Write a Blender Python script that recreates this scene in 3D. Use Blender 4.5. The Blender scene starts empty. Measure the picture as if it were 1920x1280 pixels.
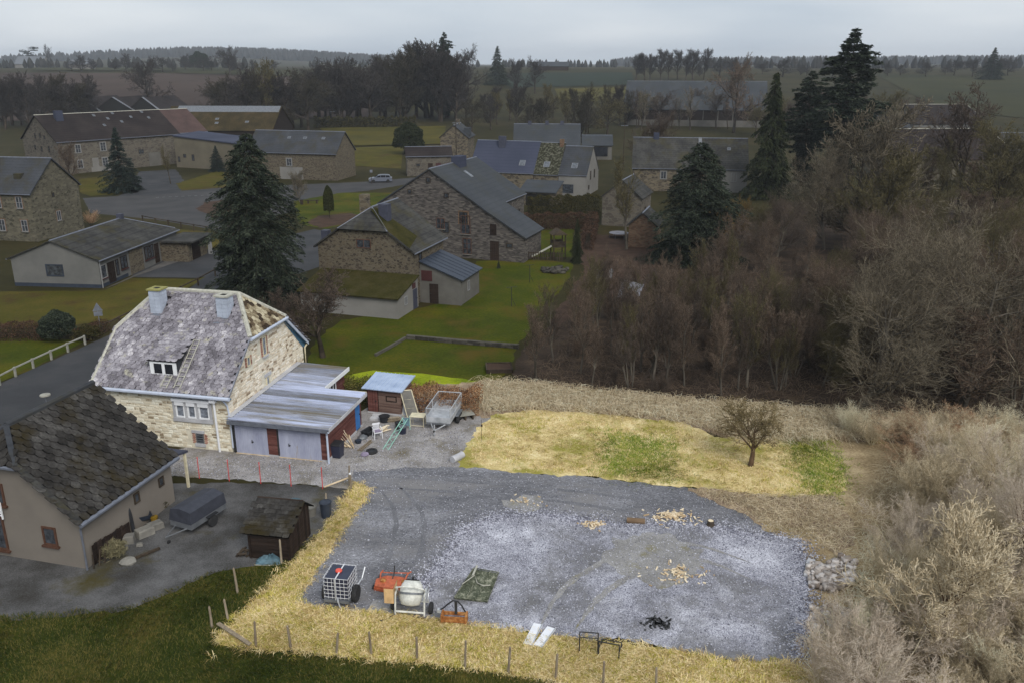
import bpy, math, random
import numpy as np
from mathutils import Vector, Matrix
from mathutils.geometry import tessellate_polygon

R = math.radians
scene = bpy.context.scene
COL = scene.collection

# ------------------------------------------------------------------ camera
CAM_H, CAM_P, CAM_F = 22.0, R(18.0), 1600.0
cam_data = bpy.data.cameras.new("camera")
cam_data.sensor_fit = 'HORIZONTAL'
cam_data.sensor_width = 36.0
cam_data.lens = 30.0
cam_data.clip_start = 0.5
cam_data.clip_end = 20000.0
cam = bpy.data.objects.new("camera", cam_data)
cam.location = (0, 0, CAM_H)
cam.rotation_euler = (R(90) - CAM_P, 0, 0)
COL.objects.link(cam)
scene.camera = cam

# ------------------------------------------------------------------ sky and sun
SUN_EL, SUN_AZ = R(42), R(153)          # azimuth clockwise from +Y: behind the camera, to its right
world = bpy.data.worlds.new("World")
scene.world = world
world.use_nodes = True
wn, wl = world.node_tree.nodes, world.node_tree.links
wn.clear()
w_out = wn.new('ShaderNodeOutputWorld')
w_bg = wn.new('ShaderNodeBackground')
w_sky = wn.new('ShaderNodeTexSky')
w_sky.sky_type = 'NISHITA'
w_sky.sun_disc = False
w_sky.sun_elevation = SUN_EL
w_sky.sun_rotation = SUN_AZ
w_sky.air_density = 1.0
w_sky.dust_density = 2.0
w_tc = wn.new('ShaderNodeTexCoord')
w_sep = wn.new('ShaderNodeSeparateXYZ')
wl.new(w_tc.outputs['Generated'], w_sep.inputs[0])
w_add = wn.new('ShaderNodeMath'); w_add.operation = 'ADD'; w_add.inputs[1].default_value = 0.16
wl.new(w_sep.outputs['Z'], w_add.inputs[0])
w_max = wn.new('ShaderNodeMath'); w_max.operation = 'MAXIMUM'; w_max.inputs[1].default_value = 0.05
wl.new(w_add.outputs[0], w_max.inputs[0])
w_dx = wn.new('ShaderNodeMath'); w_dx.operation = 'DIVIDE'
w_dy = wn.new('ShaderNodeMath'); w_dy.operation = 'DIVIDE'
wl.new(w_sep.outputs['X'], w_dx.inputs[0]); wl.new(w_max.outputs[0], w_dx.inputs[1])
wl.new(w_sep.outputs['Y'], w_dy.inputs[0]); wl.new(w_max.outputs[0], w_dy.inputs[1])
w_cmb = wn.new('ShaderNodeCombineXYZ')
wl.new(w_dx.outputs[0], w_cmb.inputs[0]); wl.new(w_dy.outputs[0], w_cmb.inputs[1])
w_noise = wn.new('ShaderNodeTexNoise')
w_noise.inputs['Scale'].default_value = 0.55
w_noise.inputs['Detail'].default_value = 5.0
w_noise.inputs['Roughness'].default_value = 0.42
wl.new(w_cmb.outputs[0], w_noise.inputs['Vector'])
w_ramp = wn.new('ShaderNodeValToRGB')
w_ramp.color_ramp.elements[0].position = 0.36
w_ramp.color_ramp.elements[0].color = (0.330, 0.380, 0.440, 1)
w_ramp.color_ramp.elements[1].position = 0.66
w_ramp.color_ramp.elements[1].color = (0.500, 0.528, 0.556, 1)
wl.new(w_noise.outputs['Fac'], w_ramp.inputs[0])
w_scale = wn.new('ShaderNodeVectorMath'); w_scale.operation = 'SCALE'
w_scale.inputs['Scale'].default_value = 10.0
wl.new(w_ramp.outputs[0], w_scale.inputs[0])
w_mix = wn.new('ShaderNodeMix'); w_mix.data_type = 'RGBA'
w_mix.inputs['Factor'].default_value = 0.93          # closed cloud cover in front of the sky
wl.new(w_sky.outputs[0], w_mix.inputs['A'])
wl.new(w_scale.outputs[0], w_mix.inputs['B'])
w_bg.inputs['Strength'].default_value = 0.1
wl.new(w_mix.outputs['Result'], w_bg.inputs['Color'])
wl.new(w_bg.outputs[0], w_out.inputs['Surface'])

sun_data = bpy.data.lights.new("sun", 'SUN')
sun_data.energy = 1.5
sun_data.angle = R(30)
sun_data.color = (1.0, 0.965, 0.91)
sun = bpy.data.objects.new("sun", sun_data)
sd = Vector((math.sin(SUN_AZ) * math.cos(SUN_EL), math.cos(SUN_AZ) * math.cos(SUN_EL), math.sin(SUN_EL)))
sun.rotation_euler = sd.to_track_quat('Z', 'Y').to_euler()
sun.location = sd * 100
COL.objects.link(sun)

vs = scene.view_settings
vs.view_transform = 'Standard'
vs.look = 'None'
vs.exposure = 0.7
vs.gamma = 1.0
scene.display_settings.display_device = 'sRGB'
scene.render.engine = 'CYCLES'
scene.cycles.max_bounces = 5
scene.cycles.diffuse_bounces = 3
scene.cycles.glossy_bounces = 2
scene.cycles.transmission_bounces = 2
scene.cycles.volume_bounces = 0
scene.cycles.use_denoising = True
scene.cycles.sample_clamp_indirect = 4.0

# ------------------------------------------------------------------ survey helpers
_cp, _sp = math.cos(CAM_P), math.sin(CAM_P)

def tz(x, y):
    """height of the land"""
    r = min(max((y - 225.0) / 500.0, 0.0), 1.0)
    z = 18.0 * r * r * (3 - 2 * r)
    h = min(max((y - 1100.0) / 1300.0, 0.0), 1.0)
    h = h * h * (3 - 2 * h)
    z += h * (25 * math.exp(-((x + 720) / 330.0) ** 2) + 8 * math.exp(-((x - 1300) / 800.0) ** 2) - 2)
    return z

def ray(u, v):
    a, b = (u - 960) / CAM_F, (v - 640) / CAM_F
    return (a, _cp - b * _sp, -_sp - b * _cp)

def G(u, v, z=0.0):
    """point of the survey photograph on the level z"""
    d = ray(u, v)
    t = (z - CAM_H) / d[2]
    return Vector((d[0] * t, d[1] * t, z))

def GT(u, v):
    """point on the land"""
    d = ray(u, v)
    t = 20.0
    for i in range(6000):
        x, y, z = d[0] * t, d[1] * t, CAM_H + d[2] * t
        if z <= tz(x, y):
            break
        t += 0.5 + t * 0.0015
        if t > 6000:
            break
    return Vector((x, y, tz(x, y)))

def HT(y, v):
    """level seen at row v above a point at distance y"""
    b = (v - 640) / CAM_F
    return CAM_H + (-b * y * _cp - y * _sp) / (_cp - b * _sp)

# ------------------------------------------------------------------ mesh helpers
def mesh_np(name, V, F):
    V = np.asarray(V, dtype=np.float32)
    F = np.asarray(F, dtype=np.int32)
    me = bpy.data.meshes.new(name)
    k = F.shape[1]
    me.vertices.add(len(V)); me.vertices.foreach_set('co', V.ravel())
    me.loops.add(F.size); me.loops.foreach_set('vertex_index', F.ravel())
    me.polygons.add(len(F)); me.polygons.foreach_set('loop_start', np.arange(0, F.size, k, dtype=np.int32))
    me.update(calc_edges=True)
    return me

def link(name, me, mat=None, parent=None, mx=None):
    o = bpy.data.objects.new(name, me)
    COL.objects.link(o)
    if mat is not None and me is not None and not me.materials:
        me.materials.append(mat)
    if parent is not None:
        o.parent = parent
    if mx is not None:
        o.matrix_basis = mx
    return o

def tag(o, label=None, cat=None, group=None, kind=None):
    if label: o['label'] = label
    if cat: o['category'] = cat
    if group: o['group'] = group
    if kind: o['kind'] = kind
    return o

def thing(name, label, cat, loc=(0, 0, 0), rotz=0.0, group=None):
    o = bpy.data.objects.new(name, None)
    o.empty_display_size = 0.3
    COL.objects.link(o)
    o.location = loc
    o.rotation_euler = (0, 0, rotz)
    return tag(o, label, cat, group)

def copy_tree(o, parent=None):
    c = o.copy()
    COL.objects.link(c)
    c.parent = parent
    for ch in list(o.children):
        copy_tree(ch, c)
    return c

class MB:
    def __init__(s):
        s.v, s.f = [], []
    def add(s, vs_, fs_):
        b = len(s.v)
        s.v += [tuple(p) for p in vs_]
        s.f += [tuple(i + b for i in f) for f in fs_]
        return s
    def box(s, c, d, m=None):
        x, y, z = d[0] / 2, d[1] / 2, d[2] / 2
        P = [Vector(p) for p in ((-x, -y, -z), (x, -y, -z), (x, y, -z), (-x, y, -z), (-x, -y, z), (x, -y, z), (x, y, z), (-x, y, z))]
        if m is not None: P = [m @ p for p in P]
        c = Vector(c)
        return s.add([p + c for p in P], [(0, 3, 2, 1), (4, 5, 6, 7), (0, 1, 5, 4), (1, 2, 6, 5), (2, 3, 7, 6), (3, 0, 4, 7)])
    def bb(s, x0, x1, y0, y1, z0, z1):
        return s.box(((x0 + x1) / 2, (y0 + y1) / 2, (z0 + z1) / 2), (abs(x1 - x0), abs(y1 - y0), abs(z1 - z0)))
    def tube(s, pts, r, n=6, r1=None):
        pts = [Vector(p) for p in pts]
        k = len(pts)
        V, Fs = [], []
        for i, p in enumerate(pts):
            d = (pts[min(i + 1, k - 1)] - pts[max(i - 1, 0)]).normalized()
            a = d.cross(Vector((0, 0, 1)))
            if a.length < 1e-3: a = d.cross(Vector((1, 0, 0)))
            a.normalize(); b = d.cross(a)
            rr = r if r1 is None else r + (r1 - r) * i / max(1, k - 1)
            for j in range(n):
                t = 2 * math.pi * (j + .5) / n
                V.append(p + (a * math.cos(t) + b * math.sin(t)) * rr)
        for i in range(k - 1):
            for j in range(n):
                j2 = (j + 1) % n
                Fs.append((i * n + j, i * n + j2, (i + 1) * n + j2, (i + 1) * n + j))
        Fs.append(tuple(range(n))); Fs.append(tuple(reversed(range((k - 1) * n, k * n))))
        return s.add(V, Fs)
    def lathe(s, prof, c=(0, 0, 0), m=None, n=16):
        V, Fs = [], []
        c = Vector(c)
        for (r, z) in prof:
            for j in range(n):
                t = 2 * math.pi * j / n
                p = Vector((r * math.cos(t), r * math.sin(t), z))
                if m is not None: p = m @ p
                V.append(p + c)
        k = len(prof)
        for i in range(k - 1):
            for j in range(n):
                j2 = (j + 1) % n
                Fs.append((i * n + j, i * n + j2, (i + 1) * n + j2, (i + 1) * n + j))
        Fs.append(tuple(reversed(range(n)))); Fs.append(tuple(range((k - 1) * n, k * n)))
        return s.add(V, Fs)
    def prism(s, poly, off):
        """polygon (3-D points) thickened by the vector off"""
        poly = [Vector(p) for p in poly]; off = Vector(off); n = len(poly)
        V = poly + [p + off for p in poly]
        Fs = [tuple(reversed(range(n))), tuple(range(n, 2 * n))]
        for i in range(n):
            j = (i + 1) % n
            Fs.append((i, j, n + j, n + i))
        return s.add(V, Fs)
    def mesh(s, name, smooth=False):
        me = bpy.data.meshes.new(name)
        me.from_pydata(s.v, [], s.f)
        me.update()
        if smooth: me.polygons.foreach_set('use_smooth', [True] * len(me.polygons))
        return me
    def build(s, name, mat, parent=None, smooth=False, mx=None):
        return link(name, s.mesh(name, smooth), mat, parent, mx)

def poly_np(poly):
    return np.array([(p[0], p[1]) for p in poly])

def inside(P, poly):
    x, y = P[:, 0], P[:, 1]
    c = np.zeros(len(P), bool)
    n = len(poly)
    for i in range(n):
        x1, y1 = poly[i]; x2, y2 = poly[(i + 1) % n]
        if y1 == y2: continue
        m = ((y1 > y) != (y2 > y)) & (x < (x2 - x1) * (y - y1) / (y2 - y1) + x1)
        c ^= m
    return c

def scatter(poly, n, rng):
    poly = np.asarray(poly, float)
    lo, hi = poly.min(0), poly.max(0)
    out = np.zeros((0, 2))
    while len(out) < n:
        P = lo + rng.random((n * 2, 2)) * (hi - lo)
        out = np.vstack([out, P[inside(P, poly)]])
    return out[:n]

# ------------------------------------------------------------------ materials
def srgb(c):
    return tuple(((x / 255.0) / 12.92 if x / 255.0 <= 0.04045 else ((x / 255.0 + 0.055) / 1.055) ** 2.4) for x in c)

def A(r, g, b, k=1.0):
    return tuple(min(0.85, x * k) for x in srgb((r, g, b))) + (1,)

MATS = {}
def M(name, stops, scale=2.0, detail=5.0, rough=0.9, bump=0.0, bscale=20.0, island=0.0, coord='pos', stretch=(1, 1, 1), metal=0.0, spec=0.06,
      fine=0.0, fscale=30.0, warp=0.0, nrough=0.6, stain=None, sscale=0.6, spos=(0.5, 0.62), rows=None, twosided=False):
    """colour from noise through a ramp of base colours; island shifts it for each separate piece; stain is a second noise-shaped colour"""
    m = bpy.data.materials.new(name)
    m.use_nodes = True
    nt = m.node_tree; n, l = nt.nodes, nt.links
    bs = n['Principled BSDF']
    bs.inputs['Roughness'].default_value = rough
    bs.inputs['Metallic'].default_value = metal
    bs.inputs['Specular IOR Level'].default_value = spec
    if coord == 'pos':
        g = n.new('ShaderNodeNewGeometry'); vec = g.outputs['Position']
    else:
        g = n.new('ShaderNodeTexCoord'); vec = g.outputs['Object']
    mp = n.new('ShaderNodeMapping'); mp.inputs['Scale'].default_value = stretch
    l.new(vec, mp.inputs['Vector']); vec = mp.outputs[0]
    no = n.new('ShaderNodeTexNoise'); no.inputs['Scale'].default_value = scale
    no.inputs['Detail'].default_value = detail; no.inputs['Roughness'].default_value = nrough
    no.inputs['Distortion'].default_value = warp
    l.new(vec, no.inputs['Vector'])
    fac = no.outputs['Fac']
    def math_(op, a, b):
        q = n.new('ShaderNodeMath'); q.operation = op
        for i, x in enumerate((a, b)):
            if isinstance(x, (int, float)): q.inputs[i].default_value = x
            else: l.new(x, q.inputs[i])
        return q.outputs[0]
    if fine:
        f = n.new('ShaderNodeTexNoise'); f.inputs['Scale'].default_value = fscale; f.inputs['Detail'].default_value = 2.0
        l.new(vec, f.inputs['Vector'])
        fac = math_('ADD', fac, math_('MULTIPLY', math_('SUBTRACT', f.outputs['Fac'], 0.5), fine))
    if island:
        ge = n.new('ShaderNodeNewGeometry'); oi = n.new('ShaderNodeObjectInfo')
        rnd = math_('FRACT', math_('ADD', ge.outputs['Random Per Island'], oi.outputs['Random']), 0.0)
        fac = math_('ADD', fac, math_('MULTIPLY', math_('SUBTRACT', rnd, 0.5), island))
    if rows:
        rs = n.new('ShaderNodeSeparateXYZ'); tc2 = n.new('ShaderNodeTexCoord')
        l.new(tc2.outputs['Object'], rs.inputs[0])
        w = math_('FRACT', math_('MULTIPLY', rs.outputs['Z'], rows), 0.0)
        w = math_('LESS_THAN', w, 0.22)
        fac = math_('SUBTRACT', fac, math_('MULTIPLY', w, 0.12))
    rp = n.new('ShaderNodeValToRGB')
    el = rp.color_ramp.elements
    while len(el) < len(stops): el.new(0.5)
    for e, (p, c) in zip(el, stops):
        e.position = p; e.color = c
    l.new(fac, rp.inputs[0])
    colr = rp.outputs[0]
    if stain:
        s2 = n.new('ShaderNodeTexNoise'); s2.inputs['Scale'].default_value = sscale; s2.inputs['Detail'].default_value = 6.0
        s2.inputs['Roughness'].default_value = 0.65
        off = n.new('ShaderNodeVectorMath'); off.operation = 'ADD'; off.inputs[1].default_value = (13.1, 4.7, 8.3)
        l.new(vec, off.inputs[0]); l.new(off.outputs[0], s2.inputs['Vector'])
        mr = n.new('ShaderNodeMapRange'); mr.inputs['From Min'].default_value = spos[0]; mr.inputs['From Max'].default_value = spos[1]
        l.new(s2.outputs['Fac'], mr.inputs['Value'])
        mx = n.new('ShaderNodeMix'); mx.data_type = 'RGBA'
        l.new(mr.outputs[0], mx.inputs['Factor']); l.new(colr, mx.inputs['A']); mx.inputs['B'].default_value = stain
        colr = mx.outputs['Result']
    l.new(colr, bs.inputs['Base Color'])
    if bump:
        b = n.new('ShaderNodeBump'); b.inputs['Strength'].default_value = bump; b.inputs['Distance'].default_value = 0.05
        bn = n.new('ShaderNodeTexNoise'); bn.inputs['Scale'].default_value = bscale; bn.inputs['Detail'].default_value = 4.0
        l.new(vec, bn.inputs['Vector']); l.new(bn.outputs['Fac'], b.inputs['Height']); l.new(b.outputs[0], bs.inputs['Normal'])
    MATS[name] = m
    return m

def flat(name, c, rough=0.6, metal=0.0, spec=0.3, var=0.16, scale=3.0, bump=0.0, bscale=20):
    lo = tuple(x * (1 - var) for x in c[:3]) + (1,)
    hi = tuple(min(.85, x * (1 + var)) for x in c[:3]) + (1,)
    return M(name, [(0.35, lo), (0.65, hi)], scale=scale, rough=rough, metal=metal, spec=spec, bump=bump, bscale=bscale)

def masonry(name, cols, mortar, scale=(2.6, 2.6, 6.0), joint=0.06, rough=0.95, bump=0.5, patch=0.25, pscale=0.35):
    """rubble stone too far off to tell the stones apart: cells of their own colour with mortar between"""
    m = bpy.data.materials.new(name); m.use_nodes = True
    nt = m.node_tree; n, l = nt.nodes, nt.links
    bs = n['Principled BSDF']; bs.inputs['Roughness'].default_value = rough; bs.inputs['Specular IOR Level'].default_value = 0.15
    tc = n.new('ShaderNodeTexCoord'); mp = n.new('ShaderNodeMapping'); mp.inputs['Scale'].default_value = scale
    l.new(tc.outputs['Object'], mp.inputs['Vector'])
    v1 = n.new('ShaderNodeTexVoronoi'); v1.feature = 'F1'; l.new(mp.outputs[0], v1.inputs['Vector']); v1.inputs['Scale'].default_value = 1.0
    v2 = n.new('ShaderNodeTexVoronoi'); v2.feature = 'DISTANCE_TO_EDGE'; l.new(mp.outputs[0], v2.inputs['Vector']); v2.inputs['Scale'].default_value = 1.0
    se = n.new('ShaderNodeSeparateColor'); l.new(v1.outputs['Color'], se.inputs[0])
    pn = n.new('ShaderNodeTexNoise'); pn.inputs['Scale'].default_value = pscale; pn.inputs['Detail'].default_value = 4; l.new(tc.outputs['Object'], pn.inputs['Vector'])
    ma = n.new('ShaderNodeMath'); ma.operation = 'MULTIPLY_ADD'; l.new(pn.outputs['Fac'], ma.inputs[0]); ma.inputs[1].default_value = patch * 2
    sb = n.new('ShaderNodeMath'); sb.operation = 'SUBTRACT'; l.new(se.outputs[0], sb.inputs[0]); sb.inputs[1].default_value = patch
    l.new(sb.outputs[0], ma.inputs[2])
    rp = n.new('ShaderNodeValToRGB'); el = rp.color_ramp.elements
    while len(el) < len(cols): el.new(.5)
    for i, (e, c) in enumerate(zip(el, cols)):
        e.position = i / max(1, len(cols) - 1); e.color = c
    l.new(ma.outputs[0], rp.inputs[0])
    mr = n.new('ShaderNodeMapRange'); mr.inputs['From Min'].default_value = joint * .4; mr.inputs['From Max'].default_value = joint
    l.new(v2.outputs['Distance'], mr.inputs['Value'])
    mx = n.new('ShaderNodeMix'); mx.data_type = 'RGBA'; l.new(mr.outputs[0], mx.inputs['Factor'])
    mx.inputs['A'].default_value = mortar; l.new(rp.outputs[0], mx.inputs['B'])
    l.new(mx.outputs['Result'], bs.inputs['Base Color'])
    b = n.new('ShaderNodeBump'); b.inputs['Strength'].default_value = bump; b.inputs['Distance'].default_value = 0.04
    l.new(mr.outputs[0], b.inputs['Height']); l.new(b.outputs[0], bs.inputs['Normal'])
    MATS[name] = m
    return m

# ground: an overall dimming outside the plot is put into these base colours
M('terrain', [(.3, A(40, 38, 22)), (.5, A(50, 47, 25)), (.7, A(62, 54, 34))], scale=.05, detail=8, bump=.3, bscale=3, fine=.3, fscale=.9)
M('lawn_dark', [(.28, A(38, 47, 15)), (.5, A(54, 60, 20)), (.72, A(86, 78, 36))], scale=.35, detail=8, bump=.6, bscale=9, fine=.5, fscale=7)
M('lawn_olive', [(.3, A(64, 62, 20)), (.5, A(72, 68, 24)), (.7, A(84, 74, 32))], scale=.22, detail=8, bump=.6, bscale=8, fine=.45, fscale=4, stain=A(66, 52, 30), sscale=.3, spos=(.52, .7))
M('lawn_green', [(.3, A(46, 55, 10)), (.5, A(60, 67, 12)), (.7, A(80, 78, 18))], scale=.16, detail=8, bump=.6, bscale=8, fine=.45, fscale=4, stain=A(76, 66, 24), sscale=.25, spos=(.5, .68))
M('lawn_lit', [(.3, A(96, 112, 24)), (.7, A(150, 160, 34))], scale=.5, detail=6, bump=.4, bscale=8, fine=.4, fscale=6)  # lit copy of the garden lawn, its brightness put into the colour
M('meadow_far', [(.3, A(62, 60, 26)), (.7, A(84, 76, 32))], scale=.08, detail=6, bump=.2, bscale=3)
M('pasture_far', [(.3, A(44, 46, 28)), (.7, A(60, 58, 34))], scale=.02, detail=5)
M('pasture_dark', [(.3, A(34, 42, 34)), (.7, A(44, 52, 40))], scale=.02, detail=5)
M('plough', [(.3, A(52, 42, 37)), (.7, A(72, 59, 51))], scale=.012, detail=7, fine=.25, fscale=.3, bump=.2, bscale=2)
M('asphalt', [(.3, A(55, 55, 57)), (.5, A(62, 63, 65)), (.7, A(73, 72, 73))], scale=.25, detail=8, rough=.85, fine=.2, fscale=14, bump=.15, bscale=40)
M('asphalt_light', [(.3, A(60, 60, 61)), (.7, A(76, 75, 75))], scale=.2, detail=8, rough=.85, fine=.2, fscale=14)
M('paving', [(.3, A(78, 76, 74)), (.7, A(100, 97, 94))], scale=.6, detail=5, fine=.2, fscale=10)
M('yard_dirt', [(.28, A(52, 49, 44)), (.45, A(72, 71, 70)), (.64, A(100, 99, 99))], scale=.34, detail=9, bump=.5, bscale=18, fine=.35, fscale=16, stain=A(70, 64, 36), sscale=.22, spos=(.58, .7))
M('gravel_drive', [(.25, A(112, 108, 104)), (.5, A(146, 142, 140)), (.75, A(182, 178, 176))], scale=.5, detail=9, bump=.8, bscale=26, fine=.8, fscale=20, nrough=.7, stain=A(112, 104, 86), sscale=.5, spos=(.52, .7))
M('gravel_dark', [(.25, A(82, 82, 85)), (.5, A(112, 112, 116)), (.75, A(152, 152, 157))], scale=.35, detail=9, bump=.8, bscale=26, fine=.9, fscale=22, nrough=.7, stretch=(.45, 1, 1), stain=A(126, 124, 124), sscale=.5, spos=(.48, .66))
M('gravel_light', [(.24, A(98, 98, 104)), (.5, A(154, 154, 164)), (.76, A(216, 216, 224))], scale=.42, detail=10, bump=.8, bscale=26, fine=1.0, fscale=22, nrough=.72, warp=.6, stain=A(112, 111, 112), sscale=.30, spos=(.47, .66))
M('straw_ground', [(.28, A(160, 138, 82)), (.5, A(200, 178, 116)), (.72, A(222, 204, 150))], scale=.7, detail=8, bump=.8, bscale=12, fine=.5, fscale=9, stain=A(140, 142, 44), sscale=.45, spos=(.52, .66))
M('straw_field', [(.28, A(164, 142, 94)), (.5, A(202, 182, 128)), (.72, A(226, 210, 164))], scale=.55, detail=9, bump=.8, bscale=12, fine=.6, fscale=8, stain=A(142, 136, 66), sscale=.42, spos=(.47, .62))
M('grass_patch', [(.28, A(88, 112, 30)), (.5, A(118, 138, 44)), (.72, A(160, 158, 72))], scale=.8, detail=8, bump=.7, bscale=12, fine=.5, fscale=9)
M('brush_ground', [(.28, A(104, 88, 74)), (.5, A(142, 124, 104)), (.72, A(172, 154, 126))], scale=.7, detail=9, bump=.8, bscale=12, fine=.6, fscale=10, stain=A(132, 120, 54), sscale=.3, spos=(.54, .68))
M('litter_floor', [(.28, A(44, 38, 30)), (.5, A(60, 50, 42)), (.72, A(78, 66, 52))], scale=.5, detail=9, bump=.6, bscale=8, fine=.5, fscale=6)
M('scrub_floor', [(.28, A(118, 102, 76)), (.5, A(150, 132, 102)), (.72, A(178, 160, 126))], scale=.6, detail=9, bump=.7, bscale=10, fine=.6, fscale=8)
M('soil', [(.3, A(58, 46, 38)), (.7, A(78, 62, 52))], scale=.8, detail=7, bump=.5, bscale=10)
M('forest_far', [(.3, A(38, 40, 38)), (.7, A(56, 54, 50))], scale=.03, detail=6)

# building: dimming of village and neighbour walls and roofs is painted in
M('stone_pale', [(.12, A(146, 130, 108)), (.3, A(200, 188, 164)), (.6, A(222, 213, 192)), (.85, A(232, 228, 212))], scale=1.3, detail=4, rough=.95, island=.75, fine=.25, fscale=14, bump=.35, bscale=22)
M('stone_pale_warm', [(.12, A(142, 124, 104)), (.3, A(200, 184, 162)), (.6, A(222, 210, 190)), (.85, A(232, 224, 210))], scale=1.3, detail=4, rough=.95, island=.75, fine=.25, fscale=14, bump=.35, bscale=22)
M('mortar_pale', [(.3, A(196, 188, 168)), (.7, A(222, 216, 198))], scale=2.5, detail=5, rough=.95, bump=.3, bscale=18)
M('slate_lichen', [(.16, A(78, 75, 78)), (.4, A(116, 112, 118)), (.62, A(150, 146, 152)), (.85, A(204, 200, 202))], scale=.9, detail=8, rough=.85, island=.26, fine=.5, fscale=9, bump=.3, bscale=30, stain=A(168, 164, 148), sscale=1.6, spos=(.58, .7))
M('slate_moss', [(.2, A(60, 50, 40)), (.45, A(98, 84, 66)), (.65, A(140, 128, 104)), (.85, A(186, 176, 150))], scale=1.6, detail=7, rough=.9, island=.7, fine=.4, fscale=9, bump=.4, bscale=24)
M('slate_bed', [(.3, A(34, 32, 34)), (.7, A(54, 51, 54))], scale=2, rough=.9)
M('tile_dark', [(.18, A(30, 29, 28)), (.42, A(50, 48, 46)), (.62, A(66, 64, 62)), (.85, A(92, 90, 86))], scale=.7, detail=7, rough=.9, island=.28, fine=.5, fscale=8, bump=.4, bscale=24, stain=A(48, 42, 26), sscale=.5, spos=(.5, .66))
M('tile_bed', [(.3, A(14, 13, 12)), (.7, A(22, 21, 20))], scale=2, rough=.95)
M('slate_grey', [(.3, A(54, 56, 60)), (.7, A(70, 72, 76))], scale=.3, detail=7, rough=.7, fine=.35, fscale=4, rows=3.2, coord='obj', stain=A(60, 58, 50), sscale=.4, spos=(.5, .7))
M('slate_cool', [(.3, A(57, 60, 64)), (.7, A(70, 73, 77))], scale=.2, detail=7, rough=.7, fine=.3, fscale=3, rows=2.6, coord='obj', stain=A(62, 63, 60), sscale=.35, spos=(.5, .7))
M('slate_old', [(.3, A(46, 46, 46)), (.7, A(74, 73, 70))], scale=.5, detail=7, rough=.85, fine=.4, fscale=3, rows=3.0, coord='obj', stain=A(64, 60, 40), sscale=.4, spos=(.52, .7))
M('slate_brown', [(.3, A(38, 34, 34)), (.7, A(56, 50, 48))], scale=.25, detail=8, rough=.85, fine=.3, fscale=3, rows=2.6, coord='obj')
M('slate_blue', [(.3, A(56, 60, 74)), (.7, A(68, 71, 86))], scale=.15, detail=6, rough=.7, fine=.15, fscale=3, rows=2.0, coord='obj')
M('moss_roof', [(.3, A(38, 38, 18)), (.5, A(54, 52, 24)), (.7, A(66, 60, 38))], scale=.6, detail=9, rough=.95, fine=.4, fscale=6, bump=.5, bscale=8)
M('moss_spots', [(.4, A(40, 40, 28)), (.5, A(54, 54, 42)), (.6, A(92, 91, 80))], scale=2.6, detail=9, rough=.95, fine=.5, fscale=5, bump=.5, bscale=6)
M('rust_roof', [(.3, A(66, 54, 52)), (.7, A(84, 68, 64))], scale=.4, detail=7, rough=.8, stretch=(1, 1, 1), fine=.3, fscale=3)
masonry('stone_far', [A(50, 46, 40, 1.5), A(66, 60, 52, 1.5), A(82, 74, 60, 1.5), A(94, 86, 72, 1.5)], A(90, 84, 74, 1.5), scale=(1.9, 1.9, 4.0), joint=.07)
masonry('stone_farm', [A(66, 61, 55, 1.35), A(76, 71, 64, 1.35), A(88, 82, 73, 1.35)], A(90, 86, 78, 1.35), scale=(1.3, 1.3, 2.6), joint=.07, patch=.35)
masonry('stone_left', [A(54, 52, 44, 1.3), A(72, 69, 59, 1.3), A(82, 78, 66, 1.3), A(95, 90, 77, 1.3)], A(86, 82, 70, 1.3), scale=(2.0, 2.0, 4.0), joint=.08, patch=.2)
masonry('stone_brown', [A(54, 48, 42, 1.3), A(70, 62, 53, 1.3), A(82, 74, 61, 1.3), A(92, 84, 70, 1.3)], A(90, 84, 72, 1.3), scale=(3.2, 3.2, 5.6), joint=.10, patch=.18)
masonry('stone_grey', [A(50, 47, 45, 1.5), A(64, 60, 58, 1.5), A(78, 73, 69, 1.5), A(90, 85, 80, 1.5)], A(72, 69, 65, 1.5), scale=(2.2, 2.2, 7.5), joint=.07)
masonry('brick_wall', [A(74, 58, 46, 1.5), A(92, 70, 56, 1.5), A(100, 82, 66, 1.5)], A(84, 76, 64, 1.5), scale=(2.6, 2.6, 6.5), joint=.08)
M('render_grey', [(.3, A(84, 84, 82, 1.35)), (.7, A(98, 97, 94, 1.35))], scale=.4, detail=6, rough=.95, bump=.08, bscale=30)
M('render_beige', [(.3, A(88, 83, 77, 1.6)), (.7, A(100, 94, 87, 1.6))], scale=.35, detail=6, rough=.95, bump=.1, bscale=30)
M('render_cream', [(.3, A(86, 81, 70, 1.25)), (.7, A(100, 94, 81, 1.25))], scale=.3, detail=6, rough=.95)
M('render_white', [(.3, A(100, 98, 94, 1.3)), (.7, A(116, 114, 110, 1.3))], scale=.3, detail=6, rough=.95)
M('render_block', [(.3, A(72, 70, 66, 1.5)), (.7, A(88, 86, 82, 1.5))], scale=.5, detail=7, rough=.95, bump=.15, bscale=14)
flat('plinth_dark', A(40, 46, 56, 1.3), rough=.8)
M('concrete', [(.3, A(168, 168, 172, .9)), (.7, A(200, 200, 202, .9))], scale=1.2, detail=7, rough=.92, fine=.3, fscale=14, bump=.15, bscale=24)
M('concrete_dull', [(.3, A(84, 82, 78, 1.4)), (.7, A(104, 102, 96, 1.4))], scale=1.2, detail=7, rough=.92, fine=.3, fscale=14, bump=.15, bscale=24)
flat('white_paint', (.78, .79, .80, 1), rough=.5, var=.05)
flat('white_plastic', (.74, .75, .78, 1), rough=.4, var=.05)
flat('gutter_blue', A(186, 194, 210, .95), rough=.45, var=.10, scale=1.5)
flat('blue_paint', A(64, 124, 190, .8), rough=.5, var=.12)
flat('soffit_blue', A(74, 112, 138, .9), rough=.6, var=.12)
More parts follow.
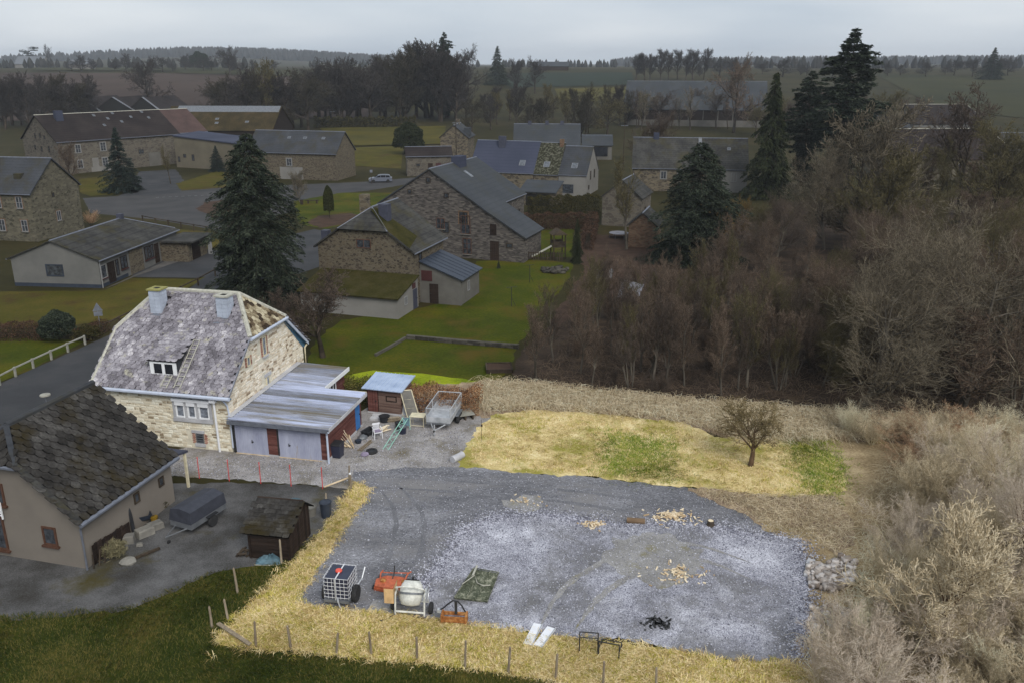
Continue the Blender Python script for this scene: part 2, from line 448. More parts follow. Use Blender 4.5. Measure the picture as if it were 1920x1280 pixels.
M('plank_red', [(.2, A(76, 48, 44)), (.5, A(102, 66, 61)), (.8, A(126, 88, 81))], scale=1.5, detail=6, rough=.8, island=.35, stretch=(.4, .4, 6), fine=.4, fscale=12, bump=.15, bscale=18)
M('plank_brown', [(.2, A(84, 66, 60)), (.5, A(108, 88, 80)), (.8, A(128, 108, 98))], scale=1.5, detail=6, rough=.85, island=.4, stretch=(.4, .4, 6), fine=.4, fscale=12)
M('plank_dark', [(.2, A(34, 28, 25)), (.5, A(46, 38, 34)), (.8, A(60, 50, 44))], scale=1.5, detail=6, rough=.85, island=.4, stretch=(.4, .4, 6), fine=.4, fscale=12)
M('wood_grey', [(.2, A(104, 92, 78)), (.5, A(136, 124, 106)), (.8, A(164, 152, 134))], scale=2, detail=7, rough=.9, island=.3, stretch=(6, 6, 1), fine=.4, fscale=14, bump=.3, bscale=20)
M('wood_dull', [(.2, A(46, 40, 34)), (.5, A(64, 56, 48)), (.8, A(84, 74, 62))], scale=2, detail=7, rough=.9, island=.3, fine=.4, fscale=14)
M('wood_fresh', [(.2, A(172, 148, 116)), (.5, A(206, 186, 154)), (.8, A(228, 214, 188))], scale=2, detail=5, rough=.85, island=.7)
M('door_metal', [(.3, A(150, 154, 176, .95)), (.7, A(178, 182, 200, .95))], scale=.9, detail=7, rough=.5, spec=.4, fine=.3, fscale=6, stain=A(160, 150, 140, .9), sscale=1.3, spos=(.62, .75), stretch=(2, 2, .5))
M('corrugated', [(.2, A(96, 98, 104)), (.5, A(140, 146, 164)), (.8, A(184, 192, 216))], scale=1.2, detail=6, rough=.6, metal=.1, spec=.4, island=.55, stretch=(.16, 2.2, 1), coord='obj', fine=.35, fscale=8, stain=A(112, 104, 84), sscale=.8, spos=(.47, .66))
M('sheet_metal', [(.3, A(150, 166, 192)), (.7, A(186, 200, 222))], scale=1.2, detail=5, rough=.4, metal=.3, spec=.5)
M('galvanised', [(.3, A(160, 164, 168)), (.7, A(206, 208, 212))], scale=2.5, detail=6, rough=.45, metal=.35, spec=.5)
M('galvanised_dull', [(.3, A(84, 88, 92, 1.2)), (.7, A(112, 114, 118, 1.2))], scale=2.5, detail=6, rough=.5, metal=.3, spec=.5)
flat('frame_dull', A(122, 122, 122, 1.2), rough=.6, var=.1)
flat('glass_dim', (.045, .05, .058, 1), rough=.15, spec=.6, var=.6, scale=3)
flat('glass_dark', (.018, .02, .026, 1), rough=.08, spec=.6, var=.3, scale=1.2)
flat('glass_curtain', (.20, .22, .26, 1), rough=.12, spec=.6, var=.45, scale=5)
flat('glass_sky', (.10, .11, .125, 1), rough=.15, spec=.6, var=.3, scale=3)
flat('dark_void', (.012, .011, .010, 1), rough=.9)
flat('black_plastic', (.022, .023, .026, 1), rough=.5)
flat('navy_plastic', (.022, .026, .05, 1), rough=.35, spec=.5)
flat('rubber', (.025, .025, .026, 1), rough=.85)
flat('black_metal', (.03, .03, .03, 1), rough=.55)
flat('dark_tarp', A(52, 54, 62, 1.1), rough=.6, bump=.3, bscale=3)
flat('orange_paint', A(186, 98, 66, .9), rough=.6, var=.25, scale=6)
M('rusty_metal', [(.3, A(112, 66, 36)), (.5, A(158, 104, 58)), (.7, A(196, 150, 96))], scale=6, detail=7, rough=.85)
flat('red_paint', A(214, 66, 66, .9), rough=.6)
flat('red_dull', A(66, 36, 36, 1.0), rough=.8)
flat('red_plastic', A(226, 92, 76, .9), rough=.4)
flat('yellow_dull', A(132, 104, 26, 1.0), rough=.6)
flat('blue_dull', A(50, 57, 69, .9), rough=.5)
flat('teal_tarp', A(76, 100, 110, 1.1), rough=.6, var=.3, scale=4)
flat('purple_grey', A(132, 122, 142), rough=.8, var=.2)
flat('mint_paint', A(152, 204, 186, .9), rough=.5)
flat('cream_paint', A(216, 206, 176, .9), rough=.6, var=.15)
flat('drum_white', A(214, 214, 206, .9), rough=.6, var=.2, scale=5)
flat('motor_beige', A(214, 178, 130, .9), rough=.6, var=.15)
M('net_green', [(.3, A(58, 62, 50)), (.5, A(90, 94, 78)), (.68, A(146, 146, 128))], scale=4, detail=8, rough=.8, fine=.5, fscale=14, bump=.5, bscale=10)
M('brick_red', [(.2, A(136, 98, 84)), (.5, A(164, 122, 106)), (.8, A(186, 148, 132))], scale=3, rough=.95, island=.6)
flat('brown_frame', A(78, 54, 42, 1.1), rough=.6)
flat('car_silver', A(140, 146, 160, .8), rough=.3, metal=.5, spec=.6, var=.06)
flat('chimney_slate', A(172, 180, 194, .95), rough=.6, var=.12, scale=2)
flat('chimney_dark', A(56, 58, 70, 1.2), rough=.7)
flat('cap_moss', A(140, 136, 84), rough=.95, var=.25, scale=5)
flat('cap_stone', A(170, 168, 156), rough=.95, var=.2, scale=5)
flat('zinc', A(110, 114, 124, 1.0), rough=.5, metal=.3)
flat('rail_white', A(150, 148, 138, .9), rough=.7)
flat('sign_grey', A(110, 114, 122, 1.1), rough=.5, metal=.3)
flat('line_paint', A(112, 112, 112, 1.0), rough=.8)
M('rubble', [(.2, A(128, 116, 106)), (.5, A(178, 168, 160)), (.8, A(214, 206, 200))], scale=2, rough=.95, island=.7)
M('pebble', [(.2, A(100, 100, 110)), (.5, A(148, 148, 160)), (.8, A(204, 204, 214))], scale=2, rough=.95, island=.8)
M('block_stone', [(.3, A(96, 94, 90, 1.2)), (.7, A(122, 119, 112, 1.2))], scale=2, detail=6, rough=.95, island=.3, bump=.3, bscale=10)

# plants: one thicket, twigs painted dimmed in the wood, lit in the scrub
def leafmat(name, a, b, c, island=.9, scale=.7):
    return M(name, [(.2, a), (.5, b), (.8, c)], scale=scale, detail=3, rough=.85, island=island, spec=.06)
leafmat('needle_dark', A(26, 32, 26, 1.25), A(40, 47, 38, 1.25), A(60, 66, 54, 1.25))
leafmat('needle_blue', A(22, 32, 30, 1.2), A(34, 44, 40, 1.2), A(50, 58, 52, 1.2))
leafmat('needle_green', A(26, 32, 20, 1.2), A(38, 44, 28, 1.2), A(54, 58, 38, 1.2))
leafmat('yew_leaf', A(32, 36, 18, 1.2), A(46, 50, 26, 1.2), A(62, 64, 36, 1.2))
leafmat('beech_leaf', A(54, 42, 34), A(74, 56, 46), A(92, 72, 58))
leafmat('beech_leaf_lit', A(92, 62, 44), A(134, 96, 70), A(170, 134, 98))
leafmat('hedge_green', A(36, 36, 18, 1.2), A(50, 48, 26, 1.2), A(66, 60, 34, 1.2))
leafmat('shrub_leaf', A(60, 66, 26), A(88, 88, 40), A(118, 108, 60))
leafmat('orange_leaf', A(74, 58, 34, 1.2), A(98, 78, 44, 1.2), A(116, 96, 56, 1.2))
leafmat('pampas', A(96, 92, 70, 1.1), A(116, 110, 84, 1.1), A(134, 126, 98, 1.1))
leafmat('bark_dark', A(40, 36, 31, 1.3), A(54, 48, 42, 1.3), A(70, 62, 54, 1.3), island=.3)
leafmat('bark_grey', A(58, 54, 48, 1.3), A(74, 69, 62, 1.3), A(92, 86, 76, 1.3), island=.3)
leafmat('bark_lit', A(74, 58, 44), A(98, 80, 62), A(124, 104, 84), island=.3)
leafmat('twig_dark', A(46, 40, 35, 1.7), A(60, 52, 46, 1.7), A(78, 68, 60, 1.7))
leafmat('twig_brown', A(56, 48, 41, 1.7), A(74, 63, 54, 1.7), A(94, 81, 69, 1.7))
leafmat('twig_grey', A(64, 58, 48, 1.6), A(83, 76, 64, 1.6), A(106, 98, 84, 1.6))
leafmat('twig_olive', A(52, 48, 32, 1.7), A(68, 63, 43, 1.7), A(86, 79, 57, 1.7))
leafmat('twig_far', A(44, 42, 40, 1.3), A(56, 52, 50, 1.3), A(68, 63, 60, 1.3))
leafmat('twig_pale', A(184, 170, 140, 1.1), A(214, 203, 174, 1.1), A(234, 226, 202, 1.1))
leafmat('bark_pale', A(160, 150, 118), A(196, 184, 150), A(220, 210, 180), island=.4)
leafmat('twig_tan', A(156, 140, 112, 1.1), A(188, 172, 142, 1.1), A(214, 200, 172, 1.1))
leafmat('twig_mauve', A(158, 143, 126, 1.1), A(187, 172, 154, 1.1), A(210, 197, 180, 1.1))
leafmat('twig_rust', A(138, 108, 84), A(174, 142, 112), A(202, 170, 138))
leafmat('straw_blade', A(164, 138, 88), A(212, 186, 128), A(238, 218, 170), scale=.5)
leafmat('straw_olive', A(122, 120, 42), A(172, 162, 68), A(208, 190, 108), scale=.5)
leafmat('green_blade', A(82, 106, 30), A(116, 136, 46), A(164, 164, 82))
leafmat('lawn_blade', A(40, 50, 16, 1.15), A(56, 63, 24, 1.15), A(92, 84, 44, 1.15), scale=.35)

# ================================================================== the land
def build_terrain():
    xs = np.concatenate([np.arange(-4000, -1200, 200), np.arange(-1200, 1200, 40), np.arange(1200, 4001, 200)])
    ys = np.concatenate([np.arange(-250, 200, 50), np.arange(200, 900, 20), np.arange(900, 2600, 60), np.arange(2600, 5401, 400)])
    V = [(x, y, tz(x, y)) for y in ys for x in xs]
    nx = len(xs)
    F = [(j * nx + i, j * nx + i + 1, (j + 1) * nx + i + 1, (j + 1) * nx + i) for j in range(len(ys) - 1) for i in range(nx - 1)]
    me = mesh_np('ground', V, F)
    me.polygons.foreach_set('use_smooth', [True] * len(me.polygons))
    tag(link('ground', me, MATS['terrain']), 'rough dark pasture and verge under the whole village', 'ground', kind='structure')
build_terrain()

_rs = random.Random(4)
LAYER = {}
def ragged(pts, step, jit, rs):
    """organic outline: several waves of unequal length along the edge"""
    out = []
    n = len(pts)
    ph = [rs.uniform(0, 6.28) for _ in range(5)]
    fq = [.9, 1.9, 4.3, 8.7, 15.0]; am = [.55, .5, .42, .3, .22]
    acc = 0.0
    step = max(.22, step * .5)
    for i in range(n):
        a, b = pts[i], pts[(i + 1) % n]
        d = (b - a); L = d.length
        k = max(1, int(L / step))
        nrm = Vector((-d.y, d.x, 0)).normalized() if L > 0 else Vector((0, 0, 0))
        for j in range(k):
            s_ = acc + L * j / k
            w = sum(m * math.sin(f * s_ / max(.4, jit * 4) * .8 + p) for f, m, p in zip(fq, am, ph))
            out.append(a + d * (j / k) + nrm * jit * (w * .8 + rs.uniform(-.25, .25)))
        acc += L
    return out

def sheet(name, px, mat, layer, label, cat, jit=0.0, step=0.8, world_pts=False, kind='structure'):
    P = [Vector((p[0], p[1], 0)) for p in px] if world_pts else [G(*p) for p in px]
    Q = ragged(P, step, jit, _rs) if jit else P
    z = 0.004 * layer
    Q = [Vector((p.x, p.y, z)) for p in Q]
    tris = tessellate_polygon([Q])
    F = []
    for t in tris:
        a, b, c = (Q[i] for i in t)
        F.append(t if (b - a).cross(c - a).z > 0 else (t[0], t[2], t[1]))
    me = bpy.data.meshes.new(name)
    me.from_pydata([tuple(p) for p in Q], [], F)
    me.update()
    return tag(link(name, me, MATS[mat]), label, cat, kind=kind)

def field(name, c, mat, label, cat='field', nu=30, nv=8, lift=.25):
    V = []
    for j in range(nv + 1):
        for i in range(nu + 1):
            a, b = i / nu, j / nv
            u = (c[0][0] * (1 - a) + c[1][0] * a) * (1 - b) + (c[3][0] * (1 - a) + c[2][0] * a) * b
            v = (c[0][1] * (1 - a) + c[1][1] * a) * (1 - b) + (c[3][1] * (1 - a) + c[2][1] * a) * b
            p = GT(u, v)
            V.append((p.x, p.y, p.z + lift))
    F = [(j * (nu + 1) + i, (j + 1) * (nu + 1) + i, (j + 1) * (nu + 1) + i + 1, j * (nu + 1) + i + 1) for j in range(nv) for i in range(nu)]
    return tag(link(name, mesh_np(name, V, F), MATS[mat]), label, cat, kind='structure')

# far fields
field('field', [(-250, 136), (720, 141), (690, 222), (-250, 232)], 'plough', 'wide brown ploughed field behind the farm')
field('field', [(60, 127), (420, 127), (420, 134), (60, 134)], 'pasture_far', 'thin green pasture strip above the ploughed field', lift=.5)
field('field', [(330, 134), (720, 136), (720, 150), (330, 139)], 'pasture_far', 'green pasture wedge above the brown field, left of the tall fir', lift=.6)
field('field', [(905, 138), (1185, 137), (1190, 160), (960, 166)], 'pasture_dark', 'dark blue-green field on the ridge left of the barn')
field('field', [(1040, 168), (1180, 164), (1172, 190), (1050, 192)], 'meadow_far', 'small light meadow beside the long grey barn')
field('field', [(1640, 140), (2150, 150), (2150, 250), (1760, 205)], 'pasture_far', 'broad green pasture on the slope at the far right')
field('field', [(598, 242), (836, 238), (832, 272), (640, 276)], 'meadow_far', 'yellow-green meadow behind the small outbuilding', nu=16)
field('field', [(660, 278), (756, 274), (752, 318), (664, 312)], 'lawn_olive', 'rough dark grass bank beside the grey-roofed barn', nu=10, lift=.06)

# village ground
sheet('road', [(-420, 985), (-420, 905), (-60, 745), (205, 628), (330, 560), (410, 500), (420, 470), (590, 430), (640, 442), (600, 500), (430, 560), (300, 650), (190, 720), (60, 782), (-60, 836)], 'asphalt', 3, 'grey asphalt village road running past the pale stone house', 'road', jit=.05, step=2)
sheet('road', [(155, 372), (255, 366), (300, 362), (345, 358), (420, 352), (600, 345), (690, 341), (780, 333), (800, 340), (690, 358), (610, 366), (560, 382), (540, 400), (470, 420), (420, 440), (395, 430), (290, 412), (170, 400)], 'asphalt_light', 2, 'pale asphalt road and wide junction in front of the farmyard', 'road', jit=.1, step=3)
sheet('traffic_island', [(368, 392), (385, 380), (430, 374), (470, 380), (470, 402), (400, 408)], 'soil', 5, 'brown earth island in the road junction', 'traffic island', jit=.2, step=1.5)
sheet('yard', [(262, 322), (330, 318), (345, 340), (340, 362), (275, 366), (225, 368)], 'asphalt', 4, 'dark tarred farm yard beside the small blue spruce', 'yard', jit=.2, step=2)
sheet('lawn', [(330, 345), (418, 318), (430, 352), (340, 358)], 'lawn_olive', 5, 'dry yellow lawn between farmyard and the big spruce', 'lawn', jit=.2, step=2)
sheet('lawn', [(148, 336), (208, 330), (268, 350), (258, 362), (170, 368), (150, 362)], 'lawn_olive', 4, 'small front lawn under the blue spruce', 'lawn', jit=.2, step=2)
sheet('lawn', [(550, 378), (640, 362), (735, 362), (735, 400), (610, 430), (560, 420)], 'lawn_green', 4, 'bright green lawn with bench and clipped yew', 'lawn', jit=.2, step=2)
sheet('flower_bed', [(572, 418), (600, 405), (655, 400), (690, 408), (640, 422), (600, 428)], 'soil', 6, 'bare brown bed at the foot of the clipped yew', 'bed', jit=.2, step=1)
sheet('lawn', [(330, 430), (410, 436), (412, 470), (360, 466)], 'lawn_olive', 3, 'small dry lawn beyond the bungalow garage', 'lawn', jit=.2, step=2)
sheet('driveway', [(300, 468), (352, 466), (415, 470), (418, 512), (372, 522), (245, 520)], 'asphalt', 5, 'dark grey tarred driveway in front of the white bungalow', 'driveway', jit=.05, step=2)
sheet('pavement', [(196, 542), (320, 486), (338, 490), (250, 520), (218, 534)], 'paving', 6, 'pale paved path along the bungalow front', 'path', jit=.02, step=2)
sheet('lawn', [(-420, 552), (195, 545), (245, 522), (372, 524), (400, 512), (270, 590), (140, 610), (-420, 616)], 'lawn_olive', 2, 'olive lawn sloping down in front of the white bungalow', 'lawn', jit=.15, step=1.5)
sheet('lawn', [(-420, 640), (100, 634), (160, 640), (60, 692), (-60, 738), (-420, 890)], 'lawn_green', 2, 'green lawn below the brown hedge beside the white rail', 'lawn', jit=.1, step=1.5)
sheet('lawn', [(560, 720), (590, 640), (640, 600), (760, 585), (890, 552), (893, 490), (1000, 486), (1075, 494), (1068, 520), (1018, 590), (968, 650), (958, 690), (905, 735), (700, 720)], 'lawn_green', 2, 'wide green garden lawn behind the garage and hedge', 'lawn', jit=.15, step=1.5)
sheet('lawn', [(885, 420), (990, 425), (1075, 430), (1072, 482), (985, 484), (900, 470)], 'lawn_green', 3, 'small green lawn with the play tower', 'lawn', jit=.15, step=1.5)
sheet('lawn', [(640, 706), (700, 694), (790, 700), (905, 714), (890, 742), (770, 732), (690, 724)], 'lawn_lit', 3, 'lawn strip painted brighter just behind the brown hedge', 'lawn', jit=.15, step=1.5)
sheet('path', [(1082, 470), (1120, 440), (1215, 440), (1240, 500), (1160, 560), (1080, 620), (1010, 640), (1060, 560), (1095, 510)], 'brush_dull' if 'brush_dull' in MATS else 'soil', 3, 'bare brown garden ground between lawn and wood', 'path', jit=.3, step=1.5)
sheet('wood_floor', [(955, 700), (985, 650), (1060, 600), (1150, 560), (1240, 500), (1330, 440), (1480, 380), (2100, 360), (2300, 800), (1930, 800), (1340, 752), (1000, 722)], 'litter_floor', 4, 'dark leaf-strewn floor of the bare wood', 'wood floor', jit=.4, step=2)

# neighbour's yard, bottom lawn
sheet('lawn', [(-200, 1140), (250, 1125), (400, 1060), (500, 1050), (640, 930), (680, 930), (400, 1206), (870, 1252), (1120, 1288), (1500, 1330), (1400, 1500), (-300, 1500)], 'lawn_dark', 2, 'dark mown lawn outside the post fence', 'lawn', jit=.12, step=.8)
sheet('yard', [(-300, 1060), (165, 1000), (312, 860), (320, 905), (500, 905), (658, 915), (640, 950), (590, 1010), (500, 1056), (400, 1072), (330, 1108), (240, 1142), (120, 1156), (-320, 1180)], 'yard_dirt', 3, "neighbour's worn gravel yard beside the beige house", 'yard', jit=.12, step=.6)

# the plot
sheet('gravel_drive', [(296, 850), (438, 820), (640, 800), (690, 760), (800, 742), (925, 772), (925, 800), (910, 838), (900, 886), (690, 892), (660, 916), (510, 904), (318, 892)], 'gravel_drive', 5, 'light grey gravel drive in front of the garage', 'gravel', jit=.12, step=.5)
sheet('gravel_yard', [(662, 884), (760, 878), (862, 874), (1000, 886), (1110, 894), (1220, 906), (1300, 916), (1365, 940), (1420, 980), (1460, 1000), (1440, 1060), (1100, 1150), (860, 1172), (730, 1150), (540, 1138), (560, 1100), (592, 1060), (636, 990), (668, 930)], 'gravel_dark', 6, 'dark grey gravel yard with the machines', 'gravel', jit=.14, step=.5)
sheet('gravel_spread', [(868, 990), (930, 968), (1010, 964), (1080, 972), (1150, 984), (1250, 982), (1330, 986), (1400, 1000), (1455, 1004), (1500, 1012), (1508, 1060), (1512, 1120), (1510, 1180), (1492, 1236), (1380, 1240), (1290, 1222), (1180, 1205), (1030, 1190), (860, 1170), (760, 1148), (770, 1110), (806, 1082), (838, 1040)], 'gravel_light', 7, 'freshly spread pale crushed stone over the gravel yard', 'gravel', jit=.22, step=.35)
sheet('straw_field', [(892, 800), (930, 776), (1010, 768), (1090, 772), (1180, 782), (1280, 790), (1340, 820), (1460, 810), (1560, 850), (1590, 920), (1480, 936), (1360, 930), (1290, 914), (1200, 904), (1100, 894), (980, 886), (860, 876), (872, 846)], 'straw_field', 8, 'bleached straw-coloured grass between drive and wood', 'dry grass', jit=.18, step=.4)
sheet('brush_bank', [(690, 742), (800, 724), (905, 712), (990, 716), (1120, 732), (1340, 752), (1500, 764), (1760, 780), (1930, 792), (1930, 836), (1600, 830), (1400, 836), (1280, 796), (1130, 782), (1000, 774), (905, 782), (800, 746)], 'brush_ground', 7, 'tangled brown bramble bank along the edge of the wood', 'bank', jit=.25, step=.5)
sheet('leaf_patch', [(1290, 914), (1400, 926), (1560, 930), (1600, 980), (1580, 1050), (1500, 1012), (1440, 996), (1380, 956)], 'brush_ground', 10, 'brown dead-leaf patch at the far corner of the gravel', 'leaves', jit=.3, step=.4)
sheet('scrub_floor', [(1400, 1040), (1400, 900), (1440, 800), (1560, 786), (1680, 800), (2060, 810), (2120, 1500), (1380, 1340), (1440, 1246), (1400, 1200)], 'scrub_floor', 5, 'straw-brown ground under the pale scrub', 'scrub floor', jit=.25, step=.5)
STRIP = [(668, 908), (694, 916), (672, 950), (640, 994), (596, 1062), (548, 1132), (640, 1146), (740, 1152), (862, 1172), (1030, 1194), (1180, 1208), (1290, 1226), (1385, 1246), (1470, 1240), (1520, 1262), (1530, 1330), (1300, 1310), (1110, 1288), (870, 1252), (640, 1230), (402, 1206), (440, 1160), (500, 1104), (560, 1046), (610, 992)]
sheet('straw_strip', STRIP, 'straw_ground', 8, 'long bleached grass strip along the post fence', 'dry grass', jit=.14, step=.35)

# ruts, mud and weeds on the gravel
M('gravel_rut', [(.3, A(92, 92, 95)), (.7, A(124, 124, 128))], scale=.8, detail=9, bump=.6, bscale=26, fine=.9, fscale=20, nrough=.7)
M('gravel_mud', [(.3, A(116, 114, 112)), (.7, A(156, 154, 152))], scale=.6, detail=9, bump=.6, bscale=20, fine=.8, fscale=18, nrough=.7, stain=A(122, 116, 84), sscale=.8, spos=(.56, .7))
def rut(px, w, layer, mat, label):
    P = [G(*p) for p in px]
    Q = []
    for i in range(len(P) - 1):
        for j in range(10):
            t = j / 10
            a, b, c, d = P[max(i - 1, 0)], P[i], P[i + 1], P[min(i + 2, len(P) - 1)]
            Q.append(.5 * ((2 * b) + (c - a) * t + (2 * a - 5 * b + 4 * c - d) * t * t + (3 * b - a - 3 * c + d) * t ** 3))
    Lf, Rt = [], []
    for i, q in enumerate(Q):
        d = (Q[min(i + 1, len(Q) - 1)] - Q[max(i - 1, 0)]).normalized(); n_ = Vector((-d.y, d.x, 0))
        tp = min(1, 4 * min(i, len(Q) - 1 - i) / len(Q) + .04); w1, w2 = w * tp * _rs.uniform(.5, 1.1), w * tp * _rs.uniform(.5, 1.1)
        Lf.append(q + n_ * w1 / 2); Rt.append(q - n_ * w2 / 2)
    V = [(p.x, p.y, .004 * layer) for p in Lf + Rt]; k = len(Q)
    me = bpy.data.meshes.new('tyre_track'); me.from_pydata(V, [], [(k + i, k + i + 1, i + 1, i) for i in range(k - 1)]); me.update()
    tag(link('tyre_track', me, MATS[mat]), label, 'tyre track', kind='structure')
rut([(700, 892), (860, 902), (1020, 915), (1180, 934), (1320, 966)], .34, 8, 'gravel_rut', 'upper tyre track curving across the dark gravel')
rut([(690, 912), (850, 922), (1010, 936), (1160, 956), (1290, 984)], .34, 8, 'gravel_rut', 'second tyre track below the upper one on the dark gravel')
rut([(700, 905), (740, 960), (730, 1040), (690, 1100)], .3, 8, 'gravel_rut', 'tyre track bending down to the water tank')
rut([(742, 905), (790, 960), (790, 1030), (756, 1086)], .3, 8, 'gravel_rut', 'tyre track bending down to the cement mixer')
rut([(1010, 1180), (1060, 1100), (1160, 1040), (1290, 1020), (1420, 1060)], .4, 9, 'gravel_mud', 'faint left wheel rut across the pale gravel')
rut([(1075, 1186), (1125, 1120), (1210, 1068), (1310, 1050), (1420, 1092)], .4, 9, 'gravel_mud', 'faint right wheel rut across the pale gravel')
sheet('mud_patch', [(940, 938), (1000, 930), (1016, 948), (985, 962), (950, 958)], 'gravel_mud', 9, 'brownish weedy patch near the left wood splinters', 'mud', jit=.3, step=.4)
sheet('mud_patch', [(1150, 1010), (1230, 1000), (1320, 1030), (1330, 1080), (1250, 1100), (1180, 1080), (1140, 1046)], 'gravel_mud', 10, 'worn brownish patch in the middle of the pale gravel', 'mud', jit=.45, step=.4)
sheet('mud_patch', [(700, 1128), (790, 1130), (830, 1152), (740, 1150), (690, 1144)], 'gravel_mud', 9, 'muddy patch under the cement mixer', 'mud', jit=.2, step=.4)

# painted line on the junction road
for i in range(9):
    a, b = G(292 + i * 12, 371 - i * .55), G(298 + i * 12, 370.7 - i * .55)
    d = (b - a).normalized(); nn = Vector((-d.y, d.x, 0)) * .12
    me = bpy.data.meshes.new('road_marking')
    me.from_pydata([tuple(p + Vector((0, 0, .022))) for p in (a - nn, b - nn, b + nn, a + nn)], [], [(0, 1, 2, 3)])
    tag(link('road_marking', me, MATS['line_paint']), 'worn white dash painted on the junction road', 'road marking', 'dashes on the junction road', 'structure')

# ================================================================== houses
class Face:
    def __init__(s, o, al, out):
        s.o, s.al, s.out = Vector((o[0], o[1], 0)), Vector((al[0], al[1], 0)), Vector((out[0], out[1], 0))
    def p(s, t, z, d=0.0):
        q = s.o + s.al * t + s.out * d
        return Vector((q.x, q.y, z))
    def box(s, mb, t0, t1, z0, z1, d0, d1):
        return mb.prism([s.p(t0, z0, d0), s.p(t1, z0, d0), s.p(t1, z1, d0), s.p(t0, z1, d0)], s.out * (d1 - d0))

def faces(L, W):
    return {'f': Face((0, 0), (1, 0), (0, -1)), 'b': Face((0, W), (1, 0), (0, 1)), 'g0': Face((0, 0), (0, 1), (-1, 0)), 'g1': Face((L, 0), (0, 1), (1, 0))}

def window(root, fc, t, z, w, h, frame='frame_dull', pane='glass_dim', nx=2, nz=1, sill='concrete_dull', name='window', fw=.07, surround=None, sd=.05):
    mb = MB()
    fc.box(mb, t, t + fw, z, z + h, .0, .06); fc.box(mb, t + w - fw, t + w, z, z + h, .0, .06)
    fc.box(mb, t + fw, t + w - fw, z, z + fw, .0, .06); fc.box(mb, t + fw, t + w - fw, z + h - fw, z + h, .0, .06)
    for i in range(1, nx):
        q = t + w * i / nx
        fc.box(mb, q - fw * .45, q + fw * .45, z + fw, z + h - fw, .0, .055)
    for i in range(1, nz):
        q = z + h * i / nz
        fc.box(mb, t + fw, t + w - fw, q - fw * .3, q + fw * .3, .0, .05)
    o = mb.build(name, MATS[frame], root)
    p = MB(); fc.box(p, t + fw * .5, t + w - fw * .5, z + fw * .5, z + h - fw * .5, -.01, .022)
    p.build('pane', MATS[pane], o)
    if sill:
        s = MB(); fc.box(s, t - .08, t + w + .08, z - .09, z - .003, .0, .14); s.build('sill', MATS[sill], o)
    if surround:
        s = MB()
        fc.box(s, t - .14, t - .003, z - .1, z + h + .14, .0, sd); fc.box(s, t + w + .003, t + w + .14, z - .1, z + h + .14, .0, sd); fc.box(s, t - .003, t + w + .003, z + h + .003, z + h + .14, .0, sd)
        s.build('surround', MATS[surround], o)
    return o

def door(root, fc, t, z, w, h, mat='plank_dark', name='door', handle=True):
    mb = MB(); fc.box(mb, t, t + w, z, z + h, 0, .04)
    for i in range(1, 4):
        q = t + w * i / 4
        fc.box(mb, q - .012, q + .012, z + .02, z + h - .02, .04, .055)
    o = mb.build(name, MATS[mat], root)
    if handle:
        k = MB(); fc.box(k, t + w - .16, t + w - .08, z + h * .48, z + h * .52, .056, .11); k.build('handle', MATS['black_metal'], o)
    return o

def slab(mb, poly, th):
    a, b, c = Vector(poly[0]), Vector(poly[1]), Vector(poly[2])
    n = (b - a).cross(c - a).normalized()
    if n.z < 0: n = -n
    return mb.prism(poly, n * th)

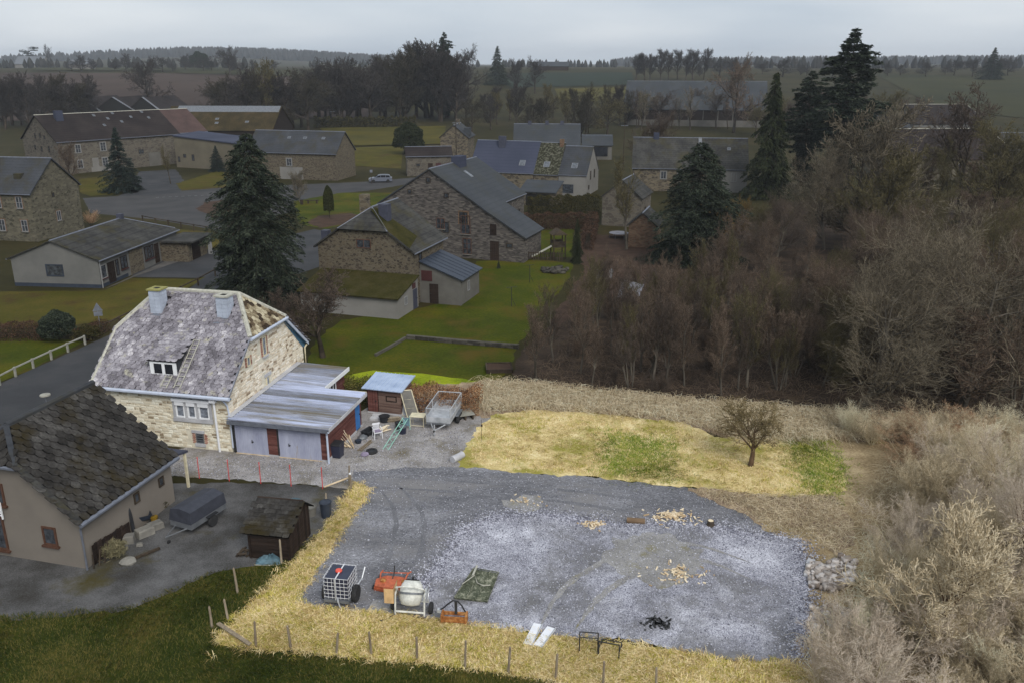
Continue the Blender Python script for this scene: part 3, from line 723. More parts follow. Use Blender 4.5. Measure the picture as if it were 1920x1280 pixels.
def house(name, label, x, y, ang, L, W, he, hr, wall, roof, ov=.3, hip0=0.0, hip1=0.0, th=.14, cat='house', group=None, in0=None, in1=None, ridge='zinc', roofs=None, fascia=None, z=0.0):
    """gabled (or half-hipped) building; x runs along the ridge, y across, the front is y = 0"""
    root = thing(name, label, cat, (x, y, z), R(ang), group)
    k = (hr - he) / (W / 2)
    def end(hp):
        hz = hr - hp * (hr - he)
        return hz, max((hr - hz) / k, .01)
    (z0, a0), (z1, a1) = end(hip0), end(hip1)
    sec = lambda X, hz, a: [(X, 0, -.4), (X, W, -.4), (X, W, he - .01), (X, W / 2 + a, hz - .01), (X, W / 2 - a, hz - .01), (X, 0, he - .01)]
    P = sec(0, z0, a0) + sec(L, z1, a1)
    mb = MB()
    mb.add(P, [tuple(range(6)), tuple(reversed(range(6, 12)))] + [((i + 1) % 6, i, 6 + i, 6 + (i + 1) % 6) for i in range(6)])
    wo = mb.build('wall', MATS[wall], root)
    in0 = (a0 * .75 if hip0 else -ov) if in0 is None else in0
    in1 = (a1 * .75 if hip1 else -ov) if in1 is None else in1
    e = he - k * ov
    y0, y1 = W / 2 - a0, W / 2 - a1
    def plane(back):
        m = (lambda yy: W - yy) if back else (lambda yy: yy)
        pts = [(-ov, m(-ov), e), (L + ov, m(-ov), e)]
        if hip1: pts.append((L + ov, m(y1), z1))
        pts.append((L - in1, m(W / 2), hr))
        pts.append((in0, m(W / 2), hr))
        if hip0: pts.append((-ov, m(y0), z0))
        return pts
    mb = MB()
    slab(mb, plane(False), th)
    slab(mb, plane(True), th)
    if hip0: slab(mb, [(-ov, y0, z0), (in0, W / 2, hr), (-ov, W - y0, z0)], th)
    if hip1: slab(mb, [(L + ov, y1, z1), (L + ov, W - y1, z1), (L - in1, W / 2, hr)], th)
    ro = mb.build('roof', MATS[roof], root)
    if ridge:
        c = MB(); c.tube([(in0 - (.02 if hip0 else 0), W / 2, hr + th * .75), (L - in1, W / 2, hr + th * .75)], .11, 6)
        if hip0:
            for yy in (y0, W - y0): c.tube([(in0, W / 2, hr + th * .75), (-ov, yy, z0 + th * .7)], .09, 5)
        if hip1:
            for yy in (y1, W - y1): c.tube([(L - in1, W / 2, hr + th * .75), (L + ov, yy, z1 + th * .7)], .09, 5)
        c.build('ridge_cap', MATS[ridge], ro)
    if fascia:
        g = MB()
        g.tube([(-ov, -ov - .06, e + .02), (L + ov, -ov - .06, e + .02)], .075, 6)
        g.build('gutter', MATS[fascia], root)
        g = MB()
        g.tube([(-ov, W + ov + .06, e + .02), (L + ov, W + ov + .06, e + .02)], .075, 6)
        g.build('gutter', MATS[fascia], root)
    return root, ro, wo, faces(L, W)

def chimney(ro, x, y, z0, z1, w, d, mat, cap='cap_stone'):
    mb = MB(); mb.bb(x - w / 2, x + w / 2, y - d / 2, y + d / 2, z0, z1)
    o = mb.build('chimney', MATS[mat], ro)
    return o

def skylight(ro, L, W, he, hr, s, t, w, h, th=.14, back=False, mat='glass_sky', name='skylight'):
    k = (hr - he) / (W / 2)
    yy = t * W / 2
    al = Vector((1, 0, 0)); up = Vector((0, 1, k)).normalized(); nn = al.cross(up)
    o = Vector((s, yy, he + k * yy)) + nn * th
    mb = MB(); mb.prism([o - al * w / 2, o + al * w / 2, o + al * w / 2 + up * h, o - al * w / 2 + up * h], nn * .05)
    q = mb.build(name, MATS['galvanised_dull'], ro)
    o = o + nn * .052
    mb = MB(); mb.prism([o - al * w * .38 + up * .08, o + al * w * .38 + up * .08, o + al * w * .38 + up * (h - .08), o - al * w * .38 + up * (h - .08)], nn * .01)
    mb.build('pane', MATS[mat], q)
    return q

# ------------------------------------------------------------------ pieces laid in courses
def place_pieces(parent, meshes, items, name, limit, rest_name, mat, key=None):
    """items: list of (mesh index, matrix, size); the largest become objects of their own, the rest one part"""
    order = sorted(range(len(items)), key=lambda i: -(key(items[i]) if key else 0)) if key else list(range(len(items)))
    for n, i in enumerate(order[:limit]):
        mi, mx, _ = items[i]
        link(name, meshes[mi], mat, parent, mx)
    rest = order[limit:]
    if rest:
        mb = MB()
        for i in rest:
            mi, mx, _ = items[i]
            me = meshes[mi]
            mb.add([mx @ v.co for v in me.vertices], [tuple(p.vertices) for p in me.polygons])
        o = mb.build(rest_name, mat, parent)
        o['kind'] = 'stuff'

def slate_mesh(name, w, h, cut, th, lift, rs):
    """one slate: clipped lower corners, lower edge lifted; y runs up the roof, z out of it"""
    j = lambda a: rs.uniform(-a, a)
    x = w / 2
    P = [(-x, h), (x, h), (x + j(.01), cut + j(.02)), (x - cut + j(.02), 0 + j(.012)), (-x + cut + j(.02), 0 + j(.012)), (-x + j(.01), cut + j(.02))]
    zz = [lift * (1 - p[1] / h) for p in P]
    V = [(p[0], p[1], z) for p, z in zip(P, zz)] + [(p[0], p[1], z + th) for p, z in zip(P, zz)]
    F = [tuple(range(6, 12))] + [((i + 1) % 6, i, 6 + i, 6 + (i + 1) % 6) for i in range(6)]
    me = bpy.data.meshes.new(name); me.from_pydata(V, [], F); me.update()
    return me

def course_slates(poly3, w, ex, h, nm, rs, margin=.08, skip=None, off=.0, rowskew=0.0):
    """matrices of slates covering a planar roof polygon whose first edge is the eave"""
    P = [Vector(p) for p in poly3]
    al = (P[1] - P[0]).normalized()
    nn = (P[1] - P[0]).cross(P[2] - P[0]).normalized()
    if nn.z < 0: nn = -nn
    up = nn.cross(al)
    if up.z < 0: up = -up
    o = P[0]
    q2 = np.array([((p - o).dot(al), (p - o).dot(up)) for p in P])
    lo, hi = q2.min(0), q2.max(0)
    items = []
    row = 0
    v = lo[1] - .02
    while v < hi[1]:
        u = lo[0] + (w / 2 if row % 2 else 0)
        us = []
        while u < hi[0] + w / 2:
            us.append(u); u += w
        C = np.array([(a, v + ex * .55) for a in us])
        ok = inside(C, q2)
        for a, good in zip(us, ok):
            if not good: continue
            c = o + al * (a + rs.uniform(-.012, .012)) + up * (v + rs.uniform(-.012, .012)) + nn * (off + rs.uniform(0, .008))
            if skip and skip(c): continue
            rot = Matrix((al, up, nn)).transposed() @ Matrix.Rotation(rs.uniform(-.03, .03), 3, 'Z') @ Matrix.Rotation(rs.uniform(-.012, .012), 3, 'Y')
            items.append((rs.randrange(nm), Matrix.Translation(c) @ rot.to_4x4(), 1.0))
        v += ex; row += 1
    return items

def stone_mesh(rs):
    j = lambda a: rs.uniform(-a, a)
    B = [(-.5, -.5), (.5, -.5), (.5, .5), (-.5, .5)]
    B = [(x + j(.06), y + j(.1)) for x, y in B]
    T = [(x * .86 + j(.03), y * .78 + j(.05)) for x, y in B]
    V = [(x, y, 0) for x, y in B] + [(x, y, 1 + j(.25)) for x, y in T]
    F = [(4, 5, 6, 7)] + [(i, (i + 1) % 4, 4 + (i + 1) % 4, 4 + i) for i in range(4)]
    me = bpy.data.meshes.new('stone'); me.from_pydata(V, [], F); me.update()
    return me

def wall_stones(fc, t0, t1, z0, top, holes, rs, nm, hmin=.10, hmax=.21, wmin=.2, wmax=.58, proud=.022):
    """courses of rubble stones on a wall face; top(t) is the wall's upper edge"""
    items = []
    z = z0
    while z < 9:
        h = rs.uniform(hmin, hmax)
        t = t0 + rs.uniform(0, .15)
        any_ = False
        while t < t1 - .08:
            w = min(rs.uniform(wmin, wmax) * (1.0 if rs.random() < .75 else .6), t1 - t - .02)
            if w < .08: break
            c = t + w / 2; zc = z + h / 2 + rs.uniform(-.025, .025)
            if zc + h / 2 < min(top(t), top(t + w)) - .02:
                any_ = True
                if not any(a - w / 2 < c < b + w / 2 and q0 - h / 2 < zc < q1 + h / 2 for a, b, q0, q1 in holes):
                    hh = (h - .03) * rs.uniform(.82, 1.05); ww = w - .03
                    p = fc.p(c, zc, -.004)
                    rot = Matrix((fc.al, Vector((0, 0, 1)), fc.out)).transposed()
                    if rot.determinant() < 0: rot = Matrix((-fc.al, Vector((0, 0, 1)), fc.out)).transposed()
                    rot = rot @ Matrix.Rotation(rs.uniform(-.07, .07), 3, 'Z')
                    mx = Matrix.Translation(p) @ rot.to_4x4() @ Matrix.Diagonal((ww, hh, proud * rs.uniform(.6, 1.5), 1))
                    items.append((rs.randrange(nm), mx, ww * hh))
            t += w
        if not any_ and z > z0 + 1: break
        z += h
    return items

# ================================================================== the pale stone house
rs = random.Random(11)
ST_MESH = [stone_mesh(rs) for _ in range(10)]
ST_MESH_W = [stone_mesh(rs) for _ in range(10)]
SL_MESH = [slate_mesh('slate', .335, .40, .085, .016, .032, rs) for _ in range(8)]

def main_house():
    L, W, he, hr, hz, ov = 8.52, 10.06, 3.85, 8.26, 6.24, .3
    ir, il = 1.54, 1.51
    root = thing('stone_house', 'pale stone house with lichen-grey slate roof, small dormer and two chimneys', 'house', (-16.66, 46.39, 0), R(-12.24))
    k = (hr - he) / (W / 2); yh = (hz - he) / k; e = he - k * ov
    sec = lambda X: [(X, 0, -.4), (X, W, -.4), (X, W, he - .02), (X, W - yh, hz - .02), (X, yh, hz - .02), (X, 0, he - .02)]
    mb = MB(); mb.add(sec(-L) + sec(0), [tuple(range(6)), tuple(reversed(range(6, 12)))] + [((i + 1) % 6, i, 6 + i, 6 + (i + 1) % 6) for i in range(6)])
    wall = mb.build('wall', MATS['mortar_pale'], root)
    F = Face((0, 0), (1, 0), (0, -1)); Gb = Face((0, 0), (0, 1), (1, 0))
    # openings
    tri = (-3.6, -1.02, 1.74, 3.55); cel = (-2.62, -1.70, .15, 1.25)
    tall = (4.25, 5.3, 4.2, 5.85); small = (2.3, 3.2, 4.3, 5.25); low = (4.4, 5.3, 2.2, 3.3)
    it = wall_stones(F, -L, 0, .04, lambda t: he - .1, [tri, cel], rs, 10)
    it2 = wall_stones(Gb, 0, W, .04, lambda t: min(he + k * t, he + k * (W - t), hz) - .06, [tall, small, low], rs, 10)
    it2 = [q for q in it2 if not (q[1].translation.z < 2.25 and q[1].translation.y < 9.2)]
    for x in (-L + .01, -.01):
        pass
    place_pieces(wall, ST_MESH, it, 'stone', 150, 'small_stones', MATS['stone_pale'], key=lambda q: q[2])
    place_pieces(wall, ST_MESH_W, it2, 'stone', 150, 'small_stones', MATS['stone_pale_warm'], key=lambda q: q[2])
    # roof
    front = [(-L - ov, -ov, e), (ov, -ov, e), (ov, yh, hz), (-ir, W / 2, hr), (-L + il, W / 2, hr), (-L - ov, yh, hz)]
    back = [(p[0], W - p[1], p[2]) for p in front]
    hipr = [(ov, yh, hz), (ov, W - yh, hz), (-ir, W / 2, hr)]
    hipl = [(-L - ov, W - yh, hz), (-L - ov, yh, hz), (-L + il, W / 2, hr)]
    mb = MB()
    for p in (front, back, hipr, hipl): slab(mb, p, .09)
    roof = mb.build('roof', MATS['slate_bed'], root)
    def skip(c):
        if -5.05 < c.x < -3.5 and .5 < c.y < 2.2: return True
        if (-6.95 < c.x < -6.05 or -2.35 < c.x < -1.5) and 3.55 < c.y < 4.4: return True
        return False
    items = course_slates(front, .36, .275, .40, 8, rs, skip=skip, off=.092)
    place_pieces(roof, SL_MESH, items, 'slate', 300, 'upper_slates', MATS['slate_lichen'], key=lambda q: -q[1].translation.y + q[1].translation.x * .02)
    hs = [slate_mesh('slate', .335, .40, .085, .016, .032, rs) for _ in range(4)]
    items = course_slates(hipr, .36, .275, .40, 4, rs, off=.092) + course_slates(hipl, .36, .275, .40, 4, rs, off=.092)
    place_pieces(roof, hs, items, 'slate', 0, 'hip_slates', MATS['slate_moss'])
    hb = [slate_mesh('slate', .335, .40, .085, .016, .032, rs) for _ in range(2)]
    place_pieces(roof, hb, course_slates([back[1], back[0]] + back[:1:-1], .36, .275, .40, 2, rs, off=.092), 'slate', 0, 'rear_slates', MATS['slate_lichen'])
    # ridge and hip caps
    mb = MB()
    mb.tube([(-L + il, W / 2, hr + .1), (-ir, W / 2, hr + .1)], .15, 7)
    for a, b in (((-ir, W / 2, hr + .1), (ov, yh, hz + .1)), ((-ir, W / 2, hr + .1), (ov, W - yh, hz + .1)), ((-L + il, W / 2, hr + .1), (-L - ov, yh, hz + .1)), ((-L + il, W / 2, hr + .1), (-L - ov, W - yh, hz + .1))):
        mb.tube([a, b], .15, 7)
    mb.tube([(-L - ov, yh, hz + .1), (-L - ov, -ov, e + .1)], .11, 6)
    mb.build('ridge_cap', MATS['cap_stone'], roof)
    mb = MB()
    mb.tube([(ov, yh, hz + .07), (ov, -ov, e + .07)], .07, 6)
    mb.build('verge_trim', MATS['zinc'], roof)
    # gutters, fascia, verge boards
    mb = MB(); mb.tube([(-L - ov - .08, -ov - .1, e - .02), (ov + .08, -ov - .1, e - .02)], .12, 8); mb.build('gutter', MATS['gutter_blue'], root)
    mb = MB(); mb.bb(-L - ov, ov, -ov - .02, -.01, e - .16, e - .1); mb.build('soffit', MATS['soffit_blue'], root)
    mb = MB(); mb.bb(-L - ov, ov, -ov, -ov + .03, e - .14, e + .03); mb.build('fascia', MATS['gutter_blue'], root)
    mb = MB(); mb.tube([(ov + .1, yh - .1, hz - .02), (ov + .1, W - yh + .1, hz - .02)], .10, 8); mb.build('gutter', MATS['gutter_blue'], root)
    mb = MB(); mb.prism([(ov - .02, W - yh, hz + .06), (ov - .02, W - yh, hz - .16), (ov - .02, W + ov, e - .14), (ov - .02, W + ov, e + .08)], (.05, 0, 0)); mb.build('verge_board', MATS['gutter_blue'], root)
    mb = MB(); mb.prism([(.01, W - yh, hz - .03), (ov - .03, W - yh, hz - .03), (ov - .03, W + ov, e - .03), (.01, W + ov, e - .03)], (0, 0, -.03)); mb.build('soffit', MATS['soffit_blue'], root)
    mb = MB(); mb.prism([(.01, W + ov, e - .03), (.01, W - yh + .3, hz - .45), (.01, W - .05, he - .5), (.01, W + ov, e - .35)], (.03, 0, 0)); mb.build('bargeboard', MATS['soffit_blue'], root)
    # downpipes
    mb = MB(); mb.bb(-1.0, -.62, -.34, -.06, e - .38, e - .12); mb.tube([(-.81, -.14, e - .3), (-.77, -.12, .0)], .07, 8); mb.build('downpipe', MATS['white_plastic'], root)
    mb = MB(); mb.tube([(-.2, -.28, e - .06), (.02, -.08, 3.0), (.12, -.10, 2.2), (.12, -.10, .35)], .045, 6); mb.build('downpipe', MATS['gutter_blue'], root)
    mb = MB(); mb.tube([(.2, W + .25, e - .1), (.1, W + .1, 3.3), (.1, W + .1, 1.0)], .06, 6); mb.build('downpipe', MATS['cream_paint'], root)
    mb = MB(); mb.tube([(-L - .06, -.06, e - .25), (-L - .06, -.06, .0)], .06, 6); mb.build('downpipe', MATS['gutter_blue'], root)
    # triple window in its concrete surround
    mb = MB()
    F.box(mb, -3.6, -1.04, 3.2, 3.56, 0, .05); F.box(mb, -3.6, -3.42, 1.98, 3.2, 0, .07); F.box(mb, -1.22, -1.04, 1.98, 3.2, 0, .07)
    F.box(mb, -3.62, -1.02, 1.76, 1.98, 0, .12)
    for q in (-2.74, -2.0): F.box(mb, q - .09, q + .09, 1.98, 3.2, 0, .07)
    mb.build('window_surround', MATS['concrete'], root)
    mb = MB(); F.box(mb, -3.58, -1.1, 3.06, 3.24, .072, .2); mb.build('shutter_rail', MATS['white_plastic'], root)
    for a, b in ((-3.42, -2.83), (-2.65, -2.09), (-1.91, -1.22)):
        w = window(root, F, a, 2.0, b - a, .92, nx=1, fw=.09, frame='white_paint', pane='glass_curtain', sill=None)
        m2 = MB(); F.box(m2, a + .01, b - .01, 2.80, 3.06, .062, .16); m2.build('shutter_box', MATS['white_plastic'], w)
        m2 = MB(); F.box(m2, a + .03, b - .03, 2.0, 2.09, .062, .1); m2.build('sill', MATS['white_plastic'], w)
    # cellar window
    w = window(root, F, -2.3, .42, .5, .62, nx=1, nz=4, fw=.05, frame='galvanised_dull', sill=None)
    mb = MB(); F.box(mb, -2.56, -1.72, 1.05, 1.22, 0, .06); F.box(mb, -2.38, -1.72, .2, .4, 0, .1); mb.build('lintel', MATS['concrete'], w)
    bm = MB().box((0, 0, 0), (.16, .06, .055)).mesh('brick')
    for i in range(9):
        for s in (-2.44, -1.66):
            link('brick', bm, MATS['brick_red'], w, Matrix.Translation(F.p(s + (.03 if i % 2 else -.03), .43 + i * .069, .012)))
    # gable openings with brick reveals
    def gwin(t, z, ww, h, split=.5, sill='concrete'):
        w = window(root, Gb, t, z, ww, h, nx=1, fw=.06, frame='cream_paint', pane='glass_curtain', sill=sill)
        n = int(h / .075)
        for i in range(n):
            for s in (t - .1, t + ww + .1):
                link('brick', bm, MATS['brick_red'], w, Matrix.Translation(Gb.p(s, z + .04 + i * .075, .02)) @ Matrix.Rotation(R(90), 4, 'Z'))
        return w
    gwin(4.55, 4.5, .48, 1.2)
    gwin(2.55, 4.5, .4, .6, sill=None)
    w = window(root, Gb, 4.66, 2.3, .42, .8, nx=1, frame='cream_paint', pane='glass_curtain', sill=None)
    mb = MB(); Gb.box(mb, 4.45, 5.25, 3.12, 3.3, 0, .1); mb.build('lintel', MATS['concrete'], w)
    # dormer
    x0, x1, yf, zb, zt = -5.15, -3.4, .52, 4.30, 5.26
    mb = MB(); mb.add([(x0, yf, zb - .1), (x1, yf, zb - .1), (x1, yf, zt), (x0, yf, zt), (x0, 2.85, 6.33), (x1, 2.85, 6.33)], [(0, 1, 2, 3), (0, 3, 4), (1, 5, 2), (3, 2, 5, 4), (0, 4, 5, 1)])
    dm = mb.build('dormer', MATS['slate_grey'], root)
    drp = [(x0 - .13, yf - .1, zt - .02), (x1 + .1, yf - .1, zt - .02), (x1 + .1, 2.98, 6.44), (x0 - .13, 2.98, 6.44)]
    mb = MB(); slab(mb, drp, .07); mb.build('dormer_roof', MATS['slate_bed'], dm)
    ds = [slate_mesh('slate', .36, .42, .09, .016, .03, rs) for _ in range(3)]
    mb = MB()
    for mi, mx, _ in course_slates(drp, .36, .28, .42, 3, rs, off=.072):
        mb.add([mx @ v.co for v in ds[mi].vertices], [tuple(p.vertices) for p in ds[mi].polygons])
    o = mb.build('dormer_slates', MATS['slate_lichen'], dm); o['kind'] = 'stuff'
    DF = Face((0, yf), (1, 0), (0, -1))
    mb = MB()
    DF.box(mb, x0, x0 + .24, zb - .02, zt - .05, .0, .05); DF.box(mb, x1 - .24, x1, zb - .02, zt - .05, .0, .05); DF.box(mb, x0 + .24, x1 - .24, zb - .02, zb + .16, 0, .05); DF.box(mb, x0 + .24, x1 - .24, zt - .16, zt - .05, 0, .05)
    xm = (x0 + x1) / 2; DF.box(mb, xm - .09, xm + .09, zb + .16, zt - .16, 0, .05)
    wo = mb.build('window', MATS['white_paint'], dm)
    for a, b in ((x0 + .24, xm - .09), (xm + .09, x1 - .24)):
        mb = MB(); DF.box(mb, a, b, zb + .16, zt - .16, -.01, .015); mb.build('pane', MATS['glass_dark'], dm)
    # chimneys
    for cx, cap, top in ((-6.5, 'cap_moss', 8.62), (-1.92, 'cap_stone', 8.45)):
        mb = MB(); mb.bb(cx - .37, cx + .37, 3.62, 4.36, 6.7, top)
        ch = mb.build('chimney', MATS['chimney_slate'], root)
        for side in range(2):
            for i in range(6):
                z = 7.02 + i * .25
                if z > top - .2: continue
                for j in range(2):
                    b = MB()
                    if side == 0: b.bb(cx - .375 + j * .375 + .006, cx - .375 + (j + 1) * .375 - .006, 3.596, 3.618, z, z + .238)
                    else: b.bb(cx + .372, cx + .392, 3.62 + j * .37 + .006, 3.62 + (j + 1) * .37 - .006, z, z + .238)
                    b.build('slate', MATS['chimney_slate'], ch)
        mb = MB(); mb.bb(cx - .46, cx + .46, 3.53, 4.45, top, top + .09); c = mb.build('chimney_cap', MATS[cap], ch)
        mb = MB(); mb.bb(cx - .17, cx + .17, 3.83, 4.15, top + .091, top + .1); mb.build('flue', MATS['dark_void'], ch)
        mb = MB(); mb.prism([(cx - .5, 3.3, 6.7 + .09 + .07), (cx + .5, 3.3, 6.7 + .09 + .07), (cx + .5, 3.62, 6.98 + .09 + .07), (cx - .5, 3.62, 6.98 + .09 + .07)], (0, -.02, .03)); mb.build('flashing', MATS['zinc'], ch)
    return root, k, he

HOUSE, HK, HHE = main_house()
HM = Matrix.Translation((-16.66, 46.39, 0)) @ Matrix.Rotation(R(-12.24), 4, 'Z')   # house frame to world

def roof_ladder(x0, y0, x1, y1, label, rungs):
    n = Vector((0, -HK, 1)).normalized()
    a = Vector((x0, y0, HHE + HK * y0)) + n * .22; b = Vector((x1, y1, HHE + HK * y1)) + n * .22
    root = thing('roof_ladder', label, 'ladder', HM @ a, 0)
    rotm = Matrix.Rotation(R(-12.24), 3, 'Z')
    d = rotm @ (b - a); s = rotm @ Vector((.2, 0, 0))
    for q in (-1, 1):
        MB().tube([s * q, d + s * q], .03, 5).build('rail', MATS['cap_stone'], root)
    for i in range(rungs):
        p = d * ((i + .6) / rungs)
        MB().tube([p - s, p + s], .024, 5).build('rung', MATS['cap_stone'], root)
roof_ladder(-3.05, -.1, -2.98, 2.45, 'long pale ladder lying on the slates beside the dormer', 11)
roof_ladder(-3.92, -.14, -3.85, .5, 'short pale ladder lying below the dormer near the gutter', 3)

# ------------------------------------------------------------------ garage
def garage():
    root = thing('garage', 'low garage with rippled metal roof and brown plank walls', 'garage', HM @ Vector((.12, 0, 0)), R(-12.24))
    X1, Y1, zt = 5.95, 5.2, 2.12
    F = Face((0, 0), (1, 0), (0, -1)); S = Face((X1, 0), (0, 1), (1, 0))
    mb = MB()
    mb.bb(.02, X1, .02, Y1, -.3, zt)
    mb.build('wall', MATS['plank_dark'], root)
    mb = MB(); mb.bb(.02, 3.3, Y1 + .004, 9.0, -.3, zt + .02)
    mb.build('annex_wall', MATS['plank_red'], root)
    rr = random.Random(3)
    pm = {}
    def plank(fc, t0, t1, z0, z1, mat='plank_red'):
        mb = MB(); fc.box(mb, t0, t1, z0 + .004, z1 - .006, 0, .03 + rr.uniform(0, .008)); mb.build('plank', MATS[mat], root)
    z = .12
    while z < 1.78:
        plank(F, 2.26, 2.95, z, z + .14); plank(F, 5.62, X1, z, z + .14); z += .14
    z = 1.80
    while z < zt - .05:
        plank(F, .02, X1, z, z + .14); z += .14
    z = .16
    while z < zt - .04:
        plank(S, 0.05, 4.25, z, z + .15); plank(S, 5.02, Y1, z, z + .15); z += .15
    # footing
    mb = MB(); F.box(mb, 2.24, 2.97, -.1, .11, 0, .05); F.box(mb, 5.6, X1 + .04, -.1, .11, 0, .05); S.box(mb, .06, 4.25, -.1, .15, 0, .09); S.box(mb, 5.05, Y1, -.1, .15, 0, .09)
    mb.build('footing', MATS['concrete'], root)
    # up-and-over doors
    for a, b, hx in ((.18, 2.26, 1.25), (2.97, 5.6, 3.6)):
        mb = MB(); F.box(mb, a, b, .04, 1.78, .0, .02)
        n = int((b - a) / .11)
        for i in range(n):
            q = a + (b - a) * (i + .5) / n
            F.box(mb, q - .03, q + .03, .06, 1.76, .02, .032)
        d = mb.build('garage_door', MATS['door_metal'], root)
        mb = MB(); F.box(mb, hx - .02, hx + .1, .82, .86, .034, .09); F.box(mb, hx - .02, hx + .02, .75, .95, .034, .05); mb.build('handle', MATS['black_metal'], d)
        mb = MB(); F.box(mb, a - .04, b + .04, -.05, .035, .0, .1); mb.build('threshold', MATS['wood_fresh'], d)
    mb = MB(); F.box(mb, .02, .16, .0, 1.8, 0, .035); F.box(mb, 2.88, 2.96, .1, 1.8, .035, .06); mb.build('post', MATS['black_metal'], root)
    # blue side door
    d = door(root, S, 4.28, .1, .7, 1.85, mat='blue_paint')
    # rippled roof sheets, each laid along the front
    def sheets(x0, x1, y0, y1, zf, zb):
        n = max(1, round((y1 - y0) / .92)); w = (y1 - y0) / n
        for i in range(n):
            a, b = y0 + i * w - .03, y0 + (i + 1) * w + .03
            m = 60
            V, Fc = [], []
            for side in (0, 1):
                for j in range(m + 1):
                    yy = a + (b - a) * j / m
                    zz = zf + (zb - zf) * (yy - y0) / (y1 - y0) + .05 * max(-1, min(1, 2.2 * math.sin(yy * 2 * math.pi / .30))) + i * .0006
                    for xx in (x0, x1):
                        V.append((xx, yy, zz - .03 * side + (.10 if xx == x0 else 0)))
            k = 2 * (m + 1)
            for j in range(m):
                Fc.append((2 * j, 2 * j + 1, 2 * j + 3, 2 * j + 2))
                Fc.append((k + 2 * j + 2, k + 2 * j + 3, k + 2 * j + 1, k + 2 * j))
                Fc.append((2 * j + 1, k + 2 * j + 1, k + 2 * j + 3, 2 * j + 3))
                Fc.append((2 * j + 2, k + 2 * j + 2, k + 2 * j, 2 * j))
            Fc.append((0, k, k + 1, 1)); Fc.append((2 * m + 1, k + 2 * m + 1, k + 2 * m, 2 * m))
            me = bpy.data.meshes.new('roof_sheet'); me.from_pydata(V, [], Fc); me.update()
            link('roof_sheet', me, MATS['corrugated'], root)
    sheets(.0, X1 + .42, -.45, Y1 + .05, zt + .12, zt + .22)
    sheets(.0, 3.55, Y1 + .08, 9.2, zt + .22, zt + .30)
    mb = MB(); mb.bb(0, X1 + .42, -.52, -.47, zt - .08, zt + .13); mb.build('fascia', MATS['zinc'], root)
    mb = MB(); mb.bb(X1 + .43, X1 + .47, -.5, Y1 + .1, zt - .02, zt + .2); mb.build('verge_board', MATS['concrete'], root)
    mb = MB(); mb.bb(3.56, 3.6, Y1 + .15, 9.25, zt + .06, zt + .34); mb.build('verge_board', MATS['white_paint'], root)
    mb = MB(); mb.bb(3.58, X1 + .42, Y1 + .12, Y1 + .17, zt + .1, zt + .24); mb.build('verge_board', MATS['cream_paint'], root)
    mb = MB(); mb.tube([(X1 + .42, -.5, zt + .0), (X1 + .26, -.42, zt - .12), (X1 + .2, -.3, zt - .3), (X1 + .2, -.28, -.02)], .06, 8); mb.build('downpipe', MATS['gutter_blue'], root)
    A2 = Face((3.3, 0), (0, 1), (1, 0))
    window(root, A2, 6.2, 1.1, 1.3, .95, nx=3, frame='white_paint', sill=None)
    mb = MB(); mb.prism([(-.1, -.3, zt + .30), (.22, -.3, zt + .27), (.22, 9.0, zt + .45), (-.1, 9.0, zt + .48)], (0, 0, .03)); mb.build('flashing', MATS['concrete'], root)
    return root
GARAGE = garage()

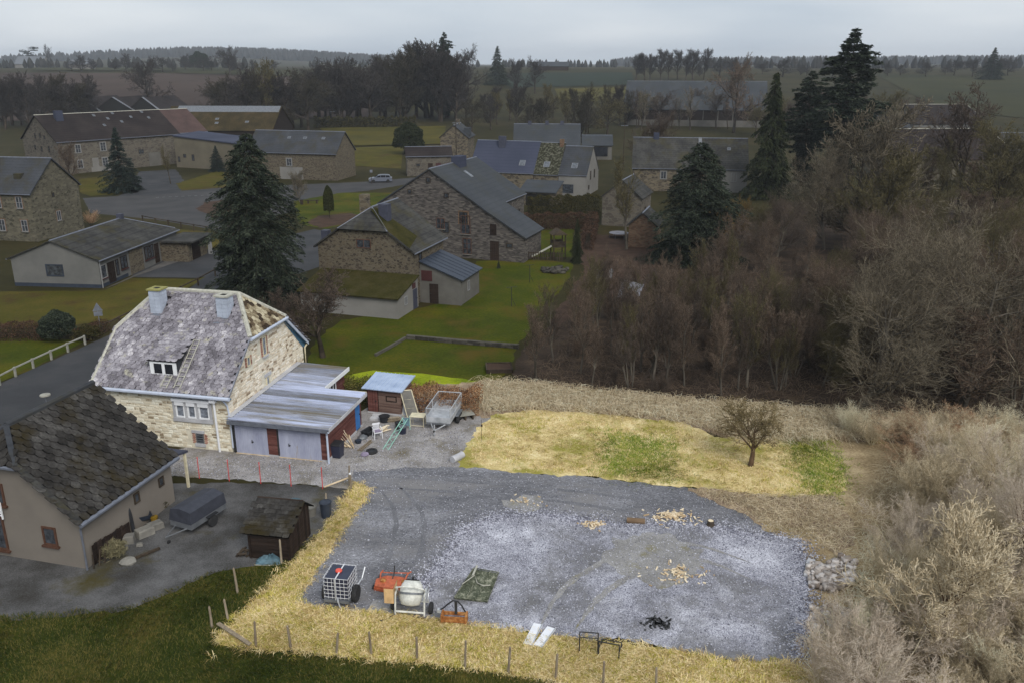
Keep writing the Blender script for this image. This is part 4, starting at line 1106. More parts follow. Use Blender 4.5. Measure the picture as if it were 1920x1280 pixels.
# ------------------------------------------------------------------ neighbour's beige house
def neighbour():
    L, W, he, hr = 6.6, 8.4, 2.62, 6.1
    rr = random.Random(8)
    root, ro, wo, fc = house('beige_house', 'beige rendered house with dark honeycomb tile roof beside the worn yard', -19.48, 34.0, 75.7, L, W, he, hr, 'render_beige', 'tile_bed', ov=.25, hip0=.36, hip1=0, ridge=None, th=.08)
    k = (hr - he) / (W / 2)
    ov = .25; e = he - k * ov
    hz = hr - .36 * (hr - he); y0 = (hz - he) / k
    in0 = (W / 2 - y0) * .75
    tm = [slate_mesh('roof_tile', .41, .54, .135, .03, .06, rr) for _ in range(8)]
    poly = [(-ov, -ov, e), (L + ov, -ov, e), (L + ov, W / 2, hr), (in0, W / 2, hr), (-ov, y0, hz)]
    it = course_slates(poly, .47, .36, .56, 8, rr, off=.085)
    place_pieces(ro, tm, it, 'roof_tile', 300, 'upper_tiles', MATS['tile_dark'], key=lambda q: -q[1].translation.y)
    back = [(L + ov, W + ov, e), (-ov, W + ov, e), (-ov, W - y0, hz), (in0, W / 2, hr), (L + ov, W / 2, hr)]
    place_pieces(ro, tm, course_slates(back, .47, .36, .56, 8, rr, off=.085), 'roof_tile', 0, 'rear_tiles', MATS['tile_dark'])
    place_pieces(ro, tm, course_slates([(-ov, W - y0, hz), (-ov, y0, hz), (in0, W / 2, hr)], .47, .36, .56, 8, rr, off=.085), 'roof_tile', 0, 'hip_tiles', MATS['tile_dark'])
    mb = MB(); mb.tube([(in0, W / 2, hr + .12), (L + ov, W / 2, hr + .12)], .16, 7)
    for yy in (y0, W - y0): mb.tube([(in0, W / 2, hr + .12), (-ov, yy, hz + .1)], .14, 6)
    mb.build('ridge_cap', MATS['slate_grey'], ro)
    mb = MB(); mb.tube([(-ov - .05, -ov - .1, e + .03), (L + ov, -ov - .1, e + .03)], .11, 8); mb.build('gutter', MATS['zinc'], root)
    mb = MB(); mb.prism([(-ov - .1, -ov, e + .12), (-ov + .16, -ov, e + .2), (-ov + .16, y0, hz + .2), (-ov - .1, y0, hz + .12)], (0, 0, .04)); mb.build('verge_trim', MATS['slate_old'], root)
    mb = MB(); mb.tube([(-ov - .06, y0 - .1, hz + .02), (-ov - .06, W - y0 + .1, hz + .02)], .09, 6); mb.build('gutter', MATS['zinc'], root)
    mb = MB(); mb.tube([(-.08, -.3, e), (-.08, -.08, he - .5), (-.08, -.08, .0)], .05, 6); mb.build('downpipe', MATS['zinc'], root)
    g = fc['g0']; f = fc['f']
    w = window(root, g, 1.35, 1.0, .75, .95, nx=1, frame='brown_frame', pane='glass_dim', sill='brown_frame', fw=.09)
    w = window(root, g, 4.2, .35, 1.3, 1.75, nx=1, frame='brown_frame', pane='glass_dim', sill='brown_frame', fw=.1)
    w = window(root, g, 3.85, 2.75, .8, 1.1, nx=1, frame='brown_frame', pane='glass_dim', sill='brown_frame', fw=.1)
    mb = MB()
    for i in range(5): g.box(mb, 4.0, 5.4, 2.25 + i * .13, 2.29 + i * .13, .14, .18)
    g.box(mb, 4.0, 4.06, 2.1, 2.95, .14, .2)
    mb.build('balcony_rail', MATS['white_paint'], root)
    window(root, f, 5.5, 1.35, .42, .5, nx=1, frame='wood_dull', sill=None)
    window(root, f, 3.6, 1.4, .4, .55, nx=1, frame='wood_dull', sill=None)
    # woodwork shelter at the far end
    mb = MB(); mb.prism([(L + .05, .2, 2.35), (L + 1.7, .1, 2.05), (L + 1.7, 2.8, 2.05), (L + .05, 2.8, 2.35)], (0, 0, .12)); mb.build('porch_roof', MATS['chimney_dark'], root)
    mb = MB(); mb.bb(L + 1.5, L + 1.62, .18, .3, 0, 2.05); mb.build('porch_post', MATS['cream_paint'], root)
    # low plank screen against the side wall
    for i in range(16):
        t = .35 + i * .16
        h = 1.05 - .012 * i + rr.uniform(-.04, .04)
        mb = MB(); f.box(mb, t, t + .15, .0, h, .12, .145); mb.build('plank', MATS['plank_dark'], root)
    return root
neighbour()
# white cat-like chair edge visible past the corner is a folded parasol stand

# ------------------------------------------------------------------ white bungalow
def bungalow():
    L, W, he, hr = 16.8, 9.5, 2.95, 4.8
    root, ro, wo, fc = house('bungalow', 'low white rendered bungalow with dark grey roof and dark window', -42.3, 85.4, 84.1, L, W, he, hr, 'render_grey', 'slate_old', ov=.25, th=.1, hip1=.95, fascia='zinc')
    g, f = fc['g0'], fc['f']
    mb = MB(); g.box(mb, -.02, W + .02, -.3, .38, .0, .03); f.box(mb, 0, 5.2, -.3, .38, 0, .03); mb.build('plinth', MATS['plinth_dark'], root)
    window(root, g, 3.9, 1.15, 1.9, 1.25, nx=1, frame='plinth_dark', pane='glass_dim', sill=None, fw=.12)
    window(root, f, .25, .9, 1.0, 1.4, nx=1, frame='frame_dull', pane='glass_dim', sill='red_dull')
    d = door(root, f, 1.5, .1, 1.3, 2.2, mat='plank_dark')
    window(root, f, 3.0, .6, .6, 1.7, nx=1, frame='plank_dark', sill=None)
    window(root, f, 4.0, 1.0, 1.3, 1.4, nx=2, frame='plank_dark', pane='glass_dim', sill='red_dull')
    window(root, f, 9.0, .9, 2.0, 1.5, nx=3, frame='plank_dark', sill='red_dull')
    door(root, f, 11.2, .1, 1.0, 2.2, mat='plank_dark')
    mb = MB(); f.box(mb, 5.8, 8.6, 0, he - .3, 0, .05); mb.build('stone_panel', MATS['stone_brown'], root)
    # garage wing
    mb = MB(); mb.bb(12.6, L + .6, -3.4, -.003, -.3, 2.3); mb.build('wing_wall', MATS['stone_brown'], root)
    mb = MB(); mb.bb(12.2, L + 1.0, -4.2, -.36, 2.304, 2.5); mb.build('wing_roof', MATS['slate_old'], root)
    W2 = Face((12.6, -3.4), (1, 0), (0, -1))
    mb = MB(); W2.box(mb, .9, 2.9, .05, 2.1, 0, .05); mb.build('garage_door', MATS['plank_dark'], root)
    mb = MB(); mb.bb(L + .2, L + .5, -4.1, -3.7, 0, 2.3); mb.build('porch_post', MATS['frame_dull'], root)
    mb = MB(); mb.tube([(.05, -.12, he - .2), (.05, -.12, 0)], .05, 6); mb.build('downpipe', MATS['frame_dull'], root)
    chimney(ro, 13.2, W / 2, hr - .2, hr + .6, .6, .6, 'chimney_dark')
bungalow()

# ------------------------------------------------------------------ stone house at the left edge
def stone_left():
    L, W, he, hr = 11.9, 9.35, 6.3, 10.1
    root, ro, wo, fc = house('stone_house', 'tall rubble stone house with grey slate roof at the left edge', -73.3, 111.6, -10.3, L, W, he, hr, 'stone_left', 'slate_grey', ov=.25, fascia='zinc')
    g, f = fc['g1'], fc['f']
    for t, z in ((9.7, 4.3), (9.9, 1.3), (6.6, 4.3), (6.6, 1.3)):
        window(root, f, t, z, .9, 1.5, nx=2, nz=2, frame='frame_dull', sill='concrete_dull', surround='brick_wall')
    window(root, g, 4.2, 2.0, .8, 1.3, nx=2, frame='frame_dull', surround='brick_wall')
    window(root, g, 3.9, 5.2, .5, .6, nx=1, frame='wood_dull', sill=None)
    chimney(ro, 3.2, W / 2, hr - .3, hr + .9, 1.3, .6, 'chimney_dark')
    mb = MB(); mb.bb(8.6, 9.6, 1.6, 2.4, he + 1.0, he + 2.2); mb.build('roof_hatch', MATS['slate_old'], ro)
stone_left()

# ------------------------------------------------------------------ the long farm
M('slate_moss_far', [(.3, A(44, 40, 26)), (.5, A(58, 50, 32)), (.7, A(72, 62, 44))], scale=.3, detail=8, fine=.4, fscale=3)
def farm():
    L, W, he, hr = 36.0, 15.0, 6.75, 11.7
    root, ro, wo, fc = house('farmhouse', 'long stone farmhouse with dark slate roof and blue-grey chimney', -93.6, 179.5, 53.0, 27.8, W, he, hr, 'stone_farm', 'slate_brown', ov=.3, ridge='cap_stone', fascia='zinc')
    g, f = fc['g0'], fc['f']
    for z in (1.0, 4.2):
        window(root, f, 3.6, z, 1.1, 1.7, nx=2, nz=2, surround='render_white')
        window(root, f, 9.0, z, 1.2, 1.8, nx=2, nz=3, surround='render_white')
    d = door(root, f, 6.8, .2, 1.4, 2.7, mat='render_white')
    mb = MB(); f.box(mb, 6.4, 10.6, .0, 1.0, .0, .03); mb.build('plinth', MATS['render_white'], root)
    for t, z, h in ((3.4, 4.4, 1.3), (6.6, 4.3, 1.2), (9.4, 4.6, 1.0), (8.6, 7.0, 1.1), (6.4, 7.2, 1.0), (4.6, 7.0, .8), (3.2, 1.2, 1.2), (10.2, 1.0, .9)):
        window(root, g, t, z, .7, h, nx=1, frame='wood_dull', sill=None)
    window(root, f, 17.5, 2.9, 1.3, 1.0, nx=2, frame='wood_dull')
    mb = MB(); f.box(mb, 19.8, 22.6, .0, 3.0, .0, .06); mb.build('barn_door', MATS['render_block'], root)
    chimney(ro, 4.0, W / 2 - 1.6, hr - 1.4, hr + .9, 1.5, 1.1, 'slate_blue')
    for s, t in ((12, .85), (17, .55), (14.5, .7), (20, .72), (24, .65), (12.5, .45), (23.5, .9), (16.5, .9)):
        skylight(ro, 27.8, W, he, hr, s, t, .55, .7)
    # rusty roof continuing the row
    r2, ro2, wo2, fc2 = house('barn', 'stone barn with faded red roof joined to the long farmhouse', -93.6 + 27.95 * math.cos(R(53)), 179.5 + 27.95 * math.sin(R(53)), 53.0, 7.5, W, he, hr - .05, 'stone_farm', 'rust_roof', ov=.05, cat='barn', ridge='cap_stone', fascia='zinc')
    # low cream wing
    a = G(332, 314); b = G(470, 322)
    ang = math.degrees(math.atan2(b.y - a.y, b.x - a.x))
    L3 = (b - a).length
    root = thing('farm_wing', 'cream rendered low wing with blue roof edge between farm and barn', 'building', a, R(ang))
    mb = MB(); mb.add([(0, 0, -.4), (L3, 0, -.4), (L3, 8, -.4), (0, 8, -.4), (0, 0, 6.7), (L3, 0, 5.4), (L3, 8, 5.8), (0, 8, 7.1)], [(0, 3, 2, 1), (4, 5, 6, 7), (0, 1, 5, 4), (1, 2, 6, 5), (2, 3, 7, 6), (3, 0, 4, 7)])
    mb.build('wall', MATS['render_cream'], root)
    mb = MB(); mb.prism([(-.1, -.25, 6.74), (L3 + .2, -.25, 5.44), (L3 + .2, 8.2, 5.86), (-.1, 8.2, 7.16)], (0, 0, .22)); mb.build('roof', MATS['slate_blue'], root)
    f = Face((0, 0), (1, 0), (0, -1))
    window(root, f, 4.6, 1.6, .7, 1.4, nx=1, frame='wood_dull', sill=None); window(root, f, 2.2, 2.2, .8, .8, nx=1, frame='wood_dull', sill=None)
    window(root, f, .6, 1.2, .6, 1.2, nx=1, frame='wood_dull', sill=None)
    # moss-roofed barn behind
    c = G(300, 246, 4.0)
    r4, ro4, _, f4 = house('barn', 'long barn with mossy brown roof and pale ridge sheets behind the farm', c.x, c.y, -3, 32, 20, 4.2, 10.2, 'plank_dark', 'slate_moss_far', ov=.3, cat='barn', ridge=None)
    for s, t in ((7, .3), (15, .42), (15.4, .25), (24, .3)): skylight(ro4, 32, 20, 4.2, 10.2, s, t, 1.0, .9)
    mb = MB(); slab(mb, [(2, 7.4, 4.2 + .6 * 7.4 + .17), (32, 7.4, 4.2 + .6 * 7.4 + .17), (32, 10, 10.37), (2, 10, 10.37)], .06); mb.build('ridge_sheet', MATS['galvanised_dull'], ro4)
    for s in (4, 12, 20, 28): door(r4, f4['f'], s, 0, 3, 3.2, mat='dark_void', handle=False)
    # three black gabled sheds
    labels = ('leftmost black gabled shed behind the farm ridge', 'middle black gabled shed behind the farm ridge', 'rightmost black gabled shed behind the farm ridge')
    for i, (u0, u1) in enumerate(((118, 186), (172, 252), (236, 300))):
        p0, p1 = G(u0, 212, 4.0), G(u1, 212, 4.0)
        w = (p1 - p0).length
        r5, ro5, _, _f = house('cattle_shed', labels[i], p1.x, p1.y, 84, 26, w, 4.6, 9.6, 'dark_void', 'slate_brown', ov=.2, cat='shed', group='black gabled sheds', ridge=None)
        mb = MB(); k = 5.0 / (w / 2)
        slab(mb, [(-.25, -.2, 4.6 - k * .2 + .15), (1.2, -.2, 4.6 - k * .2 + .15), (1.2, w / 2, 9.75), (-.25, w / 2, 9.75)], .08)
        mb.build('verge_sheet', MATS['galvanised_dull'], ro5)
farm()

# ------------------------------------------------------------------ grey-roofed barn, outbuilding, small gabled house
def others():
    r, ro, wo, fc = house('barn', 'rubble stone barn with wide grey slate roof by the road', -53.3, 175.0, -14, 19.3, 9.0, 5.3, 9.0, 'stone_brown', 'slate_grey', ov=.25, cat='barn', fascia='zinc')
    f = fc['f']
    window(r, f, 8.6, 2.6, 1.1, 1.5, nx=2, nz=2, surround='render_white')
    mb = MB(); f.box(mb, 7.0, 12.0, .0, 2.4, 0, .04); mb.build('white_panel', MATS['render_white'], r)
    for s in (8, 11.5, 15.5): skylight(ro, 19.3, 9.0, 5.3, 9.0, s, .62, .7, .6)
    r, ro, wo, fc = house('outbuilding', 'small cream stone outbuilding with slate roof beside the meadow', -21.5, 177.1, 9.1, 9.2, 5.2, 4.1, 5.6, 'stone_farm', 'slate_brown', ov=.25, cat='outbuilding', fascia='zinc')
    f = fc['f']
    window(r, f, 1.9, 2.0, .8, .6, nx=1, frame='wood_dull', sill=None)
    door(r, f, 4.3, .2, 1.0, 2.4); door(r, f, 5.9, .6, 1.1, 2.0, mat='red_dull'); door(r, f, 8.0, .8, .9, 1.8, mat='red_dull')
    r, ro, wo, fc = house('stone_cottage', 'small stone cottage with steep gable beyond the outbuilding', -10.5, 209.0, 83, 9, 6.8, 5.2, 8.0, 'stone_far', 'slate_grey', ov=.25)
    chimney(ro, 5.5, 3.4, 7.0, 9.2, .9, .8, 'stone_far')
    mb = MB(); mb.bb(1.5, 3.5, -.2, 1.2, 5.6, 7.4); mb.build('dormer', MATS['slate_cool'], ro)
    # blue slate row: three roofs, three houses
    x, y, a = -7.7, 155.7, -18.0
    ca, sa = math.cos(R(a)), math.sin(R(a))
    parts = ((0, 12.0, 'slate_blue', 'stone_far', 'village house with large smooth blue-grey roof and dark chimney'), (12.12, 4.4, 'moss_spots', 'stone_far', 'narrow village house with moss-speckled roof between two smooth roofs'), (16.64, 5.0, 'slate_grey', 'render_white', 'white rendered house with grey roof at the end of the row'))
    for i, (s0, LL, rm, wm, lab) in enumerate(parts):
        hh = (8.6, 8.5, 8.0)[i]; e_ = (3.6, 3.5, 3.6)[i]
        r, ro, wo, fc = house('village_house', lab, x + ca * s0, y + sa * s0, a, LL, 9.5, e_, hh, wm, rm, ov=.06, fascia='zinc')
        skylight(ro, LL, 9.5, e_, hh, LL * (.8, .45, .5)[i], .22, 1.1, 1.2)
        if i == 0: chimney(ro, 5.0, 4.0, 7.4, 9.6, 1.2, .9, 'chimney_dark')
        if i == 1: chimney(ro, 3.9, 4.4, 7.6, 9.3, .7, .7, 'brick_wall')
        if i == 2:
            window(r, fc['f'], .5, .5, 2.2, 1.5, nx=3, frame='plinth_dark', sill=None)
            for t in (2.6, 5.6): window(r, fc['g1'], t, 2.6, .8, 1.5, nx=1, frame='wood_dull', sill=None)
            window(r, fc['g1'], 1.4, 1.0, .8, .8, nx=1, frame='wood_dull', sill=None)
    p = G(975, 357, 2.4)
    r = thing('lean_to', 'grey-roofed lean-to in front of the moss-speckled roof', 'lean-to', (p.x, p.y, 0), R(a))
    mb = MB(); mb.add([(0, 0, -.4), (6.0, 0, -.4), (6.0, 4.4, -.4), (0, 4.4, -.4), (0, 0, 2.2), (6.0, 0, 2.2), (6.0, 4.4, 3.4), (0, 4.4, 3.4)], [(0, 3, 2, 1), (4, 5, 6, 7), (0, 1, 5, 4), (1, 2, 6, 5), (2, 3, 7, 6), (3, 0, 4, 7)]); mb.build('wall', MATS['stone_far'], r)
    mb = MB(); mb.prism([(-.2, -.3, 2.14), (6.2, -.3, 2.14), (6.2, 4.5, 3.46), (-.2, 4.5, 3.46)], (0, 0, .14)); mb.build('roof', MATS['slate_cool'], r)
    f = Face((0, 0), (1, 0), (0, -1)); mb = MB(); f.box(mb, 1.0, 5.0, 0, 1.9, 0, .03); mb.build('opening', MATS['dark_void'], r)
    # grey house behind the row
    r, ro, wo, fc = house('village_house', 'long grey-roofed house standing behind the blue roof', .4, 199.9, -3, 15.1, 9.0, 3.9, 8.6, 'render_block', 'slate_cool', ov=.2)
    for s in (3.5, 7.5, 11): chimney(ro, s, 4.5, 8.2, 9.4, .8, .6, 'chimney_dark')
    p = G(1092, 300)
    r, ro, wo, fc = house('outbuilding', 'grey-roofed outbuilding with dark opening right of the white house', p.x, p.y, -3, 7.0, 7, 3.4, 5.4, 'render_block', 'slate_cool', ov=.25, cat='outbuilding')
    mb = MB(); fc['f'].box(mb, 2.4, 6.0, .8, 3.0, 0, .04); mb.build('opening', MATS['glass_dark'], r)
    # middle barn with catslide
    L, W, he, hr = 13.9, 13.6, 5.95, 10.2
    r, ro, wo, fc = house('stone_barn', 'big grey rubble stone barn with wide slate roof and catslide wing', -3.3, 98.9, 69.5, L, W, he, hr, 'stone_grey', 'slate_cool', ov=.2, cat='barn', fascia='zinc')
    g, f = fc['g0'], fc['f']
    skylight(ro, L, W, he, hr, 6.6, .62, .7, 1.3)
    chimney(ro, 7.6, W / 2 - .4, hr - .9, hr + .9, 2.0, 1.2, 'slate_blue')
    window(r, g, 2.0, 4.1, 1.1, 1.4, nx=2, frame='wood_dull', sill=None, surround='brick_wall'); window(r, g, 4.4, 2.9, .9, 1.3, nx=1, frame='wood_dull', sill=None)
    mb = MB(); g.box(mb, 1.2, 2.3, 3.1, 5.3, 0, .02)
    for t, z, w_, h_ in ((1.7, 2.9, 1.2, 2.2), (5.0, 3.3, 1.1, 1.3), (8.0, 3.1, .7, .9), (8.6, 3.4, .5, .8)):
        o = window(r, g, t, z, w_, h_, nx=2, nz=2, frame='brown_frame', sill='concrete_dull')
    window(r, g, 1.6, .5, 1.1, 1.9, nx=2, nz=3, frame='brown_frame', pane='glass_dim', sill='concrete_dull')
    for t, z in ((6.7, 8.7), (9.2, 7.2), (4.4, 7.0)): window(r, g, t, z, .6, .6, nx=1, frame='wood_dull', sill=None)
    window(r, f, 9.4, 2.6, 1.0, 1.7, nx=2, frame='wood_dull', sill=None); window(r, f, 11.6, 3.0, .7, 1.2, nx=1, frame='wood_dull', sill=None)
    # catslide wing on its near right corner
    k = (hr - he) / (W / 2)
    mb = MB(); mb.add([(-.02, -5.0, -.4), (6.2, -5.0, -.4), (6.2, -.003, -.4), (-.02, -.003, -.4), (-.02, -5.0, he - 5.0 * k * .95), (6.2, -5.0, he - 5.0 * k * .95), (6.2, -.003, he - .08), (-.02, -.003, he - .08)], [(0, 3, 2, 1), (4, 5, 6, 7), (0, 1, 5, 4), (1, 2, 6, 5), (2, 3, 7, 6), (3, 0, 4, 7)])
    wing = mb.build('wing_wall', MATS['stone_grey'], r)
    mb = MB(); slab(mb, [(-.25, -5.3, he - 5.3 * k * .95 + .02), (6.4, -5.3, he - 5.3 * k * .95 + .02), (6.4, -.1, he - .06), (-.25, -.1, he - .06)], .13); mb.build('wing_roof', MATS['slate_cool'], r)
    gw = Face((-.02, 0), (0, 1), (-1, 0))
    door(r, gw, -1.9, .0, 1.1, 2.3, mat='plank_dark'); door(r, gw, -1.6, 3.0, .8, 1.3, mat='plank_dark', handle=False); window(r, gw, -3.6, 1.6, .8, .6, nx=1, frame='wood_dull', sill=None)
    # brown stone house in front with its annexes
    L, W, he, hr = 7.6, 10.0, 5.3, 8.8
    r, ro, wo, fc = house('stone_house', 'brown stone house with half-hipped mossy roof and white lean-to', -9.3, 78.6, 72.5, L, W, he, hr, 'stone_brown', 'slate_old', ov=.3, hip0=.52, fascia='zinc', ridge='zinc')
    g, f = fc['g0'], fc['f']
    k = (hr - he) / (W / 2)
    mb = MB(); slab(mb, [(-.25, .2, he + k * .2 + .15), (3.2, .9, he + k * .9 + .15), (2.4, 4.8, he + k * 4.8 + .15), (1.3, 4.8, he + k * 4.8 + .15), (-.25, 2.5, he + k * 2.5 + .15)], .03); mb.build('moss', MATS['moss_roof'], ro)
    chimney(ro, 1.9, 3.6, 7.2, 9.3, .9, .9, 'chimney_dark'); chimney(ro, 3.3, 6.4, 7.6, 9.9, .8, .8, 'stone_far'); chimney(ro, 1.0, 9.6, 4.6, 6.6, .7, .7, 'chimney_dark')
    window(r, g, 4.3, 5.3, 1.5, .85, nx=2, frame='brown_frame', sill=None)
    window(r, f, 1.3, 3.4, .7, 1.5, nx=1, frame='wood_dull', sill=None); window(r, f, 1.6, .3, .8, 2.1, nx=1, frame='wood_dull', sill=None)
    mb = MB(); g.box(mb, 0, W, 2.55, 2.7, 0, .1); mb.build('ledge', MATS['concrete_dull'], r)
    # mossy lean-to on the gable: white walls
    r2 = thing('lean_to', 'white-walled lean-to with mossy tile roof against the brown stone house', 'lean-to', r.location, R(72.5))
    D = 4.6
    mb = MB(); mb.add([(-.003, -.4, -.4), (-.003, W - .5, -.4), (-D, W - .5, -.4), (-D, -.4, -.4), (-.003, -.4, 2.9), (-.003, W - .5, 2.9), (-D, W - .5, 1.9), (-D, -.4, 1.9)], [(0, 1, 2, 3), (7, 6, 5, 4), (0, 4, 5, 1), (1, 5, 6, 2), (2, 6, 7, 3), (3, 7, 4, 0)]); mb.build('wall', MATS['render_white'], r2)
    mb = MB(); slab(mb, [(-D - .3, -.6, 1.86), (-D - .3, W - .3, 1.86), (-.02, W - .3, 2.98), (-.02, -.6, 2.98)], .12)
    mb.build('roof', MATS['moss_roof'], r2)
    lf = Face((0, -.4), (1, 0), (0, -1))
    door(r2, lf, -1.2, 0, .9, 1.9, mat='chimney_dark'); window(r2, lf, -3.2, .9, .7, .8, nx=3, frame='frame_dull', sill=None); mb = MB(); lf.box(mb, -1.3, -.6, 2.0, 2.5, 0, .04); mb.build('shutter', MATS['red_dull'], r2)
    # grey rendered annex with blue roof
    r3 = thing('annex', 'grey rendered annex with dark blue sheet roof and red shutter', 'annex', r.location, R(72.5))
    X0, X1, Yw = 1.4, 6.6, -4.2
    mb = MB(); mb.add([(X0, Yw, -.4), (X1, Yw, -.4), (X1, -.003, -.4), (X0, -.003, -.4), (X0, Yw, 2.5), (X1, Yw, 2.5), (X1, -.003, 4.0), (X0, -.003, 4.0)], [(0, 3, 2, 1), (4, 5, 6, 7), (0, 1, 5, 4), (1, 2, 6, 5), (2, 3, 7, 6), (3, 0, 4, 7)]); mb.build('wall', MATS['render_block'], r3)
    mb = MB(); slab(mb, [(X0 - .2, Yw - .3, 2.44), (X1 + .2, Yw - .3, 2.44), (X1 + .2, -.05, 4.05), (X0 - .2, -.05, 4.05)], .1); ra = mb.build('roof', MATS['blue_dull'], r3)
    for i in range(1, 6):
        q = X0 + (X1 - X0) * i / 6; mb = MB(); mb.tube([(q, Yw - .3, 2.56), (q, -.05, 4.17)], .03, 4); mb.build('roof_seam', MATS['blue_dull'], ra)
    ga = Face((X0, 0), (0, 1), (-1, 0)); fa = Face((0, Yw), (1, 0), (0, -1))
    door(r3, ga, -1.9, .0, .9, 1.95, mat='plank_dark'); mb = MB(); ga.box(mb, -1.3, -.2, 2.2, 3.2, 0, .05); mb.build('shutter', MATS['red_dull'], r3); window(r3, fa, 3.2, 1.0, .6, 1.0, nx=2, frame='frame_dull', sill=None)
    # houses at the right
    r, ro, wo, fc = house('village_house', 'old slate-roofed house half hidden by the dark spruce', 21.9, 156.5, -8, 20.2, 9.5, 4.2, 9.0, 'stone_far', 'slate_old', ov=.2, fascia='zinc')
    f = fc['f']
    window(r, f, 5.0, 2.2, 1.0, 1.4, nx=2, surround='render_white'); window(r, f, 8.0, 2.2, 1.0, 1.4, nx=2, surround='render_white')
    mb = MB(); f.box(mb, 15.5, 20.2, .0, 4.0, 0, .04); mb.build('white_panel', MATS['render_white'], r)
    window(r, f, 17.4, 1.9, 1.0, 1.6, nx=2)
    mb = MB(); slab(mb, [(11.6, -.25, 4.1 + .16), (12.2, -.25, 4.1 + .16), (12.2, 4.7, 9.1 + .12), (11.6, 4.7, 9.1 + .12)], .05); mb.build('roof_seam', MATS['galvanised_dull'], ro)
    chimney(ro, 4.0, 4.75, 8.4, 10.0, 1.0, .8, 'slate_blue')
    skylight(ro, 20.2, 9.5, 4.2, 9.0, 17, .6, .6, .6)
    r, ro, wo, fc = house('stone_shed', 'grey stone gabled shed below the old slate-roofed house', 18.1, 119.6, 70, 7, 5.6, 4.1, 6.4, 'stone_farm', 'slate_old', ov=.2, cat='shed')
    window(r, fc['g0'], 1.6, 3.6, .5, .8, nx=1, frame='wood_dull', sill=None); window(r, fc['f'], 2.5, 1.5, .8, 1.0, nx=1, frame='wood_dull', sill=None)
    r, ro, wo, fc = house('brick_shed', 'little brick gabled shed beside the dark spruce', 17.9, 105.2, 72.7, 5, 3.4, 2.85, 4.3, 'brick_wall', 'slate_old', ov=.25, cat='shed')
    # big barn and right-hand farm buildings
    r, ro, wo, fc = house('barn', 'very long grey sheet-roofed barn on the slope behind the village', 39.6, 310.7, -12, 48, 23, 7, 16.0, 'plank_dark', 'slate_cool', ov=.4, cat='barn', ridge='galvanised_dull')
    for i in range(9): mb = MB(); fc['f'].box(mb, 2 + i * 5, 2.3 + i * 5, 0, 7, 0, .2); mb.build('post', MATS['render_block'], r)
    mb = MB(); fc['f'].box(mb, 1, 47, 1.0, 3.4, 0, .1); mb.build('wall_panel', MATS['render_block'], r)
    p = G(1655, 214, 5)
    r, ro, wo, fc = house('barn', 'open-gabled dark barn at the right behind the bare trees', p.x, p.y, 75, 26, 20, 5, 9, 'dark_void', 'slate_old', ov=.5, cat='barn')
    p = G(1668, 298, 4.2)
    r, ro, wo, fc = house('village_house', 'long brown-roofed house behind the bare trees at the right', p.x, p.y, 2, 24, 11, 4.2, 9.4, 'render_cream', 'slate_brown', ov=.3, hip1=.5, ridge='cap_stone')
    for t in (3, 8, 14, 19): window(r, fc['f'], t, 1.6, 1.2, 1.5, nx=2)
    p = G(1712, 232, 4.2)
    r, ro, wo, fc = house('village_house', 'brown hip-roofed house above the long brown roof', p.x, p.y, 2, 22, 12, 4.2, 9.6, 'render_grey', 'slate_brown', ov=.3, hip1=.6, ridge='cap_stone')
    p = G(1655, 240, 4)
    r, ro, wo, fc = house('outbuilding', 'grey sheet-roofed shed left of the hip-roofed house', p.x, p.y, 0, 8, 10, 4, 7, 'render_block', 'slate_cool', ov=.3, cat='shed')
    p = G(1880, 330)
    r, ro, wo, fc = house('village_house', 'white house glimpsed through trees at the right edge', p.x, p.y, -6, 18, 9, 4.6, 8.2, 'render_white', 'slate_old', ov=.3)
    for t in (1, 3.4, 6, 9): window(r, fc['f'], t, 1.4, 1.1, 1.5, nx=2)
    # white farmhouse in the trees behind the meadow
    p = G(790, 212)
    r, ro, wo, fc = house('farmhouse', 'white gabled farmhouse among the tall trees on the hill', p.x, p.y, 8, 17, 10, 5.0, 11, 'render_white', 'slate_old', ov=.3)
    for t in (2, 6, 10, 14): window(r, fc['f'], t, 1.5, 1.3, 1.8, nx=2)
    p = G(868, 212)
    r, ro, wo, fc = house('village_house', 'white house end with sharp gable right of the tall fir', p.x, p.y, 82, 12, 8, 6.0, 12.0, 'render_white', 'slate_old', ov=.3)
    for t in (1.6, 5.0): window(r, fc['g0'], t, 2.0, 1.2, 1.6, nx=2)
    p = G(625, 225)
    r, ro, wo, fc = house('garden_shed', 'grey garden shed at the edge of the far meadow', p.x, p.y, 4, 5, 6, 3.2, 4.6, 'render_block', 'slate_old', ov=.2, cat='shed')
    p = G(1000, 178)
    r, ro, wo, fc = house('barn', 'flat grey barn roof on the ridge below the bare oaks', p.x, p.y, 0, 26, 14, 4.0, 7.0, 'plank_dark', 'slate_cool', ov=.4, cat='barn', z=tz(p.x, p.y) - 1)
    p = GT(40, 128)
    r, ro, wo, fc = house('farmhouse', 'pale-roofed farm on the left skyline beside the flat pine', p.x - 6, p.y, -8, 30, 14, 4.0, 11, 'render_white', 'galvanised_dull', ov=.4, z=p.z)
    p = GT(130, 131)
    r, ro, wo, fc = house('barn', 'small white barn on the left skyline by the hedge', p.x, p.y, 4, 16, 10, 4.0, 7, 'render_white', 'galvanised_dull', ov=.4, cat='barn', z=p.z)
others()

